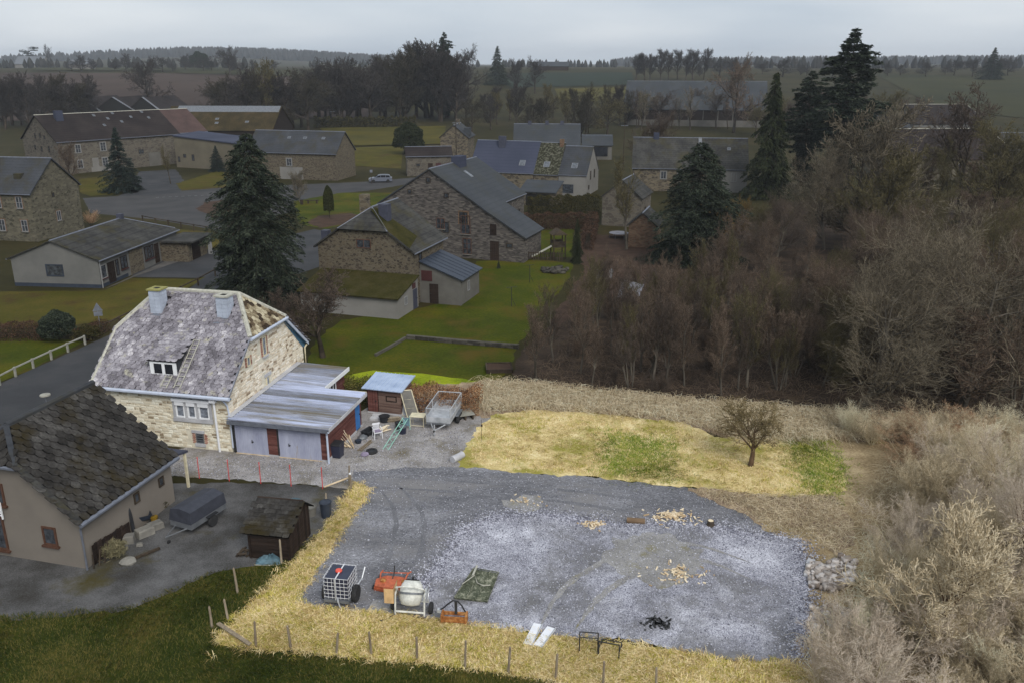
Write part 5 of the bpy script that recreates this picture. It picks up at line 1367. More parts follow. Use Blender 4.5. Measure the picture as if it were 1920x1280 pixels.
# ================================================================== plants
def tubes_np(segs, n):
    """segments (p, q, r0, r1) as one open-ended tube mesh"""
    a = np.array([(*s[0], *s[1], s[2], s[3]) for s in segs], float)
    P, Q, r0, r1 = a[:, 0:3], a[:, 3:6], a[:, 6], a[:, 7]
    d = Q - P; d /= np.maximum(np.linalg.norm(d, axis=1, keepdims=True), 1e-6)
    ref = np.where(np.abs(d[:, 2:3]) > .9, np.array([[1., 0, 0]]), np.array([[0., 0, 1.]]))
    u = np.cross(d, ref); u /= np.maximum(np.linalg.norm(u, axis=1, keepdims=True), 1e-6)
    w = np.cross(d, u)
    N = len(a)
    V = np.zeros((N, 2, n, 3))
    for j in range(n):
        t = 2 * math.pi * j / n
        o = u * math.cos(t) + w * math.sin(t)
        V[:, 0, j] = P + o * r0[:, None]; V[:, 1, j] = Q + o * r1[:, None]
    F = []
    base = np.arange(N) * 2 * n
    for j in range(n):
        k = (j + 1) % n
        F.append(np.stack([base + j, base + k, base + n + k, base + n + j], 1))
    return V.reshape(-1, 3), np.vstack(F)

def quads_np(C, D, Wd, L, W, taper=.25):
    """leaf-like quads: centre C, direction D, width direction Wd"""
    D = D / np.maximum(np.linalg.norm(D, axis=1, keepdims=True), 1e-6)
    Wd = np.cross(D, Wd); Wd /= np.maximum(np.linalg.norm(Wd, axis=1, keepdims=True), 1e-6)
    L = np.asarray(L)[:, None]; W = np.asarray(W)[:, None]
    a = C - D * L * .5; b = C + D * L * .5; m = C + D * L * (-.05)
    V = np.stack([a, m + Wd * W * .5, b, m - Wd * W * .5], 1).reshape(-1, 3)
    F = np.arange(len(C) * 4).reshape(-1, 4)
    return V, F

def merge_np(parts):
    Vs, Fs, o = [], [], 0
    for V, F in parts:
        Vs.append(V); Fs.append(F + o); o += len(V)
    return np.vstack(Vs), np.vstack(Fs)

def grow(seed, height, levels=3, stems=1, clear=.25, lean=.1, ang=(48, 46, 42, 40), ratio=(.55, .52, .5, .5), kids=(2.0, 2.0, 2.2, 2.0), up=(.05, .10, .08, .04), wob=(.10, .18, .22, .25), r0=.15, rmin=.010, nseg=(7, 5, 4, 3, 2), fan=0.0):
    rs = random.Random(seed)
    out = [[] for _ in range(levels + 1)]
    Z = Vector((0, 0, 1))
    def rv(): return Vector((rs.gauss(0, 1), rs.gauss(0, 1), rs.gauss(0, 1)))
    def br(p, d, L, r, lev):
        ns = nseg[lev]; sl = L / ns
        for i in range(ns):
            d = (d + rv() * wob[min(lev, 3)] * .6 + Z * up[min(lev, 3)]).normalized()
            q = p + d * sl
            if q.z < .05: q.z = .05
            ra, rb = r * (1 - .8 * i / ns), r * (1 - .8 * (i + 1) / ns)
            out[lev].append((tuple(p), tuple(q), max(ra, rmin), max(rb, rmin * .8)))
            if lev < levels and (lev > 0 or (i + 1) / ns > clear):
                k = kids[min(lev, 3)]
                nk = int(k) + (1 if rs.random() < k - int(k) else 0)
                for _ in range(nk):
                    a = R(ang[min(lev, 3)] * rs.uniform(.6, 1.25))
                    perp = d.cross(rv()).normalized()
                    dd = (d * math.cos(a) + perp * math.sin(a)).normalized()
                    br(q, dd, L * ratio[min(lev, 3)] * rs.uniform(.65, 1.2) * (1 - .35 * i / ns), max(rb * .62, rmin), lev + 1)
            p = q
    for s in range(stems):
        a = rs.uniform(0, 6.283)
        f = fan * rs.uniform(.3, 1.0) if stems > 1 else lean
        d = Vector((math.cos(a) * f, math.sin(a) * f, 1)).normalized()
        br(Vector((math.cos(a) * .12 * (stems > 1), math.sin(a) * .12 * (stems > 1), -.1)), d, height * rs.uniform(.75, 1.0) * .8, r0 * (1 if stems == 1 else rs.uniform(.5, 1)), 0)
    return out

TREES = {}
leafmat('bank_blade', A(120, 100, 80), A(158, 136, 108), A(190, 168, 134))
leafmat('twig_dusk', A(42, 40, 32, 1.3), A(56, 52, 43, 1.3), A(70, 65, 55, 1.3))
def bare(key, seed, height, split=1, **kw):
    o = grow(seed, height, **kw)
    big = [s for l in o[:split + 1] for s in l]; tw = [s for l in o[split + 1:] for s in l]
    V1, F1 = tubes_np(big, 5); V2, F2 = tubes_np(tw, 3)
    h = max(V2[:, 2].max(), V1[:, 2].max())
    TREES[key] = (mesh_np('trunk', V1, F1), mesh_np('crown', V2, F2), h)
    TREES[key][0].materials.append(MATS['bark_dark']); TREES[key][1].materials.append(MATS['twig_dark'])

bare('ash', 1, 10, levels=4, clear=.3, r0=.22, kids=(2.2, 1.9, 1.8, 1.5), rmin=.016, nseg=(7, 5, 4, 3, 2))
bare('oak', 2, 10, levels=4, clear=.2, r0=.30, ang=(62, 52, 46, 42), ratio=(.66, .55, .5, .5), kids=(2.2, 2.0, 1.8, 1.5), rmin=.020, up=(.02, .06, .05, .03))
bare('round', 3, 10, levels=4, clear=.12, r0=.24, ang=(50, 44, 40, 38), ratio=(.6, .55, .52, .5), kids=(2.6, 2.1, 1.9, 1.4), rmin=.018, up=(.05, .14, .12, .08))
bare('poplar', 4, 10, levels=3, clear=.3, r0=.14, ang=(32, 34, 34, 30), ratio=(.42, .5, .5, .5), kids=(2.8, 2.2, 2.2, 2), rmin=.014, up=(.05, .2, .15, .1))
bare('spread', 5, 10, levels=4, clear=.10, r0=.22, ang=(62, 44, 40, 36), ratio=(.74, .58, .54, .5), kids=(2.6, 2.2, 2.2, 1.9), rmin=.008, up=(.02, .05, .05, .04))
bare('spread_wide', 6, 10, levels=4, clear=.06, r0=.22, ang=(70, 44, 40, 36), ratio=(.80, .57, .54, .5), kids=(2.6, 2.3, 2.2, 1.9), rmin=.008, up=(.02, .06, .05, .04))
bare('sapling', 7, 7, levels=3, clear=.25, r0=.10, ang=(36, 38, 38, 36), ratio=(.46, .5, .5, .5), kids=(2.4, 2.0, 2.0, 2), rmin=.009, up=(.06, .2, .15, .1))
bare('sapling_b', 8, 7, levels=3, stems=3, fan=.35, clear=.3, r0=.10, ang=(36, 40, 40, 36), ratio=(.42, .5, .5, .5), kids=(1.6, 1.9, 2.0, 2), rmin=.009, up=(.08, .2, .15, .1))
bare('thicket', 9, 5, levels=2, split=0, stems=14, fan=.75, clear=.15, r0=.045, ang=(38, 42, 40, 36), ratio=(.5, .5, .5, .5), kids=(2.2, 2.9, 2.0, 2), rmin=.006, up=(.10, .12, .1, .1))
bare('thicket_b', 10, 5, levels=3, split=0, stems=8, fan=1.0, clear=.1, r0=.05, ang=(46, 44, 40, 36), ratio=(.5, .5, .5, .5), kids=(1.7, 2.0, 2.0, 2), rmin=.006, up=(.05, .06, .05, .05))
bare('thicket_c', 11, 5, levels=3, split=0, stems=10, fan=.5, clear=.2, r0=.04, ang=(30, 34, 36, 36), ratio=(.45, .5, .5, .5), kids=(1.6, 1.9, 2.0, 2), rmin=.006, up=(.14, .2, .15, .1))
bare('thicket_pale', 13, 5, levels=3, split=1, stems=6, fan=.8, clear=.2, r0=.06, ang=(36, 40, 38, 36), ratio=(.5, .5, .5, .5), kids=(1.6, 1.9, 2.0, 2), rmin=.006, up=(.06, .12, .1, .1))
leafmat('twig_fruit', A(92, 82, 56), A(118, 104, 74), A(146, 130, 96))
bare('fruit', 16, 4, levels=4, clear=.32, lean=.03, r0=.13, ang=(44, 46, 46, 44), ratio=(.72, .58, .5, .5), kids=(2.4, 2.0, 1.9, 1.3), rmin=.010, up=(.04, .06, .0, -.03), wob=(.08, .22, .3, .3))
bare('orchard', 12, 4, levels=4, clear=.3, r0=.15, ang=(58, 50, 46, 44), ratio=(.74, .56, .52, .5), kids=(2.2, 2.1, 2.0, 1.7), rmin=.010, up=(.02, .07, .08, .06), wob=(.22, .28, .3, .3))

bare('far_ash', 41, 10, levels=4, clear=.22, r0=.22, ang=(38, 40, 40, 38), ratio=(.5, .54, .52, .5), kids=(2.3, 1.9, 1.7, 1.2), rmin=.024, up=(.05, .16, .1, .05))
bare('far_round', 42, 10, levels=4, clear=.12, r0=.24, ang=(50, 44, 42, 38), ratio=(.6, .55, .52, .5), kids=(2.3, 1.9, 1.7, 1.2), rmin=.024, up=(.05, .12, .1, .06))
bare('far_oak', 43, 10, levels=4, clear=.16, r0=.3, ang=(58, 50, 46, 42), ratio=(.64, .55, .5, .5), kids=(2.3, 1.9, 1.6, 1.2), rmin=.026, up=(.02, .07, .06, .03))

def conifer(key, seed, H, Rb, prof, layers, per, sprays, sl, sw, droop=.25, up=.0, clump=.5):
    rng = np.random.default_rng(seed); rs = random.Random(seed)
    segs = [((0, 0, -.1), (0, 0, H * .5), H * .018, H * .011), ((0, 0, H * .5), (0, 0, H * .98), H * .011, .015)]
    C, D = [], []
    for i in range(layers):
        t = min(.995, max(0.0, (i + rs.uniform(-.3, .3)) / layers))
        z = H * (.03 + .95 * t)
        n = max(3, int(per * (1 - t * .5)))
        for j in range(n):
            a = rs.uniform(0, 6.283)
            L = Rb * prof(t) * rs.uniform(.6, 1.15) * (1 + .16 * math.sin(2 * a + z * .9) + .12 * math.sin(3 * a - z * .5 + 1))
            d = np.array([math.cos(a), math.sin(a), up - droop * .4])
            tip = np.array([0, 0, z]) + d * L
            tip[2] -= droop * L * .4
            mid = np.array([0, 0, z]) + d * L * .5 + np.array([0, 0, .06 * L])
            segs += [((0, 0, z), tuple(mid), .012 * H * .25 + .01, .02), (tuple(mid), tuple(tip), .02, .008)]
            k = max(4, int(sprays * (L / Rb + .15)))
            s = np.sqrt(rng.random(k)) * .97 + .05
            base = np.where(s[:, None] < .5, np.array([0, 0, z]) + (mid - np.array([0, 0, z])) * s[:, None] * 2, mid + (tip - mid) * (s[:, None] * 2 - 1))
            side = np.array([-math.sin(a), math.cos(a), 0])
            spread = (rng.random(k) - .5) * L * clump * (1.15 - s)
            C.append(base + side * spread[:, None] + rng.normal(0, .08, (k, 3)) * (1 + L * .06))
            dd = d[None] * 1.0 + side[None] * np.sign(spread)[:, None] * rng.random((k, 1)) * 1.2 + rng.normal(0, .35, (k, 3)) + np.array([0, 0, -droop])
            D.append(dd)
    C = np.vstack(C); D = np.vstack(D); N = len(C)
    V, F = quads_np(C, D, rng.normal(0, 1, (N, 3)), sl * (.6 + .8 * rng.random(N)), sw * (.6 + .8 * rng.random(N)))
    V[:, 2] = np.maximum(V[:, 2], .03)
    V1, F1 = tubes_np(segs, 5)
    TREES[key] = (mesh_np('trunk', V1, F1), mesh_np('crown', V, F), H)
    TREES[key][0].materials.append(MATS['bark_dark']); TREES[key][1].materials.append(MATS['needle_dark'])

conifer('spruce_big', 21, 16, 4.7, lambda t: (1 - t ** 4.5) * (.9 - .22 * t) + .10 * math.sin(t * 19) * (1 - t) + .07, 60, 15, 110, .36, .085, droop=.35, clump=.75)
conifer('spruce', 22, 10, 2.9, lambda t: (1 - t) * 1.02 + .03, 34, 13, 80, .28, .07, droop=.3)
conifer('cypress', 23, 16, 3.0, lambda t: (1 - t) ** .8 * (.9 + .2 * math.sin(t * 25)) + .05, 46, 12, 80, .42, .09, droop=.8)
conifer('fir_tall', 24, 20, 4.8, lambda t: (.5 + .55 * math.sin(max(0., t - .1) * 3.1)) * (1.0 if t > .25 else .55) * (1 - t ** 3.2) * (.85 + .25 * math.sin(t * 17)) + .06, 58, 9, 120, .55, .15, droop=.22, up=.30, clump=.9)
conifer('pine_flat', 25, 9, 4.0, lambda t: 0.06 if t < .55 else math.sin((t - .5) * 5.0) + .2, 16, 7, 60, .6, .2, droop=.05, up=.1)

def leafy(key, seed, fn, n, ls, lw, mat, stem=True):
    """a dense bush: fn(rng, n) gives leaf points and outward normals"""
    rng = np.random.default_rng(seed)
    C, N = fn(rng, n)
    D = rng.normal(0, 1, C.shape) + N * .5
    V, F = quads_np(C, D, rng.normal(0, 1, C.shape), ls * (.6 + .8 * rng.random(n)), lw * (.6 + .8 * rng.random(n)))
    V[:, 2] = np.maximum(V[:, 2], .02)
    segs = [((0, 0, -.05), (0, 0, C[:, 2].max() * .6), .06, .03)]
    for i in range(26):
        c = C[int(rng.integers(n))]
        segs.append(((0, 0, c[2] * .3), tuple(c * np.array([.8, .8, .9])), .03, .012))
    V1, F1 = tubes_np(segs, 4)
    TREES[key] = (mesh_np('trunk', V1, F1), mesh_np('crown', V, F), C[:, 2].max())
    TREES[key][0].materials.append(MATS['bark_dark']); TREES[key][1].materials.append(MATS[mat])

def blob(rx, ry, rz, flat_=.0, lump=.12, rough=.08):
    def fn(rng, n):
        d = rng.normal(0, 1, (n, 3)); d /= np.linalg.norm(d, axis=1, keepdims=True)
        d[:, 2] = np.where(d[:, 2] < -.35, -d[:, 2], d[:, 2])
        l = 1 + lump * np.sin(d[:, 0] * 5 + 1.3) * np.sin(d[:, 1] * 6 + .4) + lump * .6 * np.sin(d[:, 2] * 9 + d[:, 0] * 4)
        r = (1 - np.abs(rng.normal(0, rough * 1.6, n))) * l
        C = d * np.array([rx, ry, rz]) * r[:, None]; C[:, 2] += rz * .75
        C[:, 2] = np.maximum(C[:, 2], .05)
        return C, d
    return fn
leafy('round_bush', 31, blob(1.25, 1.25, 1.3), 9000, .16, .08, 'needle_dark')
leafy('yew_column', 32, blob(1.0, 1.0, 2.5, lump=.03), 12000, .18, .09, 'yew_leaf')
leafy('shrub_loose', 33, blob(1.0, 1.0, .8, lump=.25, rough=.3), 3500, .16, .06, 'shrub_leaf')
leafy('pampas_clump', 34, blob(.8, .8, .7, lump=.2, rough=.4), 3500, .4, .03, 'pampas')

def plant(name, key, pos, h, label, cat='tree', group=None, trunk=None, crown=None, rot=None, sx=1.0, rs_=random.Random(77)):
    t, c, hn = TREES[key]
    s = h / hn
    root = thing(name, label, cat, pos, rs_.uniform(0, 6.28) if rot is None else rot, group)
    root.scale = (s * sx, s * sx, s)
    for nm, me, mt in (('trunk', t, trunk), ('crown', c, crown)):
        o = link(nm, me, None, root)
        if mt:
            o.material_slots[0].link = 'OBJECT'
            o.material_slots[0].material = MATS[mt]
    return root

def at_px(u, vb, vt):
    p = GT(u, vb)
    return p, max(.4, HT(p.y, vt) - p.z)

# ---- single trees one can pick out
p, h = at_px(490, 570, 243); plant('spruce_tree', 'spruce_big', p, h, 'huge dark spruce behind the pale stone house', crown='needle_dark', rot=.6)
p, h = at_px(231, 360, 236); plant('spruce_tree', 'spruce', p, h, 'blue-green spruce on the farmhouse front lawn', crown='needle_blue', rot=1.1, sx=1.1)
p, h = at_px(408, 322, 272); plant('spruce_tree', 'spruce', p, h, 'small blue spruce against the cream farm wing', crown='needle_blue', rot=2.0, sx=1.3)
p, h = at_px(1302, 492, 262); plant('spruce_tree', 'spruce_big', p, h, 'broad dark spruce hiding the old slate-roofed house', crown='needle_dark', rot=2.6, sx=1.25)
p, h = at_px(1436, 372, 130); plant('cypress_tree', 'cypress', p, h, 'tall drooping dark cypress left of the biggest fir', crown='needle_green', rot=.3, sx=1.15)
p, h = at_px(1502, 350, 128); plant('fir_tree', 'fir_tall', p, h, 'shorter dark fir between the cypress and the biggest fir', crown='needle_dark', rot=.9)
p, h = at_px(1568, 372, 46); plant('fir_tree', 'fir_tall', p, h, 'tallest dark fir rising above the skyline at the right', crown='needle_dark', rot=2.2)
p, h = at_px(836, 222, 57); plant('fir_tree', 'fir_tall', p, h, 'tall dark fir among bare trees near the white farmhouse', crown='needle_dark', rot=1.4, sx=.7)
p, h = at_px(933, 160, 85); plant('pine_tree', 'spruce', p, h, 'lone dark pine with rounded top on the skyline', crown='needle_dark', rot=.4, sx=1.2)
p, h = at_px(1857, 150, 88); plant('fir_tree', 'spruce', p, h, 'dark pointed fir on the far right skyline', crown='needle_dark', rot=.4, sx=1.5)
p, h = at_px(58, 126, 88); plant('pine_tree', 'pine_flat', p, h, 'flat-topped dark pine on the left skyline', crown='needle_dark', rot=.4)
p, h = at_px(93, 126, 82); plant('bare_tree', 'poplar', p, h, 'narrow tree right of the flat-topped pine', crown='twig_far', rot=.4, sx=1.6)
p, h = at_px(375, 130, 96); plant('evergreen_bush', 'round_bush', p, h, 'large dark rounded evergreen on the left skyline', 'bush', crown='needle_dark', rot=1.0)
p, h = at_px(618, 410, 348); plant('yew_bush', 'yew_column', p, h, 'clipped upright yew standing on the green lawn', 'bush', crown='yew_leaf', rot=1, sx=.72)
p, h = at_px(112, 640, 582); plant('evergreen_bush', 'round_bush', p, h, 'round dark evergreen bush beside the road rail', 'bush', crown='needle_dark', rot=.5, sx=1.1)
p, h = at_px(768, 290, 228); plant('evergreen_bush', 'round_bush', p, h, 'dark conical evergreen beside the small outbuilding', 'bush', crown='needle_green', rot=2.5, sx=.9)
p, h = at_px(1081, 494, 408); plant('cypress_tree', 'cypress', p, h, 'slim dark cypress behind the play tower', crown='needle_green', rot=1.7, sx=.85)
p, h = at_px(935, 505, 488); plant('spruce_tree', 'spruce', p, h, 'tiny spruce sapling on the garden lawn', crown='needle_dark', rot=1.7)
p, h = at_px(562, 380, 316); plant('bare_tree', 'round', p, h, 'small bare tree beside the bench', crown='twig_grey', trunk='bark_grey', rot=.4, sx=.8)
p, h = at_px(606, 672, 498); plant('bare_tree', 'orchard', p, h, 'bare forked garden tree just behind the pale stone house', crown='twig_dark', trunk='bark_dark', rot=.2, sx=1.1)
p, h = at_px(540, 640, 540); plant('bare_tree', 'orchard', p, h, 'bare shrubby tree at the foot of the huge spruce', crown='twig_dark', trunk='bark_dark', rot=2.2, sx=1.2)
p, h = at_px(1406, 878, 742); plant('fruit_tree', 'fruit', p, h, 'gnarled bare fruit tree standing in the straw field', crown='twig_fruit', trunk='bark_lit', rot=3.4, sx=1.5)
p, h = at_px(1608, 470, 160); plant('bare_tree', 'round', p, h * .95, 'large pale-twigged bare tree in front of the tallest fir', crown='twig_grey', trunk='bark_grey', rot=.8, sx=1.0)
p, h = at_px(1545, 470, 240); plant('bare_tree', 'spread', p, h * .95, 'spreading pale-twigged bare tree below the cypress', crown='twig_grey', trunk='bark_grey', rot=4.2, sx=.8)
p, h = at_px(1650, 480, 260); plant('bare_tree', 'round', p, h, 'olive-barked bare tree between fir and brown-roofed house', crown='twig_olive', trunk='bark_grey', rot=1.9)
p, h = at_px(1795, 420, 150); plant('bare_tree', 'ash', p, h, 'tall dark bare tree in front of the long brown roof', crown='twig_dark', rot=1.9)
p, h = at_px(1850, 440, 215); plant('bare_tree', 'round', p, h, 'olive bare tree beside the white house at the right edge', crown='twig_olive', rot=2.9)
p, h = at_px(1620, 768, 420); plant('bare_tree', 'spread', p, h, 'big spreading bare tree at the wood edge, left of two', crown='twig_grey', trunk='bark_grey', rot=.5, sx=1.0)
p, h = at_px(1805, 765, 372); plant('bare_tree', 'spread_wide', p, h, 'big spreading bare tree at the wood edge, right of two', crown='twig_grey', trunk='bark_grey', rot=2.4, sx=1.1)
p, h = at_px(1330, 455, 405); plant('shrub', 'shrub_loose', p, h * 1.6, 'yellow-brown leafy shrub at the foot of the broad spruce', 'shrub', crown='orange_leaf', rot=1.0, sx=.8)
p, h = at_px(1388, 450, 362); plant('bare_tree', 'thicket_c', p, h, 'yellowish bare shrub right of the broad dark spruce', crown='orange_leaf', rot=1.0)
p, h = at_px(218, 1052, 1012); plant('pampas_grass', 'pampas_clump', p, h, 'pale tufted grass clump by the corner of the beige house', 'plant', crown='pampas', rot=1.0)
p, h = at_px(165, 640, 608); plant('shrub', 'shrub_loose', p, h, 'loose leafy shrub at the end of the white rail', 'shrub', crown='hedge_green', rot=1.0, sx=1.3)
p, h = at_px(172, 425, 390); plant('shrub', 'thicket', p, h, 'brown twiggy shrub behind the bungalow', 'shrub', crown='twig_rust', rot=1.0, sx=1.3)
p, h = at_px(135, 345, 262); plant('bare_tree', 'round', p, h, 'bare tree in front of the farmhouse windows', crown='twig_brown', rot=1.0, sx=.7)
p, h = at_px(320, 345, 270); plant('bare_tree', 'poplar', p, h, 'thin pale tree at the corner of the farm wing', crown='twig_olive', rot=1.0, sx=.9)
p, h = at_px(1175, 470, 290); plant('bare_tree', 'poplar', p, h, 'slim pale bare tree beside the grey gabled shed', crown='twig_olive', trunk='bark_grey', rot=.4, sx=1.1)
p, h = at_px(1225, 345, 205); plant('bare_tree', 'round', p, h, 'dark bare tree behind the old slate-roofed house', crown='twig_dark', rot=1.4, sx=.9)
p, h = at_px(1375, 250, 97); plant('bare_tree', 'far_oak', p, h, 'broad bare oak in front of the very long barn', crown='twig_brown', rot=.4, sx=.75)
p, h = at_px(280, 212, 103); plant('bare_tree', 'far_oak', p, h, 'broad bare oak in the ploughed field behind the farm', crown='twig_far', rot=1.4, sx=.85)
p, h = at_px(432, 142, 84); plant('bare_tree', 'far_oak', p, h, 'bare oak on the skyline beside the rounded evergreen', crown='twig_far', rot=2.4)
p, h = at_px(878, 178, 80); plant('bare_tree', 'far_oak', p, h, 'pale bare oak just right of the tall dark fir', crown='twig_far', rot=.9, sx=.8)
p, h = at_px(1003, 176, 103); plant('bare_tree', 'far_oak', p, h, 'round bare oak on the ridge right of the lone pine', crown='twig_far', rot=3.9, sx=.9)
p, h = at_px(966, 166, 108); plant('bare_tree', 'round', p, h, 'bare tree between the lone pine and the round oak', crown='twig_far', rot=3.1)
p, h = at_px(505, 246, 106); plant('bare_tree', 'far_round', p, h, 'dense round bare tree behind the grey-roofed barn', crown='twig_olive', rot=.2, sx=.95)

rsd = random.Random(5)
ORDN = ['first', 'second', 'third', 'fourth', 'fifth', 'sixth', 'seventh', 'eighth', 'ninth', 'tenth', 'eleventh', 'twelfth', 'thirteenth', 'fourteenth', 'fifteenth', 'sixteenth', 'seventeenth', 'eighteenth', 'nineteenth', 'twentieth', 'twenty-first', 'twenty-second', 'twenty-third', 'twenty-fourth', 'twenty-fifth', 'twenty-sixth', 'twenty-seventh', 'twenty-eighth', 'twenty-ninth', 'thirtieth']
def row(n, spec, label0, group, keys, crowns, cat='tree', name='bare_tree', sx=(.7, 1.1)):
    for i, (u, vb, vt) in enumerate(sorted(spec(j) for j in range(n))):
        label = label0 + ', ' + ORDN[i] + ' from the left'
        p, h = at_px(u, vb, vt)
        plant(name, rsd.choice(keys), p, h, label, cat, group, crown=rsd.choice(crowns), rot=rsd.uniform(0, 6.28), sx=rsd.uniform(*sx))
U = rsd.uniform
row(9, lambda i: (1190 + i * 16 + U(-4, 4), 152 + U(-2, 2), 92 + U(-4, 8)), 'bare tree in the close row on the right-hand ridge', 'tree row on the ridge', ['far_ash'], ['twig_far'], sx=(.9, 1.3))
row(16, lambda i: (718 + i * 9.5 + U(-5, 5), 224 + U(-5, 5), 64 + abs(i - 8) * 5 + U(-4, 14)), 'tall bare tree in the grove around the tall dark fir', 'grove round the white farmhouse', ['far_ash', 'far_round'], ['twig_dusk', 'twig_far'], sx=(.8, 1.2))
row(14, lambda i: (592 + i * 10 + U(-5, 5), 228 + U(-6, 6), 102 + U(-6, 22)), 'bare tree in the clump left of the tall fir grove', 'trees behind the far meadow', ['far_ash', 'far_round', 'far_oak'], ['twig_dusk', 'twig_far'], sx=(.8, 1.2))
row(14, lambda i: (0 + i * 13 + U(-8, 8), 236 + U(-8, 8), 138 + U(-8, 22)), 'bare tree in the dark clump behind the farm at the left', 'trees behind the farm at the left', ['far_ash', 'far_round', 'far_oak'], ['twig_dusk', 'twig_far'], sx=(.9, 1.3))
row(12, lambda i: (415 + i * 15 + U(-8, 8), 246 + U(-8, 4), 132 + U(-14, 26)), 'bare tree behind the mossy barn roof', 'trees behind the mossy barn', ['far_ash', 'far_round', 'far_oak'], ['twig_dusk', 'twig_far'], sx=(.9, 1.3))
row(30, lambda i: (880 + i * 11.5 + U(-8, 8), 236 + U(-16, 24), 168 + U(-16, 30)), 'bare tree in the brown belt behind the village roofs', 'tree belt behind the village roofs', ['far_ash', 'far_round', 'far_oak'], ['twig_dusk', 'twig_far', 'twig_olive'], sx=(.7, 1.2))
row(14, lambda i: (1190 + i * 17 + U(-5, 5), 238 + U(-8, 8), 166 + U(-8, 20)), 'thin bare tree in front of the very long barn', 'trees in front of the long barn', ['poplar', 'sapling', 'ash'], ['twig_dark', 'twig_grey'], sx=(.9, 1.3))
row(16, lambda i: (130 + i * 25 + U(-12, 12), 133 + U(-1, 3), 104 + U(-6, 14)), 'small dark tree in the hedge line on the left skyline', 'hedge line on the left skyline', ['far_round', 'far_oak'], ['twig_far'], sx=(1.2, 2.0))
row(18, lambda i: (1320 + i * 34 + U(-12, 12), 142 + U(-2, 4), 112 + U(-8, 12)), 'small dark tree in the hedge line on the right skyline', 'hedge line on the right skyline', ['far_round', 'far_oak'], ['twig_far'], sx=(1.2, 2.0))
row(12, lambda i: (1660 + i * 24 + U(-8, 8), 410 + U(-20, 40), 250 + U(-20, 60)), 'bare tree in front of the houses at the right', 'trees before the right-hand houses', ['ash', 'round', 'sapling_b'], ['twig_dark', 'twig_brown', 'twig_olive'], sx=(.7, 1.1))
row(10, lambda i: (1420 + i * 34 + U(-10, 10), 250 + U(-10, 20), 170 + U(-14, 24)), 'bare tree behind the fir group at the right', 'trees behind the firs', ['ash', 'round'], ['twig_dark', 'twig_olive'], sx=(.8, 1.2))

# ---- the wood
rngw = np.random.default_rng(9)
def wood(poly_px, n, keys, crowns, h0, h1, label, group, cat='tree', name='bare_tree', trunk='bark_dark', sx=(.8, 1.2), mind=.9):
    poly = np.array([(q.x, q.y) for q in (G(*p) for p in poly_px)])
    P = scatter(poly, n * 6, rngw)
    out = []
    for q in P:
        if len(out) >= n: break
        if all((q[0] - o[0]) ** 2 + (q[1] - o[1]) ** 2 > mind ** 2 for o in out): out.append(q)
    FORM = {'sapling': 'single-stemmed', 'sapling_b': 'forked', 'poplar': 'narrow', 'ash': 'upright', 'round': 'round-headed', 'spread': 'spreading', 'thicket': 'fan-shaped', 'thicket_b': 'sprawling', 'thicket_c': 'upright', 'thicket_pale': 'open-branched'}
    HUE = {'twig_dark': 'dark', 'twig_brown': 'brown', 'twig_olive': 'olive', 'twig_grey': 'grey', 'twig_pale': 'whitish', 'twig_tan': 'tan', 'twig_mauve': 'mauve', 'twig_rust': 'rusty'}
    uu = sorted(q[0] / q[1] for q in out); yy = sorted(q[1] for q in out)
    for q in out:
        k_, c_, h_ = rsd.choice(keys), rsd.choice(crowns), rsd.uniform(h0, h1)
        a_ = uu.index(q[0] / q[1]) / len(out); b_ = yy.index(q[1]) / len(out)
        lab = '%s %s %s %s, at the %s of its %s' % ('tall' if h_ > (h0 + h1) / 2 else 'lower', HUE[c_], FORM[k_], label, ('left end', 'left half', 'middle', 'right half', 'right end')[min(4, int(a_ * 5))], ('front', 'middle', 'back')[min(2, int(b_ * 3))])
        plant(name, k_, (q[0], q[1], 0), h_, lab, cat, group, trunk=trunk, crown=c_, rot=rsd.uniform(0, 6.28), sx=rsd.uniform(*sx))
wood([(1000, 712), (1060, 650), (1110, 600), (1230, 590), (1330, 560), (1500, 560), (1500, 760), (1340, 748), (1150, 730)], 64, ['sapling', 'sapling_b', 'poplar'], ['twig_dark', 'twig_brown', 'twig_olive', 'twig_brown'], 4.5, 7.5, 'tree in the dark wood', 'bare trees of the wood', trunk='bark_grey')
wood([(1330, 640), (1340, 480), (1500, 430), (1700, 420), (1960, 430), (2000, 640), (1700, 640)], 44, ['spread', 'sapling_b', 'ash', 'round'], ['twig_dark', 'twig_brown', 'twig_brown', 'twig_olive'], 5.0, 8.5, 'tree deep in the far wood', 'bare trees deep in the wood', mind=1.6, trunk='bark_grey')
wood([(1450, 762), (1480, 640), (1960, 640), (1980, 790), (1700, 775)], 26, ['spread', 'sapling_b', 'round'], ['twig_dark', 'twig_brown', 'twig_olive', 'twig_grey'], 4.0, 8.0, 'tree along the wood edge', 'bare trees at the wood edge', mind=1.6, trunk='bark_grey')
wood([(1010, 705), (1080, 640), (1250, 620), (1500, 640), (1960, 700), (1950, 790), (1500, 762), (1200, 738)], 24, ['thicket', 'thicket_b', 'thicket_c'], ['twig_dark', 'twig_brown', 'twig_olive'], 1.0, 2.2, 'bush under the dark wood', 'bushes under the wood', cat='bush', name='bare_bush', mind=.7)
wood([(1060, 620), (1100, 560), (1180, 500), (1240, 500), (1250, 620)], 14, ['thicket', 'thicket_c', 'sapling_b'], ['twig_brown', 'twig_dark'], 1.2, 3.2, 'bush beside the garden path', 'bushes beside the garden', cat='bush', name='bare_bush', mind=.9)
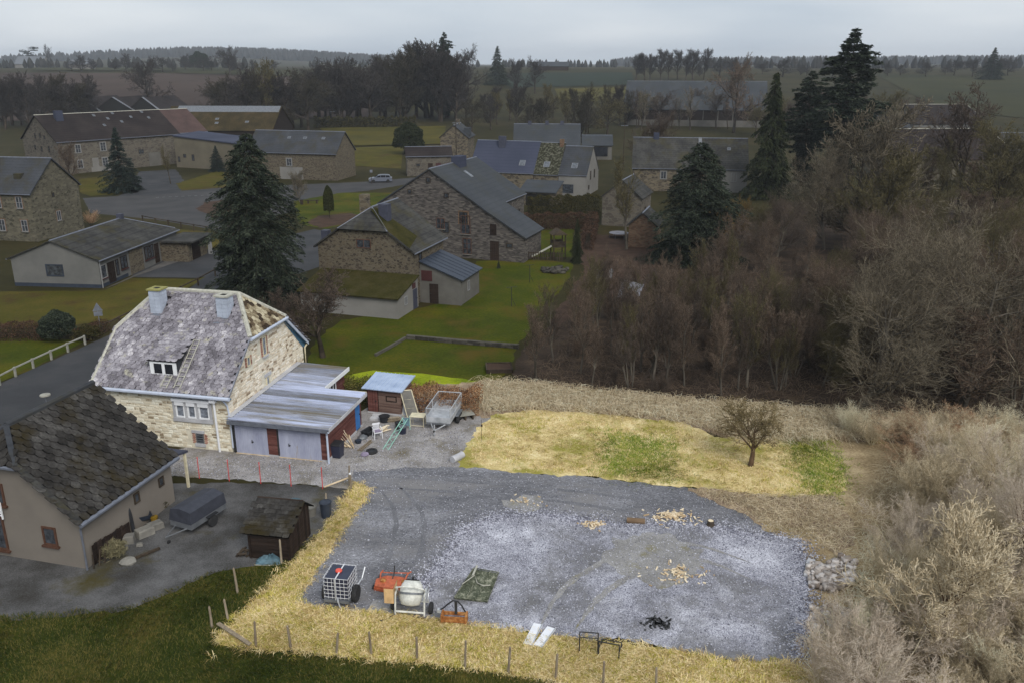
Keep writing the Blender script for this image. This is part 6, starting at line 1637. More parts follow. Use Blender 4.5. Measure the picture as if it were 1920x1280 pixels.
# ---- pale scrub at the lower right
SCRUB = [(1690, 990), (1740, 880), (1960, 866), (2060, 1420), (1600, 1380), (1640, 1260), (1670, 1130)]
wood(SCRUB, 62, ['thicket', 'thicket_b', 'thicket_c', 'thicket_pale', 'thicket_pale'], ['twig_pale', 'twig_tan', 'twig_tan', 'twig_mauve'], 1.8, 4.2, 'leafless bush in the pale scrub', 'pale scrub bushes', cat='bush', name='bare_bush', trunk='bark_pale', mind=.75, sx=(.9, 1.4))
wood([(1560, 810), (1660, 806), (1960, 812), (1960, 860), (1700, 880), (1620, 850)], 18, ['thicket', 'thicket_b'], ['twig_pale', 'twig_rust', 'twig_tan'], 1.6, 3.0, 'bush between green patch and wood', 'arching bushes at the wood edge', cat='bush', name='bare_bush', trunk='bark_pale', mind=.8, sx=(1.0, 1.5))
wood([(1560, 1240), (1620, 1210), (1690, 1200), (1700, 1310), (1520, 1310)], 9, ['thicket_c', 'thicket_pale'], ['twig_pale', 'twig_mauve'], 1.6, 3.0, 'upright bush below the rubble', 'upright bushes below the rubble', cat='bush', name='bare_bush', trunk='bark_pale', mind=.6)
wood([(1740, 900), (1960, 880), (2000, 1200), (1760, 1180)], 12, ['thicket_c', 'sapling_b'], ['twig_mauve', 'twig_tan'], 3.2, 5.2, 'upright bush behind the pale scrub', 'upright bushes behind the scrub', cat='bush', name='bare_bush', trunk='bark_pale', mind=1.0)
p, h = at_px(1880, 1150, 820); plant('bare_tree', 'spread', p, h, 'mauve-brown bare tree at the right edge of the scrub', crown='twig_mauve', trunk='bark_lit', rot=1.0)
p, h = at_px(1760, 1240, 960); plant('bare_tree', 'round', p, h, 'pale bare tree in the middle of the scrub', crown='twig_tan', trunk='bark_lit', rot=2.0, sx=1.2)
p, h = at_px(1840, 990, 800); plant('bare_tree', 'spread_wide', p, h, 'tan bare tree at the back of the scrub', crown='twig_tan', trunk='bark_lit', rot=3.0)
for u_, vb_, vt_, k_, c_, r_, lab_ in ((1560, 690, 470, 'spread', 'twig_brown', 2.2, 'brown spreading tree behind the left big tree of the wood edge'), (1720, 700, 400, 'spread_wide', 'twig_grey', 3.7, 'grey spreading tree between the two big trees of the wood edge'), (1880, 690, 380, 'spread', 'twig_brown', 5.0, 'brown spreading tree at the right edge of the wood'), (1660, 600, 380, 'spread_wide', 'twig_brown', 1.1, 'wide brown tree in the middle of the wood'), (1840, 590, 350, 'spread', 'twig_olive', .2, 'wide olive tree high in the right of the wood')):
    p, h = at_px(u_, vb_, vt_); plant('bare_tree', k_, p, h, lab_, crown=c_, trunk='bark_grey', rot=r_)

# ---- hedges
def hedge(label, a, b, w, h, n, mat, ls=.12, lw=.07, name='hedge', rough=.12, seed=1, zwave=.06):
    a, b = Vector((a[0], a[1], 0)), Vector((b[0], b[1], 0))
    L = (b - a).length
    root = thing(name, label, 'hedge', a, math.atan2(b.y - a.y, b.x - a.x))
    rng = np.random.default_rng(seed)
    t = rng.random(n) * L
    fsel = rng.random(n)
    per = 2 * h + w
    top = fsel < w / per
    y = np.where(top, (rng.random(n) - .5) * w, np.where(rng.random(n) < .5, -w / 2, w / 2))
    z = np.where(top, h, rng.random(n) * h)
    zz = zwave * np.sin(t * 1.7 + seed) + zwave * np.sin(t * 4.1)
    C = np.stack([t, y + rng.normal(0, rough, n), np.maximum(.03, z * (1 + zz) - np.abs(rng.normal(0, rough, n)))], 1)
    V, F = quads_np(C, rng.normal(0, 1, (n, 3)), rng.normal(0, 1, (n, 3)), ls * (.6 + .8 * rng.random(n)), lw * (.6 + .8 * rng.random(n)))
    V[:, 2] = np.maximum(V[:, 2], .02)
    link('foliage', mesh_np('foliage', V, F), MATS[mat], root)
    segs = []
    for i in range(int(L * 5)):
        x = rng.random() * L; y0 = (rng.random() - .5) * w * .6
        segs.append(((x, y0, -.05), (x + rng.normal(0, .15), y0 + rng.normal(0, w * .25), h * .95), .022, .008))
    V1, F1 = tubes_np(segs, 3)
    link('stems', mesh_np('stems', V1, F1), MATS['bark_dark'], root)
    return root
hedge('brown clipped beech hedge below the bungalow lawn', G(-300, 637), G(92, 634), 1.3, 1.3, 16000, 'beech_leaf', seed=1)
hedge('brown beech hedge beside the play-tower lawn', G(982, 430), G(1102, 428), 1.4, 2.1, 9000, 'beech_leaf', seed=2, ls=.18, lw=.1)
hedge('short rust beech hedge running toward the camera by the slim cypress', G(1100, 470), G(1112, 428), 1.2, 2.3, 5000, 'beech_leaf', seed=3, ls=.18, lw=.1)
hedge('tall dark green hedge behind the play-tower lawn', G(990, 402), G(1124, 398), 2.2, 2.6, 8000, 'hedge_green', seed=4, ls=.22, lw=.13)
hedge('rusty brown hedge behind the metal-roofed shed and trailer', G(756, 762), G(902, 770), 1.5, 1.5, 12000, 'beech_leaf_lit', seed=5, ls=.11, lw=.05, rough=.2, zwave=.1)
hedge('olive leafy hedge between garage annex and metal-roofed shed', G(640, 745), G(700, 748), 1.4, 1.35, 5000, 'shrub_leaf', seed=6, ls=.1, lw=.05, rough=.22, zwave=.12)
hedge('dark hedge along the edge of the far meadow', GT(590, 240).xy.to_3d(), GT(780, 238).xy.to_3d(), 4, 4.5, 5000, 'hedge_green', seed=7, ls=.7, lw=.4, rough=.5)
hedge('purple-brown hedge behind the brown bungalow bush', G(150, 640), G(196, 618), 1.2, .9, 2500, 'beech_leaf', seed=8)

# ---- stuff: grass and brambles
def blades(name, poly_px, n, h, w, mat, label, seed, lean=.7, flow=.5, cat='grass', soft=0.0):
    rng = np.random.default_rng(seed)
    poly = np.array([(q.x, q.y) for q in (G(*p) for p in poly_px)])
    ncl = n // 9
    Cc = scatter(poly, ncl, rng)
    if soft: Cc = Cc + rng.normal(0, soft, Cc.shape) * (rng.random((ncl, 1)) ** .5)
    idx = rng.integers(0, ncl, n)
    P = Cc[idx] + rng.normal(0, .11, (n, 2))
    base = np.concatenate([P, np.full((n, 1), .03)], 1)
    hs = (h * (.45 + .9 * rng.random(ncl)))[idx] * (.7 + .5 * rng.random(n))
    fa = 2.2 * np.sin(P[:, 0] * flow) + 1.8 * np.cos(P[:, 1] * flow * 1.3 + .7) + rng.normal(0, .9, n) + (rng.random(ncl) * 2.5)[idx]
    ln = lean * (.3 + .9 * rng.random(n))
    d = np.stack([np.cos(fa) * ln, np.sin(fa) * ln, np.ones(n)], 1)
    d /= np.linalg.norm(d, axis=1, keepdims=True)
    side = np.stack([-np.sin(fa), np.cos(fa), np.zeros(n)], 1)
    ws = (w * (.6 + .8 * rng.random(n)))[:, None]
    mid = base + d * hs[:, None] * .55
    d2 = d + np.stack([np.cos(fa), np.sin(fa), np.full(n, -.9)], 1) * (.5 * lean)
    tip = mid + d2 * hs[:, None] * .5
    tip[:, 2] = np.maximum(tip[:, 2], .02)
    V = np.stack([base - side * ws * .5, base + side * ws * .5, mid + side * ws * .4, mid - side * ws * .4, tip], 1).reshape(-1, 3)
    o = np.arange(n)[:, None] * 5
    F4 = (o + np.array([[0, 1, 2, 3]])); F3 = (o + np.array([[3, 2, 4, 4]]))
    me = bpy.data.meshes.new(name)
    nv = len(V)
    me.vertices.add(nv); me.vertices.foreach_set('co', V.astype(np.float32).ravel())
    loops = np.concatenate([F4, F3[:, :3]], 1).astype(np.int32)
    me.loops.add(loops.size); me.loops.foreach_set('vertex_index', loops.ravel())
    me.polygons.add(n * 2)
    st = (np.arange(n)[:, None] * 7 + np.array([[0, 4]])).astype(np.int32).ravel()
    me.polygons.foreach_set('loop_start', st)
    me.update(calc_edges=True)
    return tag(link(name, me, MATS[mat]), label, cat, kind='stuff')
blades('straw_grass', STRIP, 52000, .22, .02, 'straw_blade', 'long bleached grass leaning over along the post fence', 1, lean=2.2, soft=.22)
blades('olive_grass', STRIP, 20000, .2, .02, 'straw_olive', 'olive tufts among the bleached grass of the fence strip', 2, lean=1.6, soft=.2)
FIELD = [(900, 800), (935, 780), (1010, 774), (1130, 780), (1280, 796), (1340, 826), (1440, 836), (1570, 860), (1580, 918), (1480, 930), (1360, 924), (1285, 908), (1190, 898), (1090, 888), (980, 880), (872, 870), (880, 846)]
blades('straw_grass', FIELD, 26000, .12, .02, 'straw_blade', 'short bleached grass of the straw field', 3, lean=1.4, soft=.3)
blades('olive_grass', FIELD, 9000, .12, .02, 'straw_olive', 'olive blades among the short grass of the straw field', 23, lean=1.2, soft=.3)
blades('fresh_grass', [(1140, 812), (1250, 824), (1268, 850), (1272, 902), (1140, 890), (1128, 850)], 20000, .11, .02, 'green_blade', 'fresh green blades of the left grass patch', 4, lean=.8, soft=.7)
blades('fresh_grass', [(1455, 806), (1530, 812), (1572, 860), (1580, 920), (1530, 930), (1488, 870)], 18000, .11, .02, 'green_blade', 'fresh green blades of the right grass patch', 5, lean=.8, soft=.7)
blades('lawn_grass', [(-100, 1165), (250, 1138), (400, 1072), (500, 1062), (600, 1000), (400, 1206), (870, 1256), (1120, 1292), (1200, 1330), (-150, 1330)], 60000, .13, .02, 'lawn_blade', 'short dark grass of the lawn outside the fence', 6, lean=.9)

def brambles(name, poly_px, n, h, mat, label, seed, r=.0085, span=.9):
    rng = np.random.default_rng(seed)
    poly = np.array([(q.x, q.y) for q in (G(*p) for p in poly_px)])
    P = scatter(poly, n, rng)
    a = rng.random(n) * 6.283; L = span * (.4 + .9 * rng.random(n)); hh = h * (.3 + .9 * rng.random(n))
    z = np.zeros(n)
    p0 = np.stack([P[:, 0], P[:, 1], z], 1)
    p1 = p0 + np.stack([np.cos(a) * L * .35, np.sin(a) * L * .35, hh], 1)
    p2 = p0 + np.stack([np.cos(a + .3) * L * .8, np.sin(a + .3) * L * .8, hh * .9], 1)
    p3 = p0 + np.stack([np.cos(a + .5) * L * 1.2, np.sin(a + .5) * L * 1.2, hh * .35], 1)
    segs = []
    for q0, q1, ra, rb in ((p0, p1, 1.3, 1.0), (p1, p2, 1.0, .8), (p2, p3, .8, .4)):
        segs += [(tuple(x), tuple(y), r * ra, r * rb) for x, y in zip(q0, q1)]
    V, F = tubes_np(segs, 3)
    return tag(link(name, mesh_np(name, V, F), MATS[mat]), label, 'brambles', kind='stuff')
BANK = [(905, 716), (990, 720), (1120, 736), (1340, 756), (1500, 768), (1760, 784), (1930, 796), (1930, 830), (1600, 826), (1400, 830), (1280, 792), (1130, 776), (1000, 770), (905, 774), (890, 750)]
brambles('brambles', BANK, 9000, .5, 'twig_tan', 'tangle of tan brambles on the bank below the wood', 11)
brambles('brambles', BANK, 2500, .45, 'twig_pale', 'whitish dead stems among the brambles of the bank', 12)
blades('bank_grass', BANK, 16000, .3, .02, 'bank_blade', 'dead grass standing among the brambles of the bank', 31, lean=1.0, soft=.3)
brambles('dead_stems', [(1300, 922), (1400, 930), (1560, 934), (1596, 980), (1580, 1046), (1506, 1006), (1440, 990), (1390, 952)], 1800, .25, 'twig_tan', 'dead brown stems over the leaf patch', 13, span=.6)
brambles('scrub_litter', [(1600, 960), (1670, 870), (1960, 850), (2040, 1400), (1480, 1330), (1540, 1250), (1650, 1130), (1650, 1040)], 8000, .45, 'twig_tan', 'dead tan stems covering the ground of the scrub', 14, span=1.0)
brambles('scrub_litter', [(1600, 1100), (1610, 1010), (1660, 1000), (1640, 1130), (1500, 1250), (1512, 1200)], 500, .35, 'twig_pale', 'pale dead stems between gravel and scrub', 15, span=.7)
brambles('wood_litter', [(1000, 712), (1060, 640), (1230, 600), (1500, 600), (1960, 680), (1950, 790), (1500, 762), (1200, 738)], 6000, .5, 'twig_brown', 'dark fallen branches and brambles on the wood floor', 16, span=1.1)

# far woods that read as one mass
def far_wood(name, label, x0, x1, y0, y1, n, h0, h1, seed, mat='forest_far', keep=None):
    rng = np.random.default_rng(seed)
    V, F = [], []
    for i in range(n):
        x, y = x0 + (x1 - x0) * rng.random(), y0 + (y1 - y0) * rng.random()
        if keep and not keep(x, y): continue
        z = tz(x, y); h = h0 + (h1 - h0) * rng.random(); r = h * (.22 + .12 * rng.random())
        b = len(V); k = 6
        a0 = rng.random() * 6.28
        for lv, (zz, rr) in enumerate(((0, .7), (.35, 1.0), (.75, .55), (1.0, .08))):
            for j in range(k):
                a = a0 + 6.283 * j / k
                q = rr * (.8 + .4 * rng.random())
                V.append((x + math.cos(a) * r * q, y + math.sin(a) * r * q, z + h * zz))
        for lv in range(3):
            for j in range(k):
                F.append((b + lv * k + j, b + lv * k + (j + 1) % k, b + (lv + 1) * k + (j + 1) % k, b + (lv + 1) * k + j))
    return tag(link(name, mesh_np(name, V, F), MATS[mat]), label, 'forest', kind='stuff')
far_wood('far_forest', 'hazy forest covering the hill on the left skyline', -1350, -250, 2000, 2500, 2600, 14, 24, 1)
far_wood('far_forest', 'hazy forest along the right skyline', 250, 2000, 1900, 2300, 2200, 12, 20, 2)
far_wood('far_hedges', 'dark hedgerows in front of the hazy left hill', -700, -250, 850, 900, 140, 6, 11, 3)
far_wood('far_hedges', 'dark hedgerows along the right ridge', 180, 900, 820, 900, 260, 6, 12, 4)
far_wood('far_hedges', 'dark hedgerow along the middle skyline', -250, 200, 1050, 1150, 120, 6, 10, 5)

# ================================================================== things on the plot
RZ = lambda a: Matrix.Rotation(a, 3, 'Z')
RX = lambda a: Matrix.Rotation(a, 3, 'X')
RY = lambda a: Matrix.Rotation(a, 3, 'Y')

def wheel(parent, c, r, w, axis='x', rim='galvanised', tyre='rubber'):
    m = RY(R(90)) if axis == 'x' else RX(R(90))
    t = MB().lathe([(r * .62, -w / 2), (r * .92, -w / 2), (r, -w * .3), (r, w * .3), (r * .92, w / 2), (r * .62, w / 2)], c, m, 18)
    wo = t.build('wheel', MATS[tyre], parent, smooth=False)
    MB().lathe([(.02, -w * .42), (r * .6, -w * .40), (r * .615, -w * .45), (r * .615, w * .45), (r * .6, w * .40), (.02, w * .42)], c, m, 14).build('rim', MATS[rim], wo)
    return wo

def ibc():
    o = thing('water_tank_cart', 'dark caged water tank with red cap on a two-wheeled cart', 'water tank', G(640, 1124), R(-9))
    MB().bb(-.5, .5, -.46, .58, .40, 1.36).build('tank', MATS['navy_plastic'], o)
    mb = MB()
    for z in (.46, .64, .82, 1.0, 1.18, 1.38):
        mb.tube([(-.54, -.5, z), (.54, -.5, z), (.54, .62, z), (-.54, .62, z), (-.54, -.5, z)], .011, 4)
    for i in range(7):
        q = -.54 + 1.08 * i / 6
        mb.tube([(q, -.5, .4), (q, -.5, 1.38)], .009, 4); mb.tube([(q, .62, .4), (q, .62, 1.38)], .009, 4)
        q = -.5 + 1.12 * i / 6
        mb.tube([(.54, q, .4), (.54, q, 1.38)], .009, 4); mb.tube([(-.54, q, .4), (-.54, q, 1.38)], .009, 4)
    mb.tube([(0, -.5, 1.39), (0, .62, 1.39)], .028, 4)
    mb.build('cage', MATS['white_plastic'], o)
    MB().bb(-.06, .0, -.54, -.51, .3, 1.36).build('strap', MATS['galvanised'], o)
    MB().lathe([(.14, 1.365), (.15, 1.40), (.13, 1.44), (.05, 1.45)], (-.06, .1, 0), None, 14).build('cap', MATS['red_plastic'], o)
    MB().bb(-.56, .56, -.56, .64, .24, .36).build('base', MATS['galvanised_dull'], o)
    wheel(o, (-.66, .05, .38), .38, .2); wheel(o, (.66, .05, .38), .38, .2)
    MB().tube([(-.6, .05, .38), (.6, .05, .38)], .04, 6).build('axle', MATS['black_metal'], o)
    MB().tube([(.5, .6, .34), (.62, 1.0, .5), (.66, 1.35, .86)], .035, 6).build('drawbar', MATS['galvanised'], o)
    MB().tube([(.06, -.52, .46), (.10, -.62, .34), (.16, -.62, .12), (.2, -.6, .03)], .03, 6).build('tap', MATS['galvanised'], o)
ibc()

def mower():
    o = thing('mower_deck', 'orange tractor mower deck lying on the dark gravel', 'mower', G(737, 1098), R(-6))
    d = [(-.72, -.42), (-.2, -.52), (.5, -.46), (.78, -.2), (.74, .18), (.3, .38), (-.4, .4), (-.78, .1)]
    MB().prism([(x, y, .16) for x, y in d], (0, 0, .1)).build('deck', MATS['orange_paint'], o)
    MB().prism([(x * 1.04, y * 1.06, .04) for x, y in d], (0, 0, .12)).build('skirt', MATS['orange_paint'], o)
    for x in (-.42, .1, .52): MB().lathe([(.13, .26), (.13, .32), (.06, .36)], (x, -.03, 0), None, 10).build('pulley', MATS['rusty_metal'], o)
    MB().tube([(-.6, .1, .26), (-.62, .35, .42), (-.55, .5, .45)], .035, 6).build('bracket', MATS['orange_paint'], o)
    MB().tube([(.5, .15, .26), (.6, .4, .42), (.72, .52, .45)], .035, 6).build('bracket', MATS['orange_paint'], o)
    MB().tube([(-.05, .1, .26), (0, .3, .48), (.02, .34, .82)], .025, 6).build('lever', MATS['black_metal'], o)
    MB().tube([(-.62, .38, .42), (0, .34, .46), (.66, .46, .42)], .025, 6).build('lift_bar', MATS['orange_paint'], o)
    for x, y in ((-.8, -.3), (.84, -.3), (-.7, .5), (.8, .5)): wheel(o, (x, y, .1), .1, .07, rim='rusty_metal')
mower()

def mixer():
    o = thing('cement_mixer', 'off-white cement mixer with beige motor box on two wheels', 'cement mixer', G(772, 1146), R(-7))
    m = RX(R(-32))
    prof = [(.12, -.52), (.38, -.46), (.48, -.2), (.50, .0), (.50, .1), (.44, .34), (.32, .52), (.28, .52)]
    dr = MB().lathe(prof, (.02, 0, .92), m, 22).build('drum', MATS['drum_white'], o, smooth=True)
    MB().lathe([(.505, -.03), (.55, -.03), (.55, .05), (.505, .05)], (.02, 0, .92), m, 22).build('ring_gear', MATS['galvanised_dull'], dr)
    MB().lathe([(.27, .5), (.30, .53), (.27, .55), (.02, .50)], (.02, 0, .92), m, 18).build('mouth', MATS['dark_void'], dr)
    mb = MB()
    for x in (-.62, .62):
        mb.tube([(x, -.35, .08), (x, -.2, .95), (x, .1, 1.1), (x, .45, .2)], .04, 6)
    mb.tube([(-.62, -.33, .22), (.62, -.33, .22)], .045, 6)
    mb.tube([(-.62, .42, .25), (.62, .42, .25)], .04, 6)
    mb.tube([(-.62, -.05, 1.05), (-.55, -.3, 1.35), (-.2, -.42, 1.5), (.3, -.42, 1.5), (.6, -.3, 1.35), (.62, -.05, 1.05)], .035, 6)
    mb.build('frame', MATS['drum_white'], o)
    MB().bb(-1.08, -.68, -.3, .35, .55, 1.25).build('motor_box', MATS['motor_beige'], o)
    MB().prism([(-1.08, -.3, 1.252), (-.68, -.3, 1.252), (-.68, .35, 1.252), (-1.08, .35, 1.252)], (0, 0, .06)).build('motor_lid', MATS['orange_paint'], o)
    mb = MB(); mb.tube([(.72, -.1, .75)] + [(.72, -.1 + .3 * math.sin(t), 1.0 - .3 * math.cos(t)) for t in np.linspace(.2, 6.1, 14)], .02, 5); mb.tube([(.72, -.1, .7), (.72, -.1, 1.3)], .016, 4); mb.tube([(.72, -.4, 1.0), (.72, .2, 1.0)], .016, 4)
    mb.build('hand_wheel', MATS['galvanised'], o)
    wheel(o, (-.82, .12, .26), .26, .13, rim='cream_paint'); wheel(o, (.84, .0, .26), .26, .13, rim='galvanised')
    MB().tube([(-.8, .12, .26), (.8, .0, .26)], .03, 6).build('axle', MATS['galvanised_dull'], o)
    MB().tube([(-.62, -.35, .1), (-.95, -.75, .05), (-1.1, -.9, .12)], .03, 6).build('tow_bar', MATS['black_metal'], o)
mixer()

def netting():
    P = [G(852, 1124), G(914, 1131), G(935, 1077), G(888, 1069)]
    c = sum(P, Vector()) / 4
    o = thing('net_frame', 'square of dark green netting on a metal frame lying on pale gravel', 'net frame', c)
    q = [p - c for p in P]
    n = 10
    V, F = [], []
    rr = random.Random(2)
    for j in range(n + 1):
        for i in range(n + 1):
            a, b = i / n, j / n
            p = (q[0] * (1 - a) + q[1] * a) * (1 - b) + (q[3] * (1 - a) + q[2] * a) * b
            V.append((p.x, p.y, .06 + (rr.uniform(0, .10) if 0 < i < n and 0 < j < n else .03)))
    F = [(j * (n + 1) + i, j * (n + 1) + i + 1, (j + 1) * (n + 1) + i + 1, (j + 1) * (n + 1) + i) for j in range(n) for i in range(n)]
    m2 = len(V)
    V2 = V + [(x, y, z - .03) for x, y, z in V]
    F2 = F + [tuple(m2 + k for k in reversed(f)) for f in F]
    link('net', mesh_np('net', V2, F2), MATS['net_green'], o)
    def lerp(a, b): return (q[0] * (1 - a) + q[1] * a) * (1 - b) + (q[3] * (1 - a) + q[2] * a) * b
    up = Vector((0, 0, .14))
    for t in (0, .34, .67, 1): MB().tube([lerp(t, 0) + up, lerp(t, 1) + up], .025, 5).build('bar', MATS['net_green'], o)
    for t in (0, .5, 1): MB().tube([lerp(0, t) + up, lerp(1, t) + up], .025, 5).build('bar', MATS['net_green'], o)
    MB().tube([lerp(.1, 1.05) + Vector((0, 0, .2)), lerp(.16, .72) + Vector((0, 0, .2))], .05, 7).build('pipe', MATS['cap_stone'], o)
    MB().tube([lerp(.0, .4) + Vector((0, 0, .2)), lerp(.25, .7) + Vector((0, 0, .26)), lerp(.45, .5) + Vector((0, 0, .2)), lerp(.7, .42) + Vector((0, 0, .22)), lerp(.9, .5) + Vector((0, 0, .18))], .022, 5).build('rope', MATS['cap_stone'], o)
netting()

def rusty():
    o = thing('rusty_roller', 'small rusty farm implement with a curved black hose', 'implement', G(852, 1166), R(-6))
    MB().bb(-.5, .5, -.18, -.08, .12, .34).build('front_plate', MATS['rusty_metal'], o)
    MB().bb(-.46, .5, .1, .2, .28, .4).build('rear_beam', MATS['rusty_metal'], o)
    MB().tube([(-.44, -.02, .13), (.44, .02, .13)], .13, 10).build('roller', MATS['rusty_metal'], o)
    for x in (-.5, .5): MB().bb(x - .04, x + .04, -.2, .24, .02, .42).build('side_plate', MATS['rusty_metal'], o)
    MB().bb(.02, .12, .0, .1, .4, 1.0).build('mast', MATS['black_metal'], o)
    MB().tube([(-.62, .1, .5), (-.45, .08, .62), (-.3, .06, .8), (-.05, .05, 1.02), (.15, .05, 1.0), (.32, .05, .8), (.46, .06, .5)], .035, 6).build('hose', MATS['black_plastic'], o)
    MB().box((-.64, .1, .46), (.16, .14, .14)).build('coupling', MATS['galvanised'], o)
rusty()

for i, (a, b, lab) in enumerate((((990, 1210), (1009, 1172), 'left of two white boards lying on the grass edge'), ((1008, 1214), (1034, 1179), 'right of two white boards lying on the grass edge'))):
    p, q = G(*a), G(*b)
    d = (q - p)
    o = thing('white_board', lab, 'board', p + Vector((0, 0, .05)), math.atan2(d.y, d.x), 'white boards')
    L = d.length
    MB().bb(0, L, -.19, .19, .0, .05).build('panel', MATS['white_plastic'], o)
    MB().bb(0, L, -.19, -.15, .052, .075).build('edge_strip', MATS['galvanised'], o)

def goal(u, v, w, h, d, rz, lab):
    o = thing('metal_frame', lab, 'frame', G(u, v), R(rz), 'black metal frames')
    for x in (0, w):
        MB().tube([(x, 0, 0), (x, 0, h)], .025, 5).build('post', MATS['black_metal'], o)
        MB().tube([(x, 0, .35), (x, d, .3), (x, d, 0)], .02, 5).build('brace', MATS['black_metal'], o)
    MB().tube([(0, 0, h), (w, 0, h)], .025, 5).build('crossbar', MATS['black_metal'], o)
    MB().tube([(0, d, .3), (w, d, .3)], .02, 5).build('rear_bar', MATS['black_metal'], o)
goal(1086, 1224, .72, 1.0, .6, -6, 'taller black metal frame standing at the grass edge')
goal(1122, 1230, .8, .7, .7, -16, 'lower leaning black metal frame beside the taller frame')

# fence posts along the strip
rp_ = random.Random(31)
POSTS = [(398, 1176), (428, 1162), (480, 1212), (546, 1216), (631, 1226), (697, 1228), (782, 1236), (872, 1252), (953, 1262), (1042, 1272), (1131, 1284), (1230, 1296), (446, 1112), (655, 900 + 10), (612, 962), (528, 1056)]
ORD = ['first', 'second', 'third', 'fourth', 'fifth', 'sixth', 'seventh', 'eighth', 'ninth', 'tenth', 'eleventh', 'twelfth', 'thirteenth', 'fourteenth', 'fifteenth', 'sixteenth', 'seventeenth', 'eighteenth', 'nineteenth', 'twentieth', 'twenty-first', 'twenty-second', 'twenty-third', 'twenty-fourth', 'twenty-fifth', 'twenty-sixth']
for i_, (u, v) in enumerate(POSTS):
    o = thing('fence_post', ('weathered wooden post in the long grass, %s from the left along the lower fence' % ORD[i_]) if i_ < 12 else ('weathered wooden post along the slanting side of the straw strip, %s from the bottom' % {12: 'first', 15: 'second', 14: 'third', 13: 'fourth'}[i_]), 'fence post', G(u, v), rp_.uniform(0, 3), 'wooden posts of the strip fence')
    h = rp_.uniform(.95, 1.25); lx, ly = rp_.uniform(-.12, .12), rp_.uniform(-.06, .06)
    MB().tube([(0, 0, -.1), (lx * .5, ly * .5, h * .5), (lx, ly, h)], .055, 6, .045).build('shaft', MATS['wood_grey'], o)
    MB().lathe([(.044, 0), (.02, .05)], (lx, ly, h), None, 6).build('tip', MATS['wood_grey'], o)
p, q = G(410, 1180), G(470, 1214)
o = thing('fallen_plank', 'grey plank fallen across the corner of the straw strip', 'plank', p + Vector((0, 0, .25)), math.atan2(q.y - p.y, q.x - p.x))
MB().box(((q - p).length / 2, 0, 0), ((q - p).length, .16, .05), RY(.08)).build('board', MATS['wood_grey'], o)

# red stakes
for i, (u, v) in enumerate(((374, 896), (430, 901), (489, 906), (546, 911), (605, 916))):
    o = thing('red_stake', ('red marking stake in the drive, %s from the beige house') % ('first', 'second', 'third', 'fourth', 'fifth')[i], 'stake', G(u, v), 0, 'red stakes along the drive')
    MB().tube([(0, 0, -.1), (.01, 0, 1.25)], .022, 6).build('rod', MATS['red_paint'], o)
    MB().lathe([(.03, 0), (.03, .05), (.01, .06)], (.01, 0, 1.25), None, 8).build('cap', MATS['red_paint'], o)
o = thing('marker_post', 'wooden post with white top at the corner of the drive', 'post', G(658, 918), 0)
MB().tube([(0, 0, -.1), (0, 0, .95)], .06, 6).build('shaft', MATS['wood_grey'], o); MB().tube([(0, 0, .95), (0, 0, 1.02)], .062, 6).build('cap', MATS['white_paint'], o)
p, q = G(608, 914), G(655, 905)
o = thing('timber_rail', 'pale timber rail leaning from post to ground beside the drive', 'rail', p, math.atan2(q.y - p.y, q.x - p.x))
MB().tube([(0, 0, .06), ((q - p).length, 0, .35)], .05, 6).build('pole', MATS['wood_fresh'], o)

# concrete pipe piece
p = G(858, 862)
o = thing('concrete_pipe', 'short grey concrete pipe lying at the edge of the straw field', 'pipe', p + Vector((0, 0, .2)), R(52))
MB().lathe([(.13, -.45), (.2, -.45), (.21, -.38), (.2, .38), (.2, .45), (.13, .45), (.12, .3)], (0, 0, 0), RY(R(90)), 16).build('barrel', MATS['concrete'], o, smooth=False)

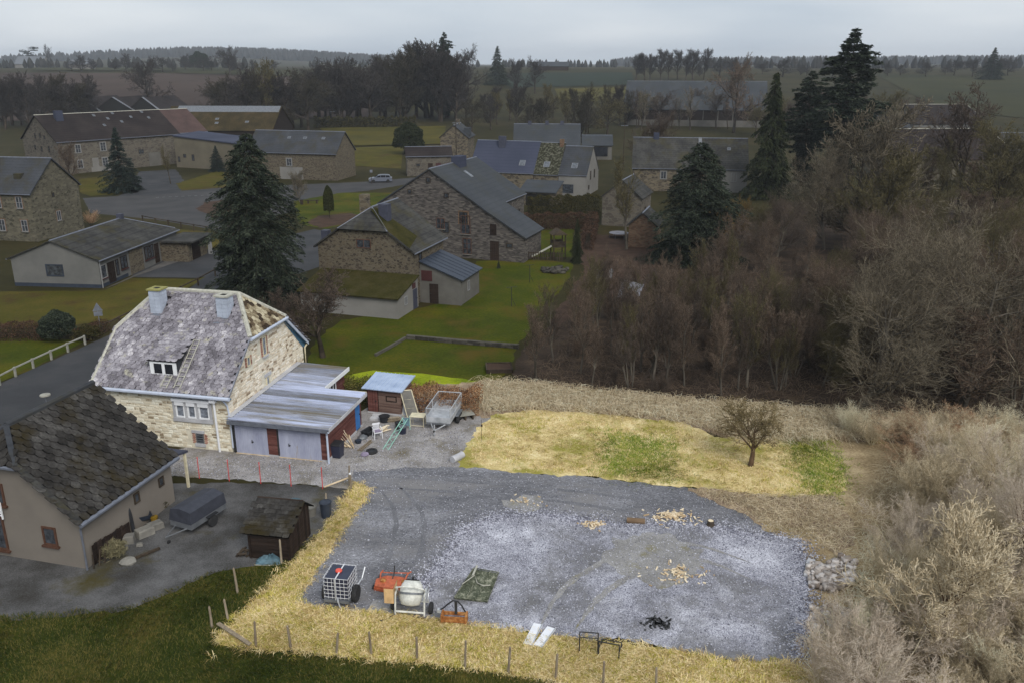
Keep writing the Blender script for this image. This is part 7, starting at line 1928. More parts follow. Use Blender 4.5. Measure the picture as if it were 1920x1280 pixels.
def trailer():
    a, b = G(838, 776, 1.3), G(859, 744, 1.3)
    ang = math.atan2(b.y - a.y, b.x - a.x)
    o = thing('car_trailer', 'galvanised flatbed trailer with mesh sides and twin axles', 'trailer', G(800, 806), ang - R(90) + R(0))
    W, L = 1.55, 3.0
    MB().bb(0, W, .0, L, .56, .62).build('bed', MATS['galvanised'], o)
    for x in (0, W): MB().bb(x - .02, x + .02, 0, L, .62, .95).build('side_panel', MATS['galvanised'], o)
    for y in (0, L): MB().bb(.02, W - .02, y - .02, y + .02, .62, .95).build('end_panel', MATS['galvanised'], o)
    mb = MB()
    for x in (0, W):
        for y in (0, L / 2, L): mb.tube([(x, y, .95), (x, y, 1.5)], .025, 5)
        mb.tube([(x, 0, 1.5), (x, L, 1.5)], .03, 5)
    for y in (0, L): mb.tube([(0, y, 1.5), (W, y, 1.5)], .03, 5)
    mb.tube([(W / 2, 0, .62), (W / 2, 0, .95)], .03, 5); mb.tube([(W / 2, L, .95), (W / 2, L, 1.5)], .02, 5)
    mb.build('rack', MATS['galvanised'], o)
    mb = MB()
    for x in (0, W):
        for i in range(1, 24): mb.tube([(x, L * i / 24, .95), (x, L * i / 24, 1.5)], .005, 3)
        for i in range(1, 5): mb.tube([(x, 0, .95 + .11 * i), (x, L, .95 + .11 * i)], .005, 3)
    for i in range(1, 12): mb.tube([(W * i / 12, L, .95), (W * i / 12, L, 1.5)], .005, 3)
    mb.build('mesh', MATS['galvanised'], o)
    for x in (-.12, W + .12):
        for y in (L * .5, L * .5 + .56): wheel(o, (x, y, .28), .28, .17)
        MB().bb(x - .11, x + .11, L * .5 - .34, L * .5 + .9, .58, .61).build('mudguard', MATS['galvanised_dull'], o)
    MB().tube([(.25, .1, .5), (W / 2, -1.0, .46), (W - .25, .1, .5)], .04, 6).build('drawbar', MATS['galvanised'], o)
    MB().tube([(W / 2, -1.0, .46), (W / 2, -1.15, .46)], .06, 6).build('coupling', MATS['black_metal'], o)
    MB().tube([(W / 2 - .05, -.75, .75), (W / 2 - .05, -.75, .05)], .035, 6).build('jockey_stand', MATS['galvanised'], o)
    MB().bb(0, W, -.06, -.03, .48, .56).build('light_bar', MATS['galvanised_dull'], o)
trailer()

def shed():
    a, b = G(690, 772), G(752, 779)
    ang = math.atan2(b.y - a.y, b.x - a.x)
    o = thing('garden_shed', 'small brown plank shed with ribbed blue-grey metal roof', 'shed', a, ang)
    W, D = (b - a).length, 1.9
    MB().add([(0, 0, -.1), (W, 0, -.1), (W, D, -.1), (0, D, -.1), (0, 0, 1.75), (W, 0, 1.75), (W, D, 2.0), (0, D, 2.0)], [(0, 3, 2, 1), (4, 5, 6, 7), (0, 1, 5, 4), (1, 2, 6, 5), (2, 3, 7, 6), (3, 0, 4, 7)]).build('wall', MATS['plank_dark'], o)
    f = Face((0, 0), (1, 0), (0, -1)); g = Face((W, 0), (0, 1), (1, 0))
    z = .12
    while z < 1.7:
        mb = MB(); f.box(mb, .82, W, z, z + .125, 0, .025); mb.build('plank', MATS['plank_brown'], o)
        mb = MB(); g.box(mb, 0, D, z, z + .125, 0, .025); mb.build('plank', MATS['plank_brown'], o)
        z += .13
    door(o, f, .06, .1, .7, 1.6, mat='plank_red')
    window(o, f, W - 1.0, .95, .75, .38, nx=1, frame='plank_dark', sill=None, fw=.05)
    mb = MB(); f.box(mb, 0, W + .03, -.05, .11, 0, .06); g.box(mb, 0, D, -.05, .11, 0, .06); mb.build('footing', MATS['concrete'], o)
    mb = MB(); slab(mb, [(-.25, -.3, 1.75), (W + .25, -.3, 1.75), (W + .25, D + .2, 2.06), (-.25, D + .2, 2.06)], .05); ro = mb.build('roof', MATS['sheet_metal'], o)
    for i in range(11):
        x = -.22 + (W + .44) * i / 10
        MB().tube([(x, -.3, 1.81), (x, D + .2, 2.12)], .028, 5).build('roof_rib', MATS['sheet_metal'], ro)
shed()

# leaning panels beside the shed
def panel(lab, pts, mat, bar, name='leaning_panel'):
    P = [Vector(p) for p in pts]
    o = thing(name, lab, 'panel', P[0])
    q = [p - P[0] for p in P]
    n = (q[1] - q[0]).cross(q[3] - q[0]).normalized()
    for i in range(4): MB().tube([q[i], q[(i + 1) % 4]], .035, 5).build('frame', MATS[bar], o)
    MB().prism([p.copy() for p in q], n * .015).build('sheet', MATS[mat], o)
    for t in (.33, .66): MB().tube([q[0] + (q[3] - q[0]) * t, q[1] + (q[2] - q[1]) * t], .018, 4).build('bar', MATS[bar], o)
    return o
p = G(764, 782)
panel('tall mesh door panel leaning on the metal-roofed shed', [p, p + Vector((.75, .15, .02)), p + Vector((.25, .5, 1.75)), p + Vector((-.45, .35, 1.75))], 'block_stone', 'cream_paint')
p = G(755, 778)
panel('low white framed panel leaning against the shed corner', [p, p + Vector((.5, -.1, 0)), p + Vector((.28, .3, 1.0)), p + Vector((-.22, .4, 1.0))], 'galvanised', 'cream_paint')

def chair():
    o = thing('garden_chair', 'white plastic garden chair turned toward the garage door', 'chair', G(708, 820), R(24))
    MB().bb(-.24, .24, -.24, .24, .41, .45).build('seat', MATS['white_plastic'], o)
    MB().bb(-.20, .20, -.20, .20, .452, .49).build('cushion', MATS['purple_grey'], o)
    for x in (-.23, .23):
        for y in (-.22, .22): MB().tube([(x * 1.12, y * 1.12, 0), (x, y, .42)], .026, 6).build('leg', MATS['white_plastic'], o)
        MB().tube([(x * 1.05, -.24, .42), (x * 1.12, -.2, .65), (x * 1.1, .2, .68)], .026, 6).build('armrest', MATS['white_plastic'], o)
    mb = MB()
    for i in range(6): mb.bb(-.2 + i * .07, -.16 + i * .07, .24, .27, .48, .82)
    mb.bb(-.24, .24, .235, .275, .80, .9); mb.bb(-.24, .24, .235, .275, .46, .5)
    mb.build('backrest', MATS['white_plastic'], o)
chair()

def bin_():
    o = thing('black_bin', 'black lidded bin by the downpipe of the garage', 'bin', G(634, 856), R(-14))
    MB().add([(-.24, -.26, .06), (.24, -.26, .06), (.24, .26, .06), (-.24, .26, .06), (-.3, -.32, .85), (.3, -.32, .85), (.3, .32, .85), (-.3, .32, .85)], [(0, 3, 2, 1), (4, 5, 6, 7), (0, 1, 5, 4), (1, 2, 6, 5), (2, 3, 7, 6), (3, 0, 4, 7)]).build('body', MATS['navy_plastic'], o)
    MB().add([(-.33, -.36, .855), (.33, -.36, .855), (.33, .34, .9), (-.33, .34, .9), (-.28, -.3, .92), (.28, -.3, .92), (.28, .3, .97), (-.28, .3, .97)], [(0, 3, 2, 1), (4, 5, 6, 7), (0, 1, 5, 4), (1, 2, 6, 5), (2, 3, 7, 6), (3, 0, 4, 7)]).build('lid', MATS['black_plastic'], o)
    for x in (-.2, .2): wheel(o, (x, .24, .1), .1, .06, rim='black_plastic')
bin_()

def bucket(u, v, r, h, mat, lab, cat='bucket', rim=None):
    o = thing('bucket' if cat == 'bucket' else cat, lab, cat, G(u, v), 0)
    MB().lathe([(r * .8, 0), (r, h), (r * .9, h), (r * .72, .05)], (0, 0, 0), None, 18).build('body', MATS[mat], o)
    MB().lathe([(r * 1.0, h - .04), (r * 1.08, h - .03), (r * 1.08, h), (r, h)], (0, 0, 0), None, 18).build('rim', MATS[rim or mat], o)
    return o
bucket(755, 812, .26, .5, 'navy_plastic', 'large dark tub standing in front of the green frame', rim='galvanised_dull')
bucket(748, 803, .24, .45, 'black_plastic', 'black tub just behind the large dark tub')
bucket(672, 830, .2, .2, 'blue_dull', 'small blue bowl among the clutter beside the garage')
bucket(721, 790, .34, .42, 'black_plastic', 'wide black tub beside the shed step')
o = thing('tyre', 'old black tyre lying beside the garage', 'tyre', G(697, 848), 0)
MB().lathe([(.2, .0), (.33, .0), (.36, .08), (.33, .17), (.2, .17), (.19, .09)], (0, 0, 0), None, 22).build('casing', MATS['rubber'], o); MB().lathe([(.16, .06), (.19, .06), (.19, .12), (.16, .12)], (0, 0, 0), None, 22).build('bead', MATS['black_plastic'], o)
o = thing('plastic_sack', 'grey-purple sack slumped beside the tyre', 'sack', G(684, 853), 0)
mb = MB(); rr = random.Random(6)
mb.lathe([(.2, 0), (.26, .06), (.23, .14), (.12, .19), (.03, .2)], (0, 0, 0), None, 11)
mb.v = [(x + rr.uniform(-.03, .03), y + rr.uniform(-.03, .03), max(0, z + rr.uniform(-.02, .02))) for x, y, z in mb.v]
mb.build('bag', MATS['purple_grey'], o)
o = thing('water_trough', 'black plastic trough against the plank wall near the blue door', 'trough', G(692, 813), R(64))
MB().add([(-.4, -.22, 0), (.4, -.22, 0), (.4, .22, 0), (-.4, .22, 0), (-.48, -.3, .3), (.48, -.3, .3), (.48, .3, .3), (-.48, .3, .3), (-.42, -.24, .3), (.42, -.24, .3), (.42, .24, .3), (-.42, .24, .3), (-.36, -.18, .08), (.36, -.18, .08), (.36, .18, .08), (-.36, .18, .08)],
    [(0, 3, 2, 1), (0, 1, 5, 4), (1, 2, 6, 5), (2, 3, 7, 6), (3, 0, 4, 7), (4, 5, 9, 8), (5, 6, 10, 9), (6, 7, 11, 10), (7, 4, 8, 11), (8, 9, 13, 12), (9, 10, 14, 13), (10, 11, 15, 14), (11, 8, 12, 15), (12, 13, 14, 15)]).build('basin', MATS['black_plastic'], o)
MB().tube([(-.48, -.3, .3), (.48, -.3, .3), (.48, .3, .3), (-.48, .3, .3), (-.48, -.3, .3)], .02, 5).build('rim', MATS['black_plastic'], o)

o = thing('lattice_frame', 'mint green metal lattice frame propped up in front of the chair', 'frame', G(718, 842), 0)
a, b = Vector((0, 0, .03)), Vector((.95, 2.2, 1.1)); s = Vector((.34, -.1, 0))
for q in (Vector((0, 0, 0)), s): MB().tube([a + q, b + q], .022, 5).build('rail', MATS['mint_paint'], o)
for i in range(9):
    t = i / 9; u_ = a + (b - a) * t; w_ = a + (b - a) * (t + 1 / 9)
    MB().tube([u_, w_ + s] if i % 2 else [u_ + s, w_], .014, 4).build('brace', MATS['mint_paint'], o)
o = thing('garden_table', 'white metal table frame beside the trailer', 'table', G(770, 800), R(-8))
for x in (0, .85):
    for y in (0, .6): MB().tube([(x, y, 0), (x, y, .72)], .025, 5).build('leg', MATS['cream_paint'], o)
MB().bb(-.05, .9, -.05, .65, .72, .75).build('tabletop', MATS['cream_paint'], o)
MB().tube([(0, 0, .12), (.85, 0, .12)], .02, 5).build('stretcher', MATS['cream_paint'], o)
o = thing('folded_chair', 'teal folded chair leaning on the white table frame', 'chair', G(757, 806), R(10))
for x in (0, .4): MB().tube([(x, 0, 0), (x, .3, .85)], .02, 5).build('leg', MATS['mint_paint'], o)
MB().prism([(0, .08, .25), (.4, .08, .25), (.4, .26, .75), (0, .26, .75)], (0, -.03, .01)).build('seat', MATS['teal_tarp'], o)
o = thing('pallet', 'grey wooden pallet leaning low behind the trailer', 'pallet', G(858, 790), R(20))
for i in range(6): MB().bb(-.1, 1.2, i * .2, i * .2 + .13, .32, .35).build('slat', MATS['rail_white'], o)
for x in (0, .5, 1.0): MB().bb(x, x + .1, 0, 1.13, .0, .318).build('bearer', MATS['wood_dull'], o)
o = thing('stick_bundle', 'bundle of split sticks leaning on the plank wall of the garage', 'sticks', G(655, 838), 0)
rr = random.Random(15)
for i in range(16):
    x, y = rr.uniform(-.2, .35), rr.uniform(-.25, .1)
    MB().tube([(x, y, .02 + rr.uniform(0, .1)), (x - rr.uniform(.2, .9), y + rr.uniform(-.1, .4), rr.uniform(.3, 1.0))], rr.uniform(.012, .028), 5).build('stick', MATS['wood_fresh'], o)
p, q = G(671, 846), G(696, 826)
for dx, lab in ((0, 'long grey batten on the ground beside the tyre'), (.18, 'shorter grey batten next to the long batten')):
    o = thing('batten', lab, 'batten', p + Vector((dx, 0, .05)), math.atan2(q.y - p.y, q.x - p.x))
    MB().bb(0, (q - p).length * (1 - dx), -.05, .05, 0, .05).build('board', MATS['wood_grey'], o)
o = thing('timber_offcuts', 'small heap of fresh timber offcuts behind the white chair', 'timber', G(722, 808), 0)
for i in range(8): MB().box((rr.uniform(-.2, .2), rr.uniform(-.3, .3), .05 + i * .035), (.7, .1, .04), RZ(rr.uniform(.6, 1.4))).build('offcut', MATS['wood_fresh'], o)
o = thing('watering_tap', 'thin stake with plant tag at the corner of the straw field', 'stake', G(903, 828), 0)
MB().tube([(0, 0, 0), (0, 0, 1.5)], .015, 4).build('rod', MATS['wood_dull'], o); MB().box((.02, 0, 1.1), (.1, .02, .14)).build('plate', MATS['wood_dull'], o)

o = thing('board_pile', 'low pile of grey boards at the step of the metal-roofed shed', 'boards', G(738, 790), R(12))
for i in range(7): MB().box((.03 * (i % 3), .05 * (i % 2), .03 + .045 * i), (1.1 - .06 * i, .18, .035), RZ(.12 * ((i * 5) % 4 - 1.5))).build('board', MATS['wood_grey'], o)
o = thing('step_block', 'pale concrete step in front of the brown shed door', 'step', G(706, 786), R(-8))
MB().bb(-.4, .4, -.2, .2, 0, .16).build('tread', MATS['concrete'], o); MB().bb(-.34, .34, .2, .42, 0, .26).build('riser', MATS['concrete'], o)
o = thing('grey_sack', 'slumped grey sack beside the black trough', 'sack', G(680, 822), .4)
mb = MB().lathe([(.2, 0), (.27, .08), (.22, .2), (.1, .28), (.03, .3)], (0, 0, 0), None, 11); rr = random.Random(16); mb.v = [(x * 1.3 + rr.uniform(-.03, .03), y + rr.uniform(-.03, .03), max(0, z + rr.uniform(-.03, .03))) for x, y, z in mb.v]; mb.build('bag', MATS['galvanised_dull'], o)

# chopped wood, rubble, stones
def chips(lab, u, v, rad, n, seed, lmin=.08, lmax=.35, name='chopped_wood'):
    rr = random.Random(seed); c = G(u, v); mb = MB()
    for i in range(n):
        a, r = rr.uniform(0, 6.28), rad * min(1.6, abs(rr.gauss(0, .5)) + .12 * rr.random())
        mb.box((c.x + math.cos(a) * r * 1.6, c.y + math.sin(a) * r, .05 + rr.uniform(0, .10) * max(0, 1 - r / rad)), (rr.uniform(lmin, lmax), rr.uniform(.03, .08), rr.uniform(.02, .05)), RZ(rr.uniform(0, 3.14)) @ RY(rr.uniform(-.4, .4)))
    tag(mb.build(name, MATS['wood_fresh']), lab, 'chopped wood', kind='stuff')
chips('heap of fresh split wood on the dark gravel, the largest', 1260, 968, .75, 150, 1)
chips('small heap of fresh wood chips left of the large split-wood heap', 1112, 984, .4, 110, 2, .05, .18)
chips('thin scatter of wood chips in the middle of the pale gravel', 1272, 1075, 1.0, 90, 3, .05, .28)
chips('faint scatter of splinters near the drive', 980, 940, .9, 26, 4, .05, .16)
o = thing('sawn_log', 'sawn log end lying between the two wood heaps', 'log', G(1192, 980) + Vector((0, 0, .14)), R(-8))
MB().tube([(-.45, 0, 0), (.45, 0, 0)], .15, 12).build('bark', MATS['bark_lit'], o)
for x in (-.452, .452): MB().lathe([(.135, -.004), (.135, .004)], (x, 0, 0), RY(R(90)), 12).build('cut_face', MATS['wood_fresh'], o)
o = thing('tree_stump', 'dark stump at the right end of the wood heaps', 'stump', G(1332, 985), 0)
MB().lathe([(.24, 0), (.18, .12), (.16, .3), (.15, .3)], (0, 0, 0), None, 9).build('bark', MATS['bark_dark'], o); MB().lathe([(.14, .302), (.13, .306)], (0, 0, 0), None, 9).build('cut_face', MATS['wood_fresh'], o)
o = thing('charred_heap', 'small burnt black patch on the pale gravel', 'ash heap', G(1232, 1170), 0)
mb = MB(); rr = random.Random(44)
for i in range(60): mb.box((rr.gauss(0, .3), rr.gauss(0, .22), .05), (rr.uniform(.05, .3), .06, .04), RZ(rr.uniform(0, 3)))
mb.build('embers', MATS['black_metal'], o); o['kind'] = 'stuff'

def stones(name, lab, poly_px, n, s0, s1, mat, seed, lift=.3, cat='stones', spread=0.0):
    rng = np.random.default_rng(seed)
    poly = np.array([(q.x, q.y) for q in (G(*p) for p in poly_px)])
    if spread:      # strewn along a line
        i = rng.integers(0, len(poly) - 1, n); t = rng.random((n, 1))
        P = poly[i] * (1 - t) + poly[i + 1] * t + rng.normal(0, spread, (n, 2)) * rng.random((n, 1))
    else: P = scatter(poly, n, rng)
    base = np.array([(-1, -1, -1), (1, -1, -1), (1, 1, -1), (-1, 1, -1), (-1, -1, 1), (1, -1, 1), (1, 1, 1), (-1, 1, 1)], float) * .5
    V = base[None] * (s0 + (s1 - s0) * rng.random((n, 1, 1)) ** 2) * (.6 + .8 * rng.random((n, 1, 3))) * (1 + rng.normal(0, .18, (n, 8, 3)))
    a = rng.random(n) * 6.283; c, s = np.cos(a)[:, None], np.sin(a)[:, None]
    x, y = V[:, :, 0] * c - V[:, :, 1] * s, V[:, :, 0] * s + V[:, :, 1] * c
    V = np.stack([x + P[:, 0:1], y + P[:, 1:2], V[:, :, 2] * .7 + .03 + lift * s0 + rng.random((n, 1)) * lift * s1], 2).reshape(-1, 3)
    fb = np.array([(0, 3, 2, 1), (4, 5, 6, 7), (0, 1, 5, 4), (1, 2, 6, 5), (2, 3, 7, 6), (3, 0, 4, 7)])
    F = (np.arange(n)[:, None, None] * 8 + fb[None]).reshape(-1, 4)
    tag(link(name, mesh_np(name, V, F), MATS[mat]), lab, cat, kind='stuff')
stones('rubble_heap', 'heap of pale rubble stones at the right edge of the gravel', [(1512, 1058), (1545, 1066), (1575, 1046), (1606, 1056), (1600, 1092), (1560, 1112), (1516, 1100)], 560, .07, .27, 'rubble', 1, lift=.6)
stones('rubble_heap', 'smaller scatter of pale rubble below the main rubble heap', [(1520, 1140), (1560, 1135), (1600, 1150), (1595, 1190), (1520, 1180)], 330, .05, .22, 'rubble', 2, lift=.3)
stones('loose_gravel', 'loose pale stones over the freshly spread gravel', [(868, 995), (1010, 968), (1150, 988), (1330, 990), (1495, 1016), (1505, 1180), (1485, 1230), (1290, 1216), (1030, 1184), (780, 1144), (840, 1045)], 16000, .012, .045, 'pebble', 3, lift=.1, cat='gravel')
stones('loose_gravel', 'loose stones over the dark gravel yard', [(668, 888), (862, 878), (1110, 898), (1300, 920), (1420, 984), (1000, 960), (840, 1030), (760, 1140), (550, 1132), (636, 994), (672, 930)], 6000, .012, .04, 'pebble', 4, lift=.1, cat='gravel')
stones('loose_gravel', 'loose stones over the light gravel drive', [(320, 892), (310, 856), (438, 852), (640, 866), (700, 800), (880, 800), (858, 872), (690, 888), (650, 912)], 5000, .012, .04, 'pebble', 5, lift=.1, cat='gravel')
stones('spilled_gravel', 'pale stones spilled past the edge of the fresh gravel', [(770, 1112), (806, 1082), (838, 1040), (868, 990), (930, 968), (1010, 964), (1080, 972), (1150, 984), (1250, 982), (1330, 986), (1400, 1000), (1500, 1012), (1508, 1060), (1512, 1120), (1510, 1180), (1492, 1236)], 16000, .02, .06, 'pebble', 9, lift=.1, cat='gravel', spread=.7)
o = thing('concrete_slab', 'broken grey slab beside the rubble heap', 'slab', G(1518, 1072), R(-20))
MB().prism([(-.25, -.5, .04), (.2, -.45, .05), (.25, .35, .12), (.0, .5, .13), (-.2, .25, .1)], (0, 0, .08)).build('slab_top', MATS['concrete'], o)
MB().prism([(-.2, .55, .05), (.25, .6, .07), (.2, .9, .1), (-.1, .9, .1)], (0, 0, .08)).build('broken_piece', MATS['concrete'], o)

# ================================================================== neighbour's yard
def covered_trailer():
    o = thing('covered_trailer', "dark tarpaulin-covered trailer in the neighbour's yard", 'trailer', G(322, 997), R(-24))
    W, L = 1.35, 2.4
    MB().bb(0, W, 0, L, .42, .72).build('body', MATS['galvanised_dull'], o)
    MB().add([(-.03, -.03, .73), (W + .03, -.03, .73), (W + .03, L + .03, .73), (-.03, L + .03, .73), (.05, .05, 1.3), (W - .05, .05, 1.3), (W - .05, L, 1.3), (.05, L, 1.3), (W * .5, .05, 1.42), (W * .5, L, 1.42)], [(0, 1, 5, 8, 4), (1, 2, 6, 5), (2, 3, 7, 9, 6), (3, 0, 4, 7), (4, 8, 9, 7), (8, 5, 6, 9), (0, 3, 2, 1)]).build('tarpaulin', MATS['dark_tarp'], o)
    for x in (-.1, W + .1):
        wheel(o, (x, L * .55, .3), .3, .16, rim='galvanised_dull')
        MB().bb(x - .1, x + .1, L * .55 - .34, L * .55 + .34, .62, .65).build('mudguard', MATS['black_plastic'], o)
    MB().tube([(.3, 0, .45), (W / 2, -1.0, .42), (W - .3, 0, .45)], .035, 6).build('drawbar', MATS['galvanised_dull'], o)
    wheel(o, (W / 2, -.85, .1), .1, .06, rim='black_plastic')
covered_trailer()
rr = random.Random(21)
for i, (u, v, s, lab) in enumerate(((243, 1015, (.5, .5, .4), 'squarish pale stone block nearest the leaning pipe'), (272, 1002, (.8, .55, .4), 'long pale stone block beside the covered trailer'), (292, 990, (.7, .5, .36), 'pale stone block under the trailer drawbar'), (232, 1028, (.4, .3, .2), 'small flat pale stone in front of the square block'), (262, 1022, (.3, .25, .15), 'small pale stone in front of the long block'))):
    o = thing('stone_block', lab, 'stone block', G(u, v), rr.uniform(0, 1.2), 'pale stone blocks by the beige house')
    x, y, z = s
    b = .06
    MB().add([(-x / 2, -y / 2, 0), (x / 2, -y / 2, 0), (x / 2, y / 2, 0), (-x / 2, y / 2, 0), (-x / 2 + .02, -y / 2, z - b), (x / 2, -y / 2 + .03, z - b), (x / 2 - .03, y / 2, z - b), (-x / 2, y / 2 - .02, z - b * .6), (-x / 2 + b, -y / 2 + b, z), (x / 2 - b, -y / 2 + b, z * 1.03), (x / 2 - b, y / 2 - b, z), (-x / 2 + b, y / 2 - b, z * .97)],
        [(0, 3, 2, 1), (0, 1, 5, 4), (1, 2, 6, 5), (2, 3, 7, 6), (3, 0, 4, 7), (4, 5, 9, 8), (5, 6, 10, 9), (6, 7, 11, 10), (7, 4, 8, 11), (8, 9, 10, 11)]).build('block', MATS['block_stone'], o)
o = thing('drain_pipe', 'black pipe leaning against the side of the beige house', 'pipe', G(252, 1002), 0)
MB().tube([(0, 0, 0), (-.1, .1, 1.0), (-.28, .2, 1.75)], .09, 8).build('tube', MATS['black_plastic'], o); MB().tube([(-.28, .2, 1.72), (-.32, .22, 1.86)], .11, 8).build('collar', MATS['black_plastic'], o)
o = thing('garden_cart', 'blue wheelbarrow beside the leaning pipe', 'wheelbarrow', G(268, 982), R(35))
MB().add([(-.25, -.2, .3), (.3, -.2, .3), (.3, .2, .3), (-.25, .2, .3), (-.45, -.32, .6), (.45, -.3, .55), (.45, .3, .55), (-.45, .32, .6)], [(0, 3, 2, 1), (0, 1, 5, 4), (1, 2, 6, 5), (2, 3, 7, 6), (3, 0, 4, 7)]).build('tray', MATS['blue_dull'], o)
for y in (-.2, .2): MB().tube([(.5, y * .3, .2), (-.2, y, .3), (-.9, y * 1.3, .55)], .02, 5).build('handle', MATS['black_metal'], o); MB().tube([(-.25, y, .3), (-.3, y, 0)], .02, 5).build('leg', MATS['black_metal'], o)
wheel(o, (.52, 0, .17), .17, .07, axis='y', rim='galvanised_dull')
bucket(290, 978, .18, .32, 'yellow_dull', 'dull yellow bucket behind the covered trailer')
o = thing('shrub', 'low green bush against the beige wall behind the trailer', 'shrub', G(300, 950), 0)
t_, c_, hn_ = TREES['shrub_loose']
o.scale = (.5 / hn_ * 1.4, .5 / hn_ * 1.4, .5 / hn_)
for nm, me in (('trunk', t_), ('crown', c_)):
    q = link(nm, me, None, o)
    if nm == 'crown': q.material_slots[0].link = 'OBJECT'; q.material_slots[0].material = MATS['hedge_green']
p, q = G(246, 1052), G(300, 1030)
o = thing('timber_beam', 'weathered beam lying in the yard beside the grass clump', 'beam', p + Vector((0, 0, .05)), math.atan2(q.y - p.y, q.x - p.x))
MB().bb(0, (q - p).length, -.06, .06, 0, .1).build('board', MATS['wood_dull'], o)
o = thing('stone_boulder', 'flat boulder at the end of the weathered beam', 'boulder', G(240, 1054), 0)
mb = MB().lathe([(.3, 0), (.34, .08), (.25, .18), (.08, .22)], (0, 0, 0), None, 9); mb.v = [(x * 1.2 + rr.uniform(-.04, .04), y + rr.uniform(-.04, .04), max(0, z + rr.uniform(-.02, .02))) for x, y, z in mb.v]; mb.build('rock', MATS['block_stone'], o)
p = G(176, 1066)
for i in range(4):
    o = thing('garden_stake', 'rough wooden stake leaning at the corner of the beige house', 'stake', p + Vector((i * .14, .25 * i, 0)), 0, 'stakes at the beige house corner')
    MB().tube([(0, 0, 0), (rr.uniform(-.1, .1), .1, rr.uniform(.6, 1.0))], .035, 5).build('shaft', MATS['wood_dull'], o); MB().tube([(-.04, 0, .25), (.04, .05, .3)], .02, 4).build('peg', MATS['wood_dull'], o)

def dark_shed():
    p0, p1 = G(472, 1045), G(543, 1052)
    ang = math.atan2(p1.y - p0.y, p1.x - p0.x)
    W = (p1 - p0).length; D = 2.5
    o = thing('garden_shed', "dark weathered wooden shed with tiled roof in the neighbour's yard", 'shed', p0, ang)
    he, hr_ = 1.45, 2.25
    # ridge parallel to the front
    MB().add([(0, 0, -.1), (W, 0, -.1), (W, D, -.1), (0, D, -.1), (0, 0, he), (W, 0, he), (W, D, he), (0, D, he), (0, D * .62, hr_), (W, D * .62, hr_)], [(0, 3, 2, 1), (0, 1, 5, 4), (2, 3, 7, 6), (1, 2, 6, 9, 5), (3, 0, 4, 8, 7), (4, 5, 9, 8), (8, 9, 6, 7)]).build('wall', MATS['plank_dark'], o)
    f = Face((0, 0), (1, 0), (0, -1)); g = Face((W, 0), (0, 1), (1, 0))
    for i in range(8):
        mb = MB(); f.box(mb, .05, W - .05, .08 + i * .165, .235 + i * .165, 0, .02); mb.build('plank', MATS['plank_dark'], o)
    for i in range(12):
        mb = MB(); g.box(mb, D * i / 12 + .01, D * (i + 1) / 12 - .01, .0, he + (hr_ - he) * (1 - abs((i + .5) / 12 - .62) / .62) - .06, 0, .02); mb.build('plank', MATS['plank_dark'], o)
    mb = MB(); P = [(-.2, -.25, he - .06), (W + .2, -.25, he - .06), (W + .2, D * .62, hr_ + .05), (-.2, D * .62, hr_ + .05)]; slab(mb, P, .05)
    slab(mb, [(-.2, D * .62, hr_ + .05), (W + .2, D * .62, hr_ + .05), (W + .2, D + .2, he - .02), (-.2, D + .2, he - .02)], .05)
    ro = mb.build('roof', MATS['tile_bed'], o)
    r2 = random.Random(3)
    tm = [slate_mesh('shingle', .3, .36, .04, .02, .03, r2) for _ in range(4)]
    place_pieces(ro, tm, course_slates(P, .3, .24, .36, 4, r2, off=.055), 'shingle', 300, 'small_shingles', MATS['tile_dark'])
    MB().tube([(-.2, D * .62, hr_ + .1), (W + .2, D * .62, hr_ + .1)], .06, 6).build('ridge_cap', MATS['plank_dark'], ro)
    for x in (-.02, W + .02): MB().bb(x - .05, x + .05, -.06, .04, 0, he).build('corner_post', MATS['plank_dark'], o)
dark_shed()
o = thing('tarp_heap', 'crumpled teal tarpaulin in front of the dark wooden shed', 'tarpaulin', G(505, 1052), 0)
mb = MB().lathe([(.55, 0), (.5, .12), (.34, .22), (.18, .34), (.04, .38)], (0, 0, 0), None, 13); r2 = random.Random(9); mb.v = [(x * 1.2 + r2.uniform(-.08, .08), y * .7 + r2.uniform(-.06, .06), max(0, z + r2.uniform(-.06, .06))) for x, y, z in mb.v]; mb.build('sheet', MATS['teal_tarp'], o)
MB().tube([(-.6, -.3, .02), (.1, -.4, .06), (.6, -.28, .03)], .02, 4).build('rope', MATS['cap_stone'], o)
bucket(612, 968, .3, .85, 'blue_dull', 'dull blue barrel right of the dark wooden shed', cat='barrel')
bucket(583, 965, .32, .5, 'concrete_dull', 'grey plant tub between the dark shed and blue barrel', cat='tub')
bucket(552, 948, .34, .3, 'teal_tarp', 'pale teal basin behind the dark wooden shed', cat='basin')
o = thing('rubble_scrap', 'broken boards and stones left of the dark wooden shed', 'scrap', G(455, 1040), 0)
r2 = random.Random(19)
for i in range(9): MB().box((r2.uniform(-.4, .3), r2.uniform(-.25, .25), .04 + .02 * i), (r2.uniform(.2, .6), .1, .04), RZ(r2.uniform(0, 3)) @ RY(r2.uniform(-.3, .3))).build('scrap_board', MATS['wood_dull'], o)
o = thing('white_bollard', 'small white post beside the porch of the beige house', 'post', G(318, 900), 0)
MB().lathe([(.1, 0), (.09, .3), (.05, .5)], (0, 0, 0), None, 10).build('shaft', MATS['white_paint'], o); MB().lathe([(.14, .5), (.05, .62)], (0, 0, 0), None, 10).build('cap', MATS['white_paint'], o)

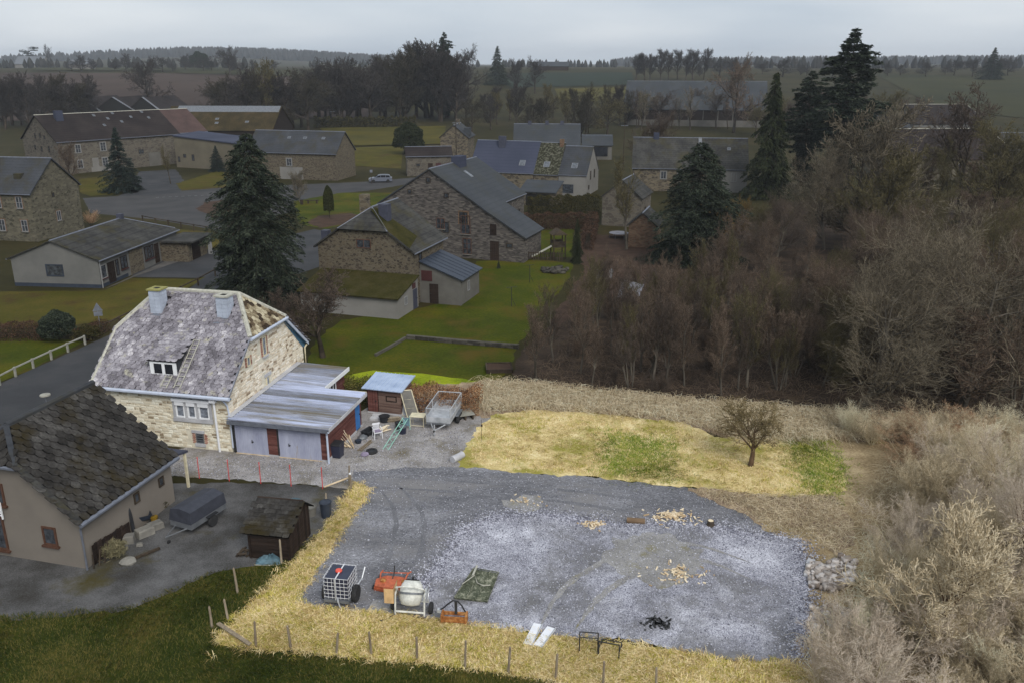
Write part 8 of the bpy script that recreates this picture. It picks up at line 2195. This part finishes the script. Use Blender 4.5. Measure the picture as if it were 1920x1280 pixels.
# ================================================================== village furniture
def rail_fence(lab, px, h, post, mat, pw=.14, name='rail_fence', rails=(1.0,)):
    P = [G(*p) for p in px]
    o = thing(name, lab, 'fence', P[0])
    for p in P: MB().bb(-pw / 2, pw / 2, -pw / 2, pw / 2, -.1, h + .04).build('post', MATS[mat], o, mx=Matrix.Translation(p - P[0]))
    for a, b in zip(P, P[1:]):
        for r_ in rails: MB().tube([a - P[0] + Vector((0, 0, h * r_ - .05)), b - P[0] + Vector((0, 0, h * r_ - .05))], .07, 4).build('rail', MATS[mat], o)
rail_fence('white concrete rail fence along the road at the left', [(-300, 846), (-240, 820), (-190, 799), (-140, 778), (-90, 758), (-40, 738), (0, 722), (30, 706), (63, 690), (97, 674), (128, 660), (160, 646)], .75, .2, 'rail_white')
rail_fence('dark wooden rail along the lawn behind the pale stone house', [(192, 626), (225, 610), (262, 592), (300, 574), (340, 552), (372, 536), (404, 518)], .8, .2, 'wood_dull')
rail_fence('dark wooden rail behind the bungalow beside the junction', [(268, 416), (292, 421), (316, 425), (340, 429), (364, 433), (388, 437), (408, 440)], .9, .2, 'wood_dull')
def pickets():
    a, b = G(978, 488), G(1060, 490)
    d = b - a
    o = thing('picket_fence', 'weathered picket fence in front of the play tower', 'fence', a, math.atan2(d.y, d.x))
    n = int(d.length / .28)
    me = MB().bb(-.05, .05, -.015, .015, 0, 1.05).mesh('picket')
    for i in range(n): link('picket', me, MATS['wood_dull'], o, Matrix.Translation((i * .28, 0, 0)))
    for z in (.3, .85): MB().bb(0, d.length, .02, .06, z, z + .08).build('rail', MATS['wood_dull'], o)
pickets()
def play():
    o = thing('play_tower', 'wooden play tower with roof and pale slide', 'play tower', G(1046, 484), R(12))
    for x in (-.7, .7):
        for y in (-.7, .7): MB().bb(x - .06, x + .06, y - .06, y + .06, 0, 3.0).build('post', MATS['wood_dull'], o)
    MB().bb(-.8, .8, -.8, .8, 1.4, 1.5).build('platform', MATS['wood_dull'], o)
    for s in (-.72, .72):
        MB().bb(-.7, .7, s - .02, s + .02, 1.6, 2.1).build('guard', MATS['wood_dull'], o)
    MB().add([(-.95, -.95, 2.9), (.95, -.95, 2.9), (.95, .95, 2.9), (-.95, .95, 2.9), (0, -.95, 3.5), (0, .95, 3.5)], [(0, 4, 5, 3), (4, 1, 2, 5), (0, 1, 4), (2, 3, 5), (0, 3, 2, 1)]).build('roof', MATS['wood_dull'], o)
    MB().prism([(-.8, -.25, 1.45), (-.8, .25, 1.45), (-3.2, .25, .25), (-3.2, -.25, .25)], (0, 0, .08)).build('slide', MATS['cap_stone'], o)
    for i in range(4): MB().tube([(.3, -.82 - .1 * (3 - i), .3 + i * .3), (-.3, -.82 - .1 * (3 - i), .3 + i * .3)], .03, 5).build('rung', MATS['wood_dull'], o)
play()
for (u, v, h, lab) in ((959, 575, 1.9, 'nearer clothes-line pole on the garden lawn'), (993, 530, 1.9, 'farther clothes-line pole on the garden lawn')):
    o = thing('clothes_pole', lab, 'pole', G(u, v), .3, 'clothes-line poles')
    MB().tube([(0, 0, 0), (0, 0, h)], .035, 5).build('shaft', MATS['black_metal'], o); MB().tube([(-.5, 0, h), (.5, 0, h)], .025, 5).build('crossbar', MATS['black_metal'], o); MB().tube([(0, 0, .9), (.45, .1, .0)], .02, 5).build('prop', MATS['black_metal'], o)
o = thing('bench', 'dark wooden bench on the green lawn by the road', 'bench', G(586, 382), R(6))
MB().bb(-1.1, 1.1, -.22, .22, .48, .58).build('seat', MATS['wood_dull'], o)
for x in (-.7, .7): MB().bb(x - .12, x + .12, -.18, .18, 0, .478).build('leg', MATS['wood_dull'], o)
o = thing('litter_bin', 'dark litter bin beside the bench', 'bin', G(566, 384), 0)
MB().lathe([(.25, 0), (.28, .8), (.24, .8), (.22, .1)], (0, 0, 0), None, 12).build('body', MATS['wood_dull'], o); MB().lathe([(.3, .78), (.3, .86), (.27, .86)], (0, 0, 0), None, 12).build('rim', MATS['black_metal'], o)

def car():
    o = thing('estate_car', 'silver estate car parked on the road by the outbuilding', 'car', G(714, 342), R(8))
    W = 1.75
    low = [(-2.25, .28), (2.2, .28), (2.25, .62), (2.18, .92), (1.25, .98), (-1.1, .98), (-2.1, .82), (-2.27, .6)]
    MB().prism([(x, -W / 2, z) for x, z in low], (0, W, 0)).build('body', MATS['car_silver'], o)
    cab = [(-1.15, .982), (1.95, .982), (1.72, 1.38), (1.2, 1.46), (-.1, 1.46), (-.5, 1.36)]
    MB().prism([(x, -W / 2 + .12, z) for x, z in cab], (0, W - .24, 0)).build('cabin', MATS['car_silver'], o)
    for y, s in ((-W / 2 + .105, 1), (W / 2 - .118, 1)):
        for q in ([(-.85, 1.0), (.0, 1.0), (.0, 1.38), (-.4, 1.34)], [(.08, 1.0), (.95, 1.0), (.95, 1.38), (.08, 1.4)], [(1.03, 1.0), (1.8, 1.02), (1.62, 1.34), (1.03, 1.38)]):
            MB().prism([(x, y, z) for x, z in q], (0, .013, 0)).build('side_window', MATS['glass_dark'], o)
    MB().prism([(-1.17, -W / 2 + .2, .99), (-1.17, W / 2 - .2, .99), (-.54, W / 2 - .24, 1.36), (-.54, -W / 2 + .24, 1.36)], (-.02, 0, .02)).build('windscreen', MATS['glass_dark'], o)
    for x in (-1.38, 1.4):
        for y in (-W / 2 + .04, W / 2 - .04): wheel(o, (x, y, .32), .32, .2, axis='y')
    for y in (-.6, .6): MB().box((-2.24, y, .68), (.06, .3, .14)).build('headlight', MATS['white_plastic'], o); MB().box((2.22, y, .75), (.06, .22, .26)).build('tail_light', MATS['red_dull'], o)
    for y in (-.72, .72): MB().tube([(-.1, y * .9, 1.5), (1.5, y * .9, 1.48)], .02, 4).build('roof_rail', MATS['black_metal'], o)
car()
o = thing('road_sign', 'back of a triangular road sign above a plate beside the road', 'road sign', G(188, 614), R(20))
MB().tube([(0, 0, 0), (0, 0, 2.0)], .04, 6).build('pole', MATS['sign_grey'], o)
MB().prism([(-.42, -.05, 1.5), (.42, -.05, 1.5), (0, -.05, 2.25)], (0, .02, 0)).build('triangle', MATS['sign_grey'], o); MB().bb(-.35, .35, -.05, -.03, 1.05, 1.45).build('plate', MATS['sign_grey'], o)
o = thing('road_mirror', 'pale round-topped post lamp beside the road behind the beige house', 'post lamp', G(90, 770), 0)
MB().tube([(0, 0, 0), (0, 0, 1.1)], .04, 6).build('pole', MATS['sign_grey'], o); MB().lathe([(.06, 1.08), (.34, 1.12), (.32, 1.2), (.1, 1.26)], (0, 0, 0), None, 16).build('lamp_head', MATS['rail_white'], o)
for u, vb, vt, lab in ((1168, 320, 233, 'utility pole beside the tree belt right of the village row'), (856, 305, 228, 'dark utility pole in front of the stone cottage'), (625, 240, 208, 'thin utility pole at the corner of the far meadow'), (697, 345, 318, 'short sign post beside the parked silver car')):
    p, h = at_px(u, vb, vt)
    o = thing('utility_pole' if h > 5 else 'sign_post', lab, 'pole', p, .2)
    MB().tube([(0, 0, -.1), (0, 0, h)], .13 if h > 5 else .05, 6, .09 if h > 5 else .05).build('shaft', MATS['wood_dull'], o)
    MB().box((0, 0, h - .35), (1.6 if h > 5 else .5, .1, .12 if h > 5 else .5)).build('crossarm', MATS['sign_grey'], o)
# garden retaining wall and edging
def low_wall(lab, px, h, w, seed, name='retaining_wall'):
    P = [G(*p) for p in px]; o = thing(name, lab, 'wall', P[0])
    rr = random.Random(seed); sm = [stone_mesh(rr) for _ in range(4)]
    for a, b in zip(P, P[1:]):
        d = (b - a); L = d.length; al = d.normalized(); nn = Vector((al.y, -al.x, 0))
        if nn.y > 0: nn = -nn
        a2 = a - P[0]
        MB().prism([a2, a2 + d, a2 + d - nn * w, a2 - nn * w], (0, 0, h)).build('core', MATS['block_dull'], o)
        t = 0
        while t < L - .2:
            ww = min(rr.uniform(.4, .9), L - t)
            for z in (0, h / 2):
                p = a2 + al * (t + ww / 2) + Vector((0, 0, z + h / 4)) + nn * .0
                rot = Matrix((al, Vector((0, 0, 1)), al.cross(Vector((0, 0, 1))))).transposed()
                link('stone', sm[rr.randrange(4)], MATS['block_dull'], o, Matrix.Translation(p) @ rot.to_4x4() @ Matrix.Diagonal((ww * .94, h * .46, .06, 1)))
            t += ww
M('block_dull', [(.3, A(54, 52, 47, 1.2)), (.7, A(80, 77, 70, 1.2))], scale=2, detail=6, rough=.95, island=.5, bump=.3, bscale=10)
low_wall('low rubble retaining wall across the garden lawn', [(762, 636), (830, 642), (900, 648), (972, 654)], .36, .25, 5)
low_wall('low stone edging running down the garden lawn', [(762, 636), (735, 652), (706, 668)], .22, .2, 6, name='stone_edging')
o = thing('raised_bed', 'dark timber raised bed on the garden lawn near the wood', 'raised bed', G(912, 700), R(4))
for (x, y, a, b) in ((0, 0, 2.0, .1), (0, 1.6, 2.0, .1), (0, 0, .1, 1.6), (1.9, 0, .1, 1.7)): MB().bb(x, x + a, y, y + b, 0, .3).build('board', MATS['wood_dull'], o)
MB().bb(.1, 1.9, .1, 1.6, .0, .22).build('soil', MATS['soil'], o)
for (P, lab, mt) in (([(1158, 560), (1196, 568), (1208, 536), (1166, 530)], 'pale grey plastic sheet spread on the ground inside the wood', 'tarp_pale'), ([(1118, 525), (1146, 527), (1150, 508), (1120, 506)], 'dull tarpaulin over a heap beside the garden path', 'tarp_dull')):
    if mt not in MATS: flat(mt, A(116, 116, 122, 1.0) if mt == 'tarp_pale' else A(84, 82, 82, 1.0), rough=.6, var=.25, scale=2)
    q = [G(*p) for p in P]; c = sum(q, Vector()) / 4
    o = thing('ground_sheet', lab, 'sheet', c)
    rr = random.Random(len(lab)); n = 8; V = []
    for j in range(n + 1):
        for i in range(n + 1):
            a, b = i / n, j / n; p = (q[0] * (1 - a) + q[1] * a) * (1 - b) + (q[3] * (1 - a) + q[2] * a) * b - c
            V.append((p.x, p.y, .08 + rr.uniform(0, .22)))
    F = [(j * (n + 1) + i, j * (n + 1) + i + 1, (j + 1) * (n + 1) + i + 1, (j + 1) * (n + 1) + i) for j in range(n) for i in range(n)]
    m2 = len(V); link('sheet', mesh_np('sheet', V + [(x, y, z - .03) for x, y, z in V], F + [tuple(m2 + k for k in reversed(f)) for f in F]), MATS[mt], o)
    MB().box((0, 0, .34), (.3, .2, .12)).build('weight', MATS['block_dull'], o)
p = G(1160, 446)
o = thing('trampoline', 'pale round trampoline beside the little brick shed', 'trampoline', p, 0)
MB().lathe([(1.25, .62), (1.3, .66), (1.25, .70), (.02, .69)], (0, 0, 0), None, 20).build('mat', MATS['tarp_pale'], o)
for i in range(6): MB().tube([(1.2 * math.cos(i * 1.047), 1.2 * math.sin(i * 1.047), 0), (1.2 * math.cos(i * 1.047), 1.2 * math.sin(i * 1.047), .64)], .03, 5).build('leg', MATS['galvanised_dull'], o)
p = G(992, 500)
stones('garden_rocks', 'low pile of grey rocks on the lawn below the picket fence', [(1012, 506), (1040, 502), (1066, 506), (1060, 514), (1020, 514)], 60, .2, .55, 'block_dull', 8, lift=.3)

# ================================================================== the air
def haze():
    mb = MB(); mb.bb(-4100, 4100, -350, 5600, -3, 95)
    me = mb.mesh('haze')
    m = bpy.data.materials.new('haze'); m.use_nodes = True
    n, l = m.node_tree.nodes, m.node_tree.links
    n.clear()
    out = n.new('ShaderNodeOutputMaterial'); v = n.new('ShaderNodeVolumePrincipled')
    v.inputs['Color'].default_value = (.80, .86, .94, 1)
    v.inputs['Density'].default_value = 0.00017
    l.new(v.outputs[0], out.inputs['Volume'])
    tag(link('haze', me, m), 'thin grey winter haze over the valley', 'haze', kind='stuff')
haze()
